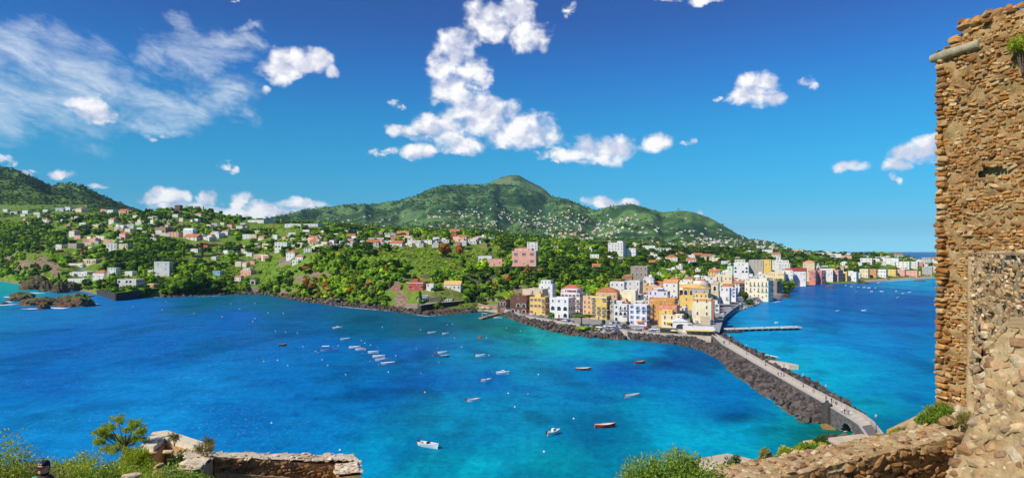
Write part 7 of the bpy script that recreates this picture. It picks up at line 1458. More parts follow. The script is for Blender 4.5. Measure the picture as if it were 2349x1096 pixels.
def bastion():
    r = link('bastion_wall', None, None, (0, 0, 0)); tag(r, 'pale plastered bastion wall with a narrow arched doorway in front of the tower', 'wall')
    A = at(2234, 700, 11.4)[:2]; B = (5.6, 6.9); d = np.array(B)-np.array(A); L = np.hypot(*d); d /= L
    dc = 1.25; zt = zp(752, 9.); gap = lambda u, z: (np.abs(u-dc) < .42) & (z > 46.9) & (z < 48.35+.45*np.sqrt(np.clip(1-((u-dc)/.42)**2, 0, 1)))
    wall_face(r, A, B, lambda u: 45.2, lambda u: 49.93+.03*fb(u*3, 0, 2), .07, .055, (MP1, MP2), 300, 61, out=.02, fill=.42, jit=.7, core=MM2, rough=.10, depth=.035, gap=gap)
    n = np.array([-d[1], d[0]]); n = n if n@(-np.array(A)) > 0 else -n
    b = MB(); o = [tuple(np.array(A)+n*.02), tuple(np.array(B)+n*.02), tuple(np.array(B)-n*1.6), tuple(np.array(A)-n*1.3)]; b.add([(x, y, 49.94) for x, y in o]+[(x, y, 49.97) for x, y in o], [(0,1,5,4), (4,5,6,7), (0,3,2,1)]); b.obj('cap', MM2, r)
    b = MB()
    for e in (np.array(A)+d*.01, np.array(B)-d*.01): b.add([(*(e+n*.0), 45), (*(e-n*.62), 45), (*(e-n*.62), 49.93), (*(e+n*.0), 49.93)], [(0,1,2,3)])
    b.obj('end_face', MM2, r); kk = np.random.default_rng(15); P = []; S = []
    for i in range(260): u = kk.uniform(0, L); v = kk.uniform(.0, 1.25); w = kk.choice([.04, .06, .09]); x = np.array(A)+d*u-n*v; P.append((x[0], x[1], 49.96)); S.append((w, w*.75, w*.35))
    stones(r, np.array(P), np.array(S), atan2(d[1], d[0]), (MP1, MP2), 0, kk, .5)
    # smooth pale plastered corner strip, dark door recess with its ring of stones
    b = MB(); b.tube([(*(np.array(A)+n*.02), 45.3), (*(np.array(A)+n*.02), 49.9)], [.11, .07], 10); b.obj('corner_plaster', MM2, r)
    p = np.array(A)+d*dc; b = MB(); q = p-n*.55; b.add([(*(q-d*.7), 46.5), (*(q+d*.7), 46.5), (*(q+d*.7), 49.3), (*(q-d*.7), 49.3)], [(0,1,2,3)]); b.add([(*(p-d*.45-n*.0), 46.8), (*(q-d*.45), 46.8), (*(q-d*.45), 49), (*(p-d*.45), 49)], [(0,1,2,3)]); b.obj('door_recess', pm('dark_door', (.05,.03,.018), .95, .4, 4), r)
    P = []; S = []; k = np.random.default_rng(3)
    for t in np.linspace(0, pi, 9): u = dc-.47*cos(t); z = 48.35+.5*sin(t); x = np.array(A)+d*u+n*.04; P.append((x[0], x[1], z)); S.append((.09, .07, .07))
    for z in np.linspace(47, 48.3, 7):
        for s in (-1, 1): x = np.array(A)+d*(dc+s*.48)+n*.04; P.append((x[0], x[1], z)); S.append((.09, .07, .09))
    stones(r, np.array(P), np.array(S), atan2(d[1], d[0]), (MP1, MP2), 60, k, .15, 'door_stone')
    solid(r, [tuple(np.array(A)-n*.6), tuple(np.array(B)-n*.6), tuple(np.array(B)-n*1.7), tuple(np.array(A)-n*1.3)], 45, 49.9, MM2)
    # broken near end of the wall: a battered mass of big stones
    s = link('broken_wall', None, None, (0, 0, 0)); tag(s, 'thick broken stump of castle wall with big rounded stones at the lower right corner', 'wall'); k = np.random.default_rng(9)
    nu, nv = 84, 120; V = []; rows = [748, 800, 860, 930, 1000, 1050, 1110, 1180]; edge = [2291, 2272, 2257, 2246, 2226, 2206, 2180, 2160]; zt6 = zp(748, 6.4)
    for j in range(nv):
        row = 1180-(1180-748)*j/(nv-1); e = float(np.interp(row, rows, edge)); z = zp(row, 6.4)
        for i in range(nu):
            t = i/(nu-1); Y = 6.4-1.5*t+.10*(float(fb(np.array([t*5.]), np.array([z*2.4]), 7, 4)[0])-.5)*2+.13*(float(fb(np.array([t*14.]), np.array([z*7.]), 9, 4)[0])-.5)*2; x0 = (e-CX)/F*6.4; x1 = x0+(5.3-(2291-CX)/F*6.4)*1.0
            V.append((x0+(x1-x0)*t+.05*(float(fb(np.array([z*6.]), np.array([t*3.]), 5, 3)[0])-.5), Y-.30*(1-j/(nv-1))*sin(pi*min(1, t*1.4))*.6, z))
    Vn = np.array(V).reshape(nv, nu, 3)
    bk = Vn[:, :1]+np.array([1.0, 1.25, 0]); V = np.concatenate([bk, Vn], 1); n2_ = nu+1
    idx = np.arange(n2_*nv).reshape(nv, n2_); T4 = np.stack([idx[:-1, :-1], idx[:-1, 1:], idx[1:, 1:], idx[1:, :-1]], -1).reshape(-1, 4); link('mortar', mesh_np('mortar', V.reshape(-1, 3), T4, [MM2], smooth=True), s)
    P = []; S = []; taken = []
    for i in range(9000):
        j = k.integers(1, nv-1); m = k.integers(0, nu-1); c = Vn[j, m]; w = k.choice([.02, .03, .045, .06, .085] if m/nu < .45 else [.03, .05, .08, .12])*k.uniform(.8, 1.2)
        if any((c[0]-q[0])**2+(c[1]-q[1])**2+(c[2]-q[2])**2 < ((w+q[3])*.66)**2 for q in taken): continue
        taken.append((*c, w)); P.append(c+np.array([.01, .03, 0])); S.append((w, w*.7, w*.74))
    stones(s, np.array(P), np.array(S), -.9, (MP1, MP2), 300, k, .9)
    b = MB(); top = [tuple(q[:2]) for q in Vn[-1, ::5]]; m = len(top); b.add([(x, y, zt6-.02+.05*float(fb(np.array([x*6]), np.array([y*6]), 3)[0])) for x, y in top]+[(x+.62, y+.75, zt6+.03) for x, y in top], [(i, i+1, m+i+1, m+i) for i in range(m-1)], 0, True); b.obj('cap', MM2, s)
bastion()
def parapet():
    r = link('parapet', None, None, (0, 0, 0)); tag(r, 'low ochre stone parapet with a pale rubble top leading up to the tower', 'wall'); LM.append((1950, 1060, 'the ochre parapet'))
    A = np.array((2.35, 8.05)); B = np.array((7.45, 10.7)); zt = 47.; d = (B-A)/np.hypot(*(B-A)); n = np.array([d[1], -d[0]]); n = n if n@(-A) > 0 else -n; L = np.hypot(*(B-A))
    wall_face(r, A, B, lambda u: 45.6, lambda u: zt, .15, .10, (MD1, MD2), 130, 81, out=.03, fill=.8, jit=.5, rough=.05, depth=.055, core=MM3)
    k = np.random.default_rng(12); P = []; S = []; nu, nv = 90, 16; V = []
    for j in range(nv):
        for i in range(nu):
            u = L*i/(nu-1); v = .66*j/(nv-1); z = zt-.03+.08*float(fb(np.array([u*5]), np.array([v*5]), 4, 4)[0])-(.10 if j in (0, nv-1) else 0); x = A+d*u-n*(v-.02); V.append((x[0], x[1], z))
    idx = np.arange(nu*nv).reshape(nv, nu); T4 = np.stack([idx[:-1, :-1], idx[:-1, 1:], idx[1:, 1:], idx[1:, :-1]], -1).reshape(-1, 4); link('top_mortar', mesh_np('top_mortar', np.array(V), T4, [MM2], smooth=True), r)
    for i in range(620): u = k.uniform(0, L); v = k.uniform(0, .64); w = k.choice([.025, .04, .055, .085]); x = A+d*u-n*v; P.append((x[0], x[1], zt+k.uniform(-.03, .02))); S.append((w, w*.7, w*.34))
    stones(r, np.array(P), np.array(S), atan2(d[1], d[0]), (MP1, MP2), 160, k, .5, 'top_stone')
    solid(r, [tuple(A-n*.1), tuple(B-n*.1), tuple(B-n*.62), tuple(A-n*.62)], 44.5, zt-.08, MM1)
    # outer lower coping slabs seen over the wall
    for (x0, x1, py, Y, lab) in ((1655, 1742, 1068, 9.6, 'smooth pale coping slab below the parapet beside the big bush'), (1905, 2040, 1022, 11.6, 'long smooth pale coping slab where the causeway meets the parapet')):
        a = at(x0, py+6, Y); e = at(x1, py-12, Y+.9); o = link('coping_slab', None, None, (0, 0, 0)); tag(o, lab, 'slab'); q = Vector((e[0]-a[0], e[1]-a[1], 0)).normalized(); m = Vector((-q.y, q.x, 0))*.55; V = []
        for z in (-.22, 0): V += [(a[0], a[1], a[2]+z), (e[0], e[1], e[2]+z), (e[0]+m.x, e[1]+m.y, e[2]+z), (a[0]+m.x, a[1]+m.y, a[2]+z)]
        b = MB(); b.add(V, [(0,1,5,4), (4,5,6,7), (2,3,7,6), (0,4,7,3), (1,2,6,5)]); b.obj('slab_body', pm('smooth_coping', (.66,.54,.38), .9, .2, 3, .3), o)
    # battered foot of the tower carrying the bush
    f = link('crumbling_masonry', None, None, (0, 0, 0)); tag(f, 'crumbling pale masonry foot of the tower behind the parapet', 'wall'); P = []; S = []
    for i in range(170): x, y, z = at(k.uniform(2128, 2226), 0, k.uniform(11.6, 13.2)); t = k.random(); P.append((x, y, zp(1000-70*t*(0.3+.7*(x/y*F+CX-2128)/98), y))); w = k.uniform(.06, .16); S.append((w, w*.8, w*.6))
    stones(f, np.array(P), np.array(S), .3, (MP1, MP2), 100, k, .8); c0 = at(2122, 1000, 12.2); c1 = at(2235, 1000, 11.4); b = MB(); b.add([(c0[0], c0[1], 44), (c1[0], c1[1], 44), (c1[0]+.3, c1[1]+1.6, 44), (c0[0]+.2, c0[1]+1.6, 44), (c0[0], c0[1], zp(996, 12.2)), (c1[0], c1[1], zp(955, 11.4)), (c1[0]+.3, c1[1]+1.6, zp(935, 13)), (c0[0]+.2, c0[1]+1.6, zp(985, 13.8))], [(0,1,5,4), (4,5,6,7), (2,3,7,6), (0,4,7,3), (1,2,6,5)]); b.obj('core', MM2, f)
parapet()
def ruin():
    r = link('ruined_room', None, None, (0, 0, 0)); tag(r, 'roofless ruined room with thick rubble wall tops at the lower left', 'ruin'); k = np.random.default_rng(31)
    a = np.array(at(492, 1046, 27.)); c = np.array(at(770, 1066, 29.6)); A, B = a[:2], c[:2]; L = np.hypot(*(B-A)); d = (B-A)/L; n = np.array([d[1], -d[0]]); zA, zB = a[2], c[2]; zt = lambda u: zA+(zB-zA)*u/L
    wall_face(r, A, B, lambda u: zt(u)-.62, zt, .22, .14, (MD1, MD2), 90, 91, out=.03, fill=.8, jit=.4, rough=.07, depth=.10, core=MM3)
    b = MB(); P0 = A+n*.10; P1 = B+n*.10; b.add([(*P0, zA-3.5), (*P1, zB-3.5), (*P1, zB-.66), (*P0, zA-.66), (*A, zA-.62), (*B, zB-.62)], [(0,1,2,3), (3,2,5,4)]); b.obj('plaster', MM3, r)
    def topstrip(Q0, Q1, z0, z1, th, side, cnt, nm='top_mortar'):
        q = (Q1-Q0); ll = np.hypot(*q); q /= ll; m = np.array([-q[1], q[0]])*side; nu, nv = max(12, int(ll/.15)), 10; V = []
        for j in range(nv):
            for i in range(nu): u = ll*i/(nu-1); v = th*j/(nv-1); z = z0+(z1-z0)*i/(nu-1)-.02+.18*float(fb(np.array([u*2.2+Q0[0]]), np.array([v*2.2]), 8, 4)[0])-(.22 if j == nv-1 else 0); x = Q0+q*u+m*v; V.append((x[0], x[1], z))
        idx = np.arange(nu*nv).reshape(nv, nu); T4 = np.stack([idx[:-1, :-1], idx[:-1, 1:], idx[1:, 1:], idx[1:, :-1]], -1).reshape(-1, 4); link(nm, mesh_np(nm, np.array(V), T4, [MLIME], smooth=True), r)
        P = []; S = []
        for i in range(int(cnt*1.6)): u = k.uniform(0, ll); v = k.uniform(0, th); w = k.choice([.05, .08, .12, .19]); x = Q0+q*u+m*v; P.append((x[0], x[1], z0+(z1-z0)*u/ll+.05+k.uniform(-.04, .02))); S.append((w, w*.75, w*.22))
        stones(r, np.array(P), np.array(S), atan2(q[1], q[0]), (MR1, MR2), 110, k, .5, 'top_stone')
        Qm = [tuple(Q0+m*.05), tuple(Q1+m*.05), tuple(Q1+m*(th-.05)), tuple(Q0+m*(th-.05))]; bb = MB(); bb.add([(x, y, min(z0, z1)-6) for x, y in Qm]+[(Qm[0][0], Qm[0][1], z0-.1), (Qm[1][0], Qm[1][1], z1-.1), (Qm[2][0], Qm[2][1], z1-.1), (Qm[3][0], Qm[3][1], z0-.1)], [(0,1,5,4), (4,5,6,7), (2,3,7,6), (0,4,7,3), (1,2,6,5)]); bb.obj('wall_core', MM3, r)
    topstrip(A-d*1.0, B+d*1.1, zA+.05, zB-.05, 1.05, 1, 150)
    l1 = np.array(at(455, 1100, 24.2)); topstrip(l1[:2], A, l1[2]+.3, zA, 1.0, 1, 80)
    r1 = np.array(at(768, 1100, 27.)); topstrip(B, r1[:2], zB, r1[2]+.2, 1.1, 1, 70)
    # the old plastered wall corner behind it, with a small arched niche
    s = link('plastered_wall', None, None, (0, 0, 0)); tag(s, 'angled old wall with a smooth pale plaster top behind the leafy shrubs', 'wall'); z = 38.9
    p = lambda px, py: np.array(((px-CX)*(H-z)/(py-HY), F*(H-z)/(py-HY)))
    T1 = [p(322,1022), p(350,990), p(384,986), p(490,1020), p(470,1031), p(378,1003), p(352,1024)]
    b = MB(); b.prism([tuple(q) for q in T1][::-1], z-.28, z); b.obj('top_slab', MLIME, s)
    b = MB(); I = [p(326,1030), p(354,998), p(384,993), p(484,1024), p(472,1031), p(380,1007), p(356,1027)]; b.prism([tuple(q) for q in I][::-1], z-5, z-.28); b.obj('wall', MM3, s)
    m = (p(378,1003)*.62+p(470,1031)*.38); dd = p(470,1031)-p(378,1003); ang = atan2(dd[1], dd[0]); link('niche', window_mesh('arch'), s, (m[0], m[1]-.05, z-1.6), ang, (.5, 1, .8))
ruin()
# ground of the castle rock under the plants, below the lower edge of the view
def castle_ground():
    xs = np.linspace(-60, 40, 60); ys = np.concatenate([np.linspace(-6, 60, 50), np.linspace(64, 118, 16)]); XX, YY = np.meshgrid(xs, ys); X = XX.ravel(); Y = YY.ravel()
    z = 50-.352*Y-1.5+.5*(fb(X/2, Y/2, 13)-.5)-.5*np.clip(6-np.abs(Y-14), 0, 0); z = np.where(Y < 5, 46.2, np.minimum(z, 46.2)); cl = np.clip((Y-60-6*fb(X/8, Y/30, 3))/45, 0, 1); z = z-cl*34
    z = np.where((X > 4), z-2.2*np.clip((X-4)/3, 0, 1)*np.clip(Y/30, 0, 1), z); idx = np.arange(len(xs)*len(ys)).reshape(len(ys), len(xs)); T4 = np.stack([idx[:-1, :-1], idx[:-1, 1:], idx[1:, 1:], idx[1:, :-1]], -1).reshape(-1, 4)
    tag(link('castle_slope', mesh_np('castle_slope', np.stack([X, Y, z], -1), T4, [pm('castle_earth', (.22,.16,.09), .95, .4, .8, .5, col2=(.07,.10,.03))], smooth=True)), 'earthy slope of the castle rock', None, None, 'structure')
castle_ground()
# ---------------------------------------------------------------- plants in front
def leaf_mat(name, cols, trans=.3):
    m = bpy.data.materials.new(name); m.use_nodes = True; nt = m.node_tree; nt.nodes.clear(); g = node(nt, 'ShaderNodeNewGeometry'); n = fbm(nt, g.outputs['Position'], 3, 4, .6)
    c = rampc(nt, mth(nt, 'ADD', mth(nt, 'MULTIPLY', g.outputs['Random Per Island'], .65), mth(nt, 'MULTIPLY', n, .35)), [(i/(len(cols)-1), q) for i, q in enumerate(cols)])
    d = node(nt, 'ShaderNodeBsdfDiffuse'); put(nt, d.inputs[0], c); t = node(nt, 'ShaderNodeBsdfTranslucent'); put(nt, t.inputs[0], c); gl = node(nt, 'ShaderNodeBsdfGlossy'); gl.inputs['Roughness'].default_value = .45
    mx = node(nt, 'ShaderNodeMixShader'); mx.inputs[0].default_value = trans; nt.links.new(d.outputs[0], mx.inputs[1]); nt.links.new(t.outputs[0], mx.inputs[2]); m2 = node(nt, 'ShaderNodeMixShader'); m2.inputs[0].default_value = .04; nt.links.new(mx.outputs[0], m2.inputs[1]); nt.links.new(gl.outputs[0], m2.inputs[2])
    o = node(nt, 'ShaderNodeOutputMaterial'); nt.links.new(m2.outputs[0], o.inputs[0]); return m
ML1 = leaf_mat('bush_leaves', [(.06,.14,.012), (.16,.29,.02), (.30,.42,.03), (.46,.46,.09)], .4); ML2 = leaf_mat('carob_leaves', [(.12,.20,.012), (.30,.42,.02), (.50,.56,.03), (.66,.60,.05)], .45); ML3 = leaf_mat('dry_leaves', [(.20,.14,.04), (.34,.26,.07), (.26,.28,.05), (.45,.34,.12)]); ML4 = leaf_mat('flower_heads', [(.55,.42,.02), (.70,.55,.03), (.20,.26,.03)]); ML5 = leaf_mat('dark_leaves', [(.03,.08,.015), (.06,.14,.02), (.10,.20,.03)])
def leaf_cloud(cens, n, size, seed, asp=.45, up=.3):
    """pointed oval leaves, four triangles each, scattered over the shells of many twig clumps"""
    r = np.random.default_rng(seed); C = np.array([c[:3] for c in cens]); R = np.array([c[3] for c in cens]); w = R**2; w /= w.sum(); k = r.choice(len(C), n, p=w); d = r.normal(size=(n, 3)); d /= np.linalg.norm(d, axis=1)[:, None]
    P = C[k]+d*(R[k]*r.uniform(.45, 1.08, n))[:, None]*np.array([1, 1, .85]); f = d+r.normal(size=(n, 3))*.7; f[:, 2] += up; f /= np.linalg.norm(f, axis=1)[:, None]; s = np.cross(f, r.normal(size=(n, 3))); s /= np.linalg.norm(s, axis=1)[:, None]; nn = np.cross(f, s); L = size*r.uniform(.6, 1.35, n)[:, None]; W = L*asp
    V = np.stack([P, P+f*L*.45+s*W*.5+nn*L*.08, P+f*L, P+f*L*.45-s*W*.5+nn*L*.08, P+f*L*.5-nn*L*.04], 1).reshape(-1, 3); b = np.arange(n)[:, None]*5
    T = np.concatenate([b+np.array([[0, 1, 4]]), b+np.array([[1, 2, 4]]), b+np.array([[2, 3, 4]]), b+np.array([[3, 0, 4]])], 1).reshape(-1, 3); return V, T
def bush(X, Y, z, w, d, h, n, size, mat, label, cat='bush', seed=1, name='bush', open_=0., stems=7, nc=26, group=None, asp=.45, flowers=None):
    r = np.random.default_rng(seed); root = link(name, None, None, (X, Y, z)); tag(root, label, cat, group); cens = []; b = MB()
    cl = [(r.uniform(0, 2*pi), sqrt(r.uniform(.05, 1)), r.uniform(.3, 1)) for _ in range(9)]
    for i in range(nc):
        a = r.uniform(0, 2*pi); q = sqrt(r.random()); zz = r.uniform(.35, 1)*(1-.30*q**3); cens.append((w/2*q*cos(a)*.85, d/2*q*sin(a)*.85, h*(zz*.9), h*r.uniform(.10, .19)*(1-.35*open_)))
        if open_: ca, cq, cz = cl[i % 9]; cens[-1] = (w/2*cq*cos(ca)+r.normal()*.065*w, d/2*cq*sin(ca)+r.normal()*.07*d, h*cz*(1-.25*cq)+r.normal()*.025*h, h*r.uniform(.035, .075))
        if i < stems*2: c = cens[-1]; b.tube([(c[0]*.1, c[1]*.1, -.2), (c[0]*.5+r.normal()*.03*h, c[1]*.5, c[2]*.45), (c[0], c[1], c[2])], [.022*h, .014*h, .006*h], 5)
    b.obj('stems', MBARK, root); V, T = leaf_cloud(cens, n, size, seed+1, asp); link('foliage', mesh_np('foliage', V, T, [mat]), root)
    if flowers: V, T = leaf_cloud([(c[0], c[1], c[2]+c[3]*.5, c[3]*.8) for c in cens], n//4, size*.8, seed+2, .8); link('flowers', mesh_np('flowers', V, T, [flowers]), root)
    return root
def ground_at(px, py_top, Y, hh): return (px-CX)/F*Y, Y, zp(py_top, Y)-hh
def plants():
    X, Y, z = ground_at(1552, 1022, 8.4, 1.25); bush(X, Y, z, 1.42, 1.1, 1.25, 15000, .045, ML1, 'large glossy green bush growing at the lower centre right', seed=3, nc=110, flowers=None)
    X, Y, z = ground_at(1470, 1068, 8.2, .8); bush(X, Y, z, .6, .6, .8, 4500, .042, ML1, 'lower left lobe of greenery beside the large glossy bush', seed=4, nc=24)
    X, Y, z = ground_at(1690, 1040, 9.7, .5); bush(X, Y, z, .28, .26, .5, 900, .045, ML5, 'small dark green sprig on the coping slab', seed=5, nc=14, stems=5)
    X, Y, z = ground_at(1672, 1056, 9.6, .25); bush(X, Y, z, .22, .2, .25, 500, .03, ML4, 'tuft of yellow flowers left of the dark sprig', seed=6, nc=10)
    for i, (px, py, Yq, w, h, m, lab) in enumerate(((1770,1052,10.2,.5,.34,ML3,'row of reddish flowering plants on the parapet edge, left part'),(1815,1044,10.4,.55,.34,ML2,'green plants with red flowers on the parapet edge, middle part'),(1850,1032,11.,.45,.38,ML1,'green rounded plant before the yellow flowers on the parapet'),(1872,1030,11.4,.42,.30,ML4,'bright yellow flowering clump on the parapet edge'),(1890,1015,11.6,.25,.5,ML5,'thin dark stalky plant at the water edge of the parapet'),(2085,998,11.9,.7,.30,ML3,'yellowish dry bush where the parapet meets the causeway'),(2062,1004,12.,.4,.24,ML4,'small yellow flower clump beside the dry bush'))):
        X, Y, z = ground_at(px, py-15, Yq, h); bush(X, Y, z, w, .35, h*1.15, 2600, .038, m, lab, seed=20+i, nc=22, flowers=ML4 if i == 1 else None)
    X, Y, z = ground_at(2155, 930, 12., .55); bush(X, Y, z, .75, .5, .55, 3800, .075, ML1, 'spiky green bush growing out of the tower foot', seed=40, nc=30, asp=.16)
    X, Y, z = ground_at(2205, 945, 11.3, .3); bush(X, Y, z, .3, .3, .4, 900, .06, ML3, 'dry grass tuft right of the spiky tower bush', seed=41, nc=12, asp=.14)
    p = np.array(TA)+TD*1.75+np.array([TN.x, TN.y])*.12; bush(p[0], p[1], 53.55, .9, .35, .55, 2200, .05, ML2, 'yellow-green plant hanging from the top of the tower', seed=42, nc=24, name='wall_plant', cat='plant'); p = np.array(TA)+TD*2.1; bush(p[0]-.05, p[1]-.1, 53.9, .5, .3, .45, 1200, .05, ML4, 'yellow flowering plant at the right edge of the tower top', seed=43, nc=14, name='wall_plant', cat='plant')
    p = np.array(TA)+TD*1.2; bush(p[0]+.2, p[1]+.2, 54.5, .6, .3, .35, 500, .10, leaf_mat('dry_grass', [(.35,.22,.16), (.55,.38,.26)]), 'pinkish dry grass on the tower top', seed=44, nc=10, asp=.05, name='grass_tuft', cat='grass')
    # lower left thicket
    # airy carob: flat leaf layers on forked limbs
    Yc = 38.; base = at(290, 1075, Yc); tr = link('carob_tree', None, None, base); tag(tr, 'airy yellow-green carob tree standing above the thicket', 'tree'); k = np.random.default_rng(50); cens = []; b = MB(); fork = Vector((-.1, 0, 1.3)); b.tube([(0, 0, -1), (0, .05, .6), fork], [.11, .09, .07], 7)
    for px, py, rr in ((271,962,17),(311,968,17),(254,980,17),(290,984,20),(228,996,15),(264,1004,20),(316,988,15),(250,1028,15),(295,1010,18),(322,1005,12),(240,985,12),(275,1030,18),(300,1040,18),(228,1012,10)):
        q = Vector(at(px, py, Yc+k.uniform(-.7, .7)))-Vector(base); rad = rr*Yc/F; b.tube([fork, fork.lerp(q, .5)+Vector((0, 0, -.12)), q], [.05, .032, .012], 5)
        for m in range(9): a = k.uniform(0, 6.28); u = sqrt(k.random())*rad; cens.append((q.x+u*cos(a), q.y+u*sin(a), q.z+k.normal()*.10, k.uniform(.09, .17)))
    b.obj('limbs', MBARK, tr); V, T = leaf_cloud(cens, 7000, .12, 51); link('foliage', mesh_np('foliage', V, T, [ML2]), tr)
    for i, (px, py, Yq, w, h, m, lab) in enumerate(((120,1046,22,3.0,2.2,ML2,'yellow-green shrub directly behind the man in the cap'),(60,1050,20,2.2,2.0,ML3,'dry mixed shrub left of the man in the cap'),(180,1042,25,3.2,2.4,ML2,'yellow-green shrub right of the man in the cap'),(240,1058,26,3.,2.2,ML2,'bright low shrub below the carob tree'),(300,1056,27,3.,2.6,ML1,'green shrub against the plastered wall'),(360,1066,24,2.6,2.0,ML2,'yellow-green shrub in front of the plastered wall'),(410,1060,24,2.2,2.2,ML1,'dark leaved shrub left of the ruined room'),(440,1030,29,1.6,2.0,ML5,'dark ivy-like shrub climbing beside the ruined room'),(300,1075,20,2.6,1.6,ML2,'low lit shrub at the bottom edge below the plastered wall'),(200,1078,19,2.4,1.5,ML1,'low green shrub at the bottom edge right of the man'),(400,1082,20,2.2,1.6,ML1,'low shrub at the bottom edge by the ruined room'),(25,1000,17,1.0,3.2,ML3,'dry reddish twiggy shrub at the left picture edge'),(5,975,16,.8,3.4,ML2,'tall thin shrub cut by the left picture edge'),(310,1022,36,1.6,2.0,ML2,'yellow-green crown at the foot of the carob tree'))):
        X, Y, z = ground_at(px, py, Yq, h); bush(X, Y, z, w*1.15, w*.8, h, 9000 if i < 11 else 5000, .10*Yq/24, m, lab, 'shrub', seed=60+i, name='shrub', nc=80)
    for i, (px, py, Yq) in enumerate(((400,1000,35),(480,1012,35),(468,1022,26.5))):
        X, Y, z = ground_at(px, py-8, Yq, .5); bush(X, Y, z, .6, .4, .5, 260, .22, ML3, ('dry grass tuft on the plaster wall top, left', 'green-brown tuft at the right end of the plaster wall top', 'dry tuft on the corner of the ruined room')[i], 'grass', seed=90+i, nc=8, name='grass_tuft', asp=.07)
plants()
# loose blocks among the shrubs
for i, (px, py, Yq, s, lab) in enumerate(((385,1035,26,.24,'pale tilted stone slab among the shrubs left of the ruined room'),(365,1084,21,.22,'pale flat stone at the bottom edge among shrubs'),(300,1094,19,.30,'broad pale stone at the bottom edge'),(365,1068,22,.2,'brown stone block with a dark hole in the thicket'))):
    X, Y, z = at(px, py, Yq); o = link('stone_block', mesh_np('stone_block', CS[i]*np.array([s, s*.6, s*.4]), I2[1], [MP1]), None, (X, Y, z), .4*i); tag(o, lab, 'stone')
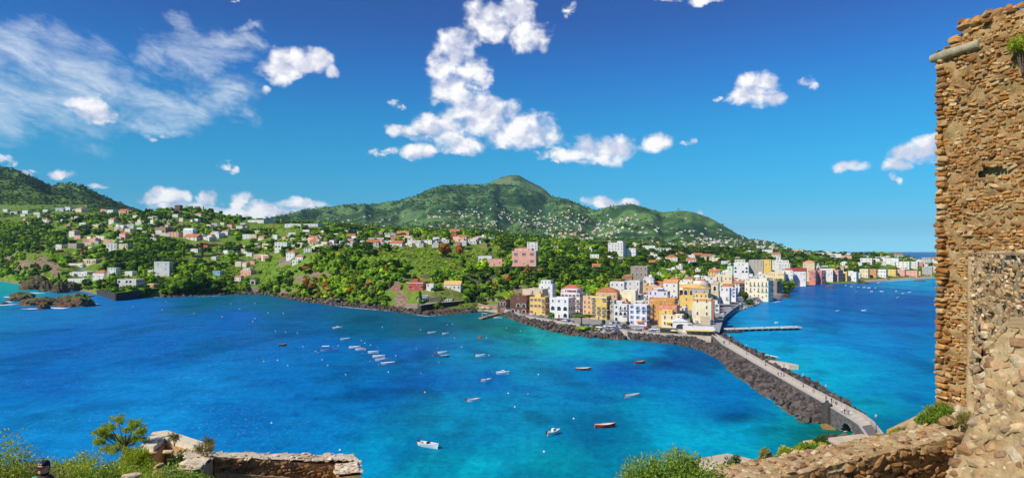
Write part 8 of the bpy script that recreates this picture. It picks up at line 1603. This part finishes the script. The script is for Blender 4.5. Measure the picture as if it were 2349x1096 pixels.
# ---------------------------------------------------------------- the man in the cap
def man():
    Y = 13.; X = (101-CX)/F*Y; top = zp(1058, Y); z = top-1.80; r = link('person', None, None, (X, Y, z), radians(-12)); tag(r, 'man in dark cap and sunglasses with a brown vest over a green shirt', 'person')
    SKIN = pm('man_skin', (.80,.33,.19), .55, .12, 8); b = MB(); hip = {'L': -.10, 'R': .10}
    for s, x in hip.items():
        b.tube([(x, 0, .95), (x*1.1, -.01, .50), (x*1.1, .02, .08)], [.095, .065, .045], 10); b.tube([(x*1.1, .04, .05), (x*1.2, -.18, .035)], [.05, .042], 8); sg = 1 if x > 0 else -1
        sh, el, wr = Vector((sg*.21, 0, 1.46)), Vector((sg*.29, .03, 1.17)), Vector((sg*.28, -.10, .93)); b.tube([sh, el, wr], [.065, .05, .036], 10); b.tube([wr, wr+Vector((0, -.02, -.09))], [.038, .042], 8)
        for k in range(4): p = wr+Vector(((k-1.5)*.020, -.022, -.09)); b.tube([p, p+Vector((0, -.004, -.045)), p+Vector((0, .012, -.082+.006*abs(k-1.3)))], [.0115, .0105, .009], 6)
        p = wr+Vector((-sg*.035, -.02, -.04)); b.tube([p, p+Vector((-sg*.018, -.018, -.03)), p+Vector((-sg*.012, -.026, -.06))], [.013, .012, .010], 6)
    b.tube([(0, 0, .90), (0, 0, 1.08), (0, .01, 1.30), (0, .01, 1.46), (0, .01, 1.56)], [.155, .145, .175, .13, .062], 14); b.tube([(0, .01, 1.5), (0, -.005, 1.64)], [.062, .058], 12)
    # head: skull, jaw, nose, brow, ears, lips
    ball(b, (0, 0, 1.70), .105, .80, 1.0, 1.15, 18); ball(b, (0, -.03, 1.635), .075, .86, .95, .95, 14); b.tube([(0, -.098, 1.705), (0, -.125, 1.672), (0, -.104, 1.660)], [.012, .018, .012], 8); b.tube([(-.05, -.085, 1.722), (0, -.098, 1.724), (.05, -.085, 1.722)], [.014, .014, .014], 6); b.tube([(-.025, -.098, 1.628), (.025, -.098, 1.628)], [.010, .010], 6)
    for sg in (-1, 1): ball(b, (sg*.086, .012, 1.688), .026, .45, .8, 1.2, 8); ball(b, (sg*.036, -.082, 1.70), .015, 1, .8, .9, 8)
    link('body', remeshed('body', b, .0085, [SKIN], 2), r)
    t = MB(); t.tube([(0, 0, .92), (0, 0, 1.08), (0, .01, 1.30), (0, .01, 1.45), (0, .01, 1.52)], [.175, .165, .195, .155, .085], 14)
    for sg in (-1, 1): t.tube([(sg*.19, 0, 1.46), (sg*.295, .03, 1.16), (sg*.285, -.085, .96)], [.085, .068, .052], 10)
    link('shirt', remeshed('shirt', t, .014, [pm('green_shirt', (.10,.42,.27), .9, .2, 10)], 3), r)
    t = MB(); t.tube([(0, 0, .90), (0, 0, 1.08), (0, .01, 1.30), (0, .01, 1.45), (0, .012, 1.53)], [.19, .182, .212, .172, .105], 16); vest = remeshed('vest', t, .014, [pm('brown_vest', (.075,.035,.03), .85, .25, 12)], 3); link('vest', vest, r)
    t = MB(); t.box(-.055, .055, -.235, -.14, 1.0, 1.50); link('vest_front', remeshed('vest_front', t, .012, [pm('black_cloth', (.015,.014,.018), .9)], 2), r); t = MB(); t.lathe([(.074, 1.515), (.082, 1.54), (.078, 1.575)], 14, 0, (0, .005, 0)); t.obj('collar', pm('black_cloth', (.015,.014,.018)), r)
    t = MB()
    for x in hip.values(): t.tube([(x, 0, 1.0), (x*1.1, -.01, .50), (x*1.1, .02, .10)], [.125, .09, .07], 10)
    link('trousers', remeshed('trousers', t, .016, [pm('cloth_denim', (.06,.09,.17))], 3), r)
    c = MB(); c.lathe([(.097, 1.728), (.101, 1.75), (.094, 1.785), (.07, 1.812), (.03, 1.824), (.004, 1.827)], 20, 0, (0, .008, 0), .86, 1.06); cap = c.obj('cap', pm('cap_cloth', (.022,.02,.026), .9, .2, 20), r)
    c = MB(); n = 9; V = []
    for rr, dz in ((.094, 0), (.165, -.018)):
        for i in range(n): a = -pi/2+(i/(n-1)-.5)*1.9; V.append((rr*.86*cos(a), .008+rr*1.06*sin(a), 1.735+dz-.02*abs(i/(n-1)-.5)))
    V += [(x, y, zz-.008) for x, y, zz in V]; c.add(V, [(i, n+i, n+i+1, i+1) for i in range(n-1)]+[(2*n+i, 2*n+i+1, 3*n+i+1, 3*n+i) for i in range(n-1)]+[(n+i, 3*n+i, 3*n+i+1, n+i+1) for i in range(n-1)]); c.obj('brim', pm('cap_cloth', (.022,.02,.026)), cap)
    c = MB(); c.add([(-.035, -.0945, 1.762), (.035, -.0945, 1.762), (.033, -.086, 1.79), (-.033, -.086, 1.79)], [(0,1,2,3)]); c.obj('cap_badge', pm('badge', (.75,.6,.3), .8), cap)
    c = MB()
    for sg in (-1, 1): c.add([(sg*.006, -.104, 1.714), (sg*.062, -.088, 1.716), (sg*.064, -.086, 1.690), (sg*.036, -.098, 1.678), (sg*.008, -.105, 1.690)], [(0,1,2,3,4)] if sg < 0 else [(4,3,2,1,0)]); c.tube([(sg*.062, -.088, 1.714), (sg*.088, -.03, 1.71), (sg*.088, .03, 1.70)], .004, 5)
    c.tube([(-.008, -.105, 1.712), (.008, -.105, 1.712)], .004, 5); c.obj('sunglasses', pm('dark_lens', (.01,.01,.012), .1, .1, spec=.8), r)
    c = MB(); ball(c, (0, .035, 1.69), .098, .86, .9, 1.0, 14); c.obj('hair', pm('grey_hair', (.12,.10,.09), .8), r); c = MB(); ball(c, (0, -.082, 1.606), .034, .95, .7, .85, 10); c.obj('goatee', pm('goatee', (.42,.36,.33), .9, .3, 60), r)
man()
# ---------------------------------------------------------------- the faint blue air over the island
def haze():
    b = MB(); b.box(-112000, 112000, -300, 27000, -8, 900); m = bpy.data.materials.new('thin_haze'); m.use_nodes = True; nt = m.node_tree; nt.nodes.clear()
    v = node(nt, 'ShaderNodeVolumePrincipled'); v.inputs['Color'].default_value = (.50, .80, 1, 1); v.inputs['Density'].default_value = 2.3e-5; o = node(nt, 'ShaderNodeOutputMaterial'); nt.links.new(v.outputs[0], o.inputs['Volume'])
    tag(b.obj('haze', m), 'faint bluish haze over the island', None, None, 'stuff')
haze()
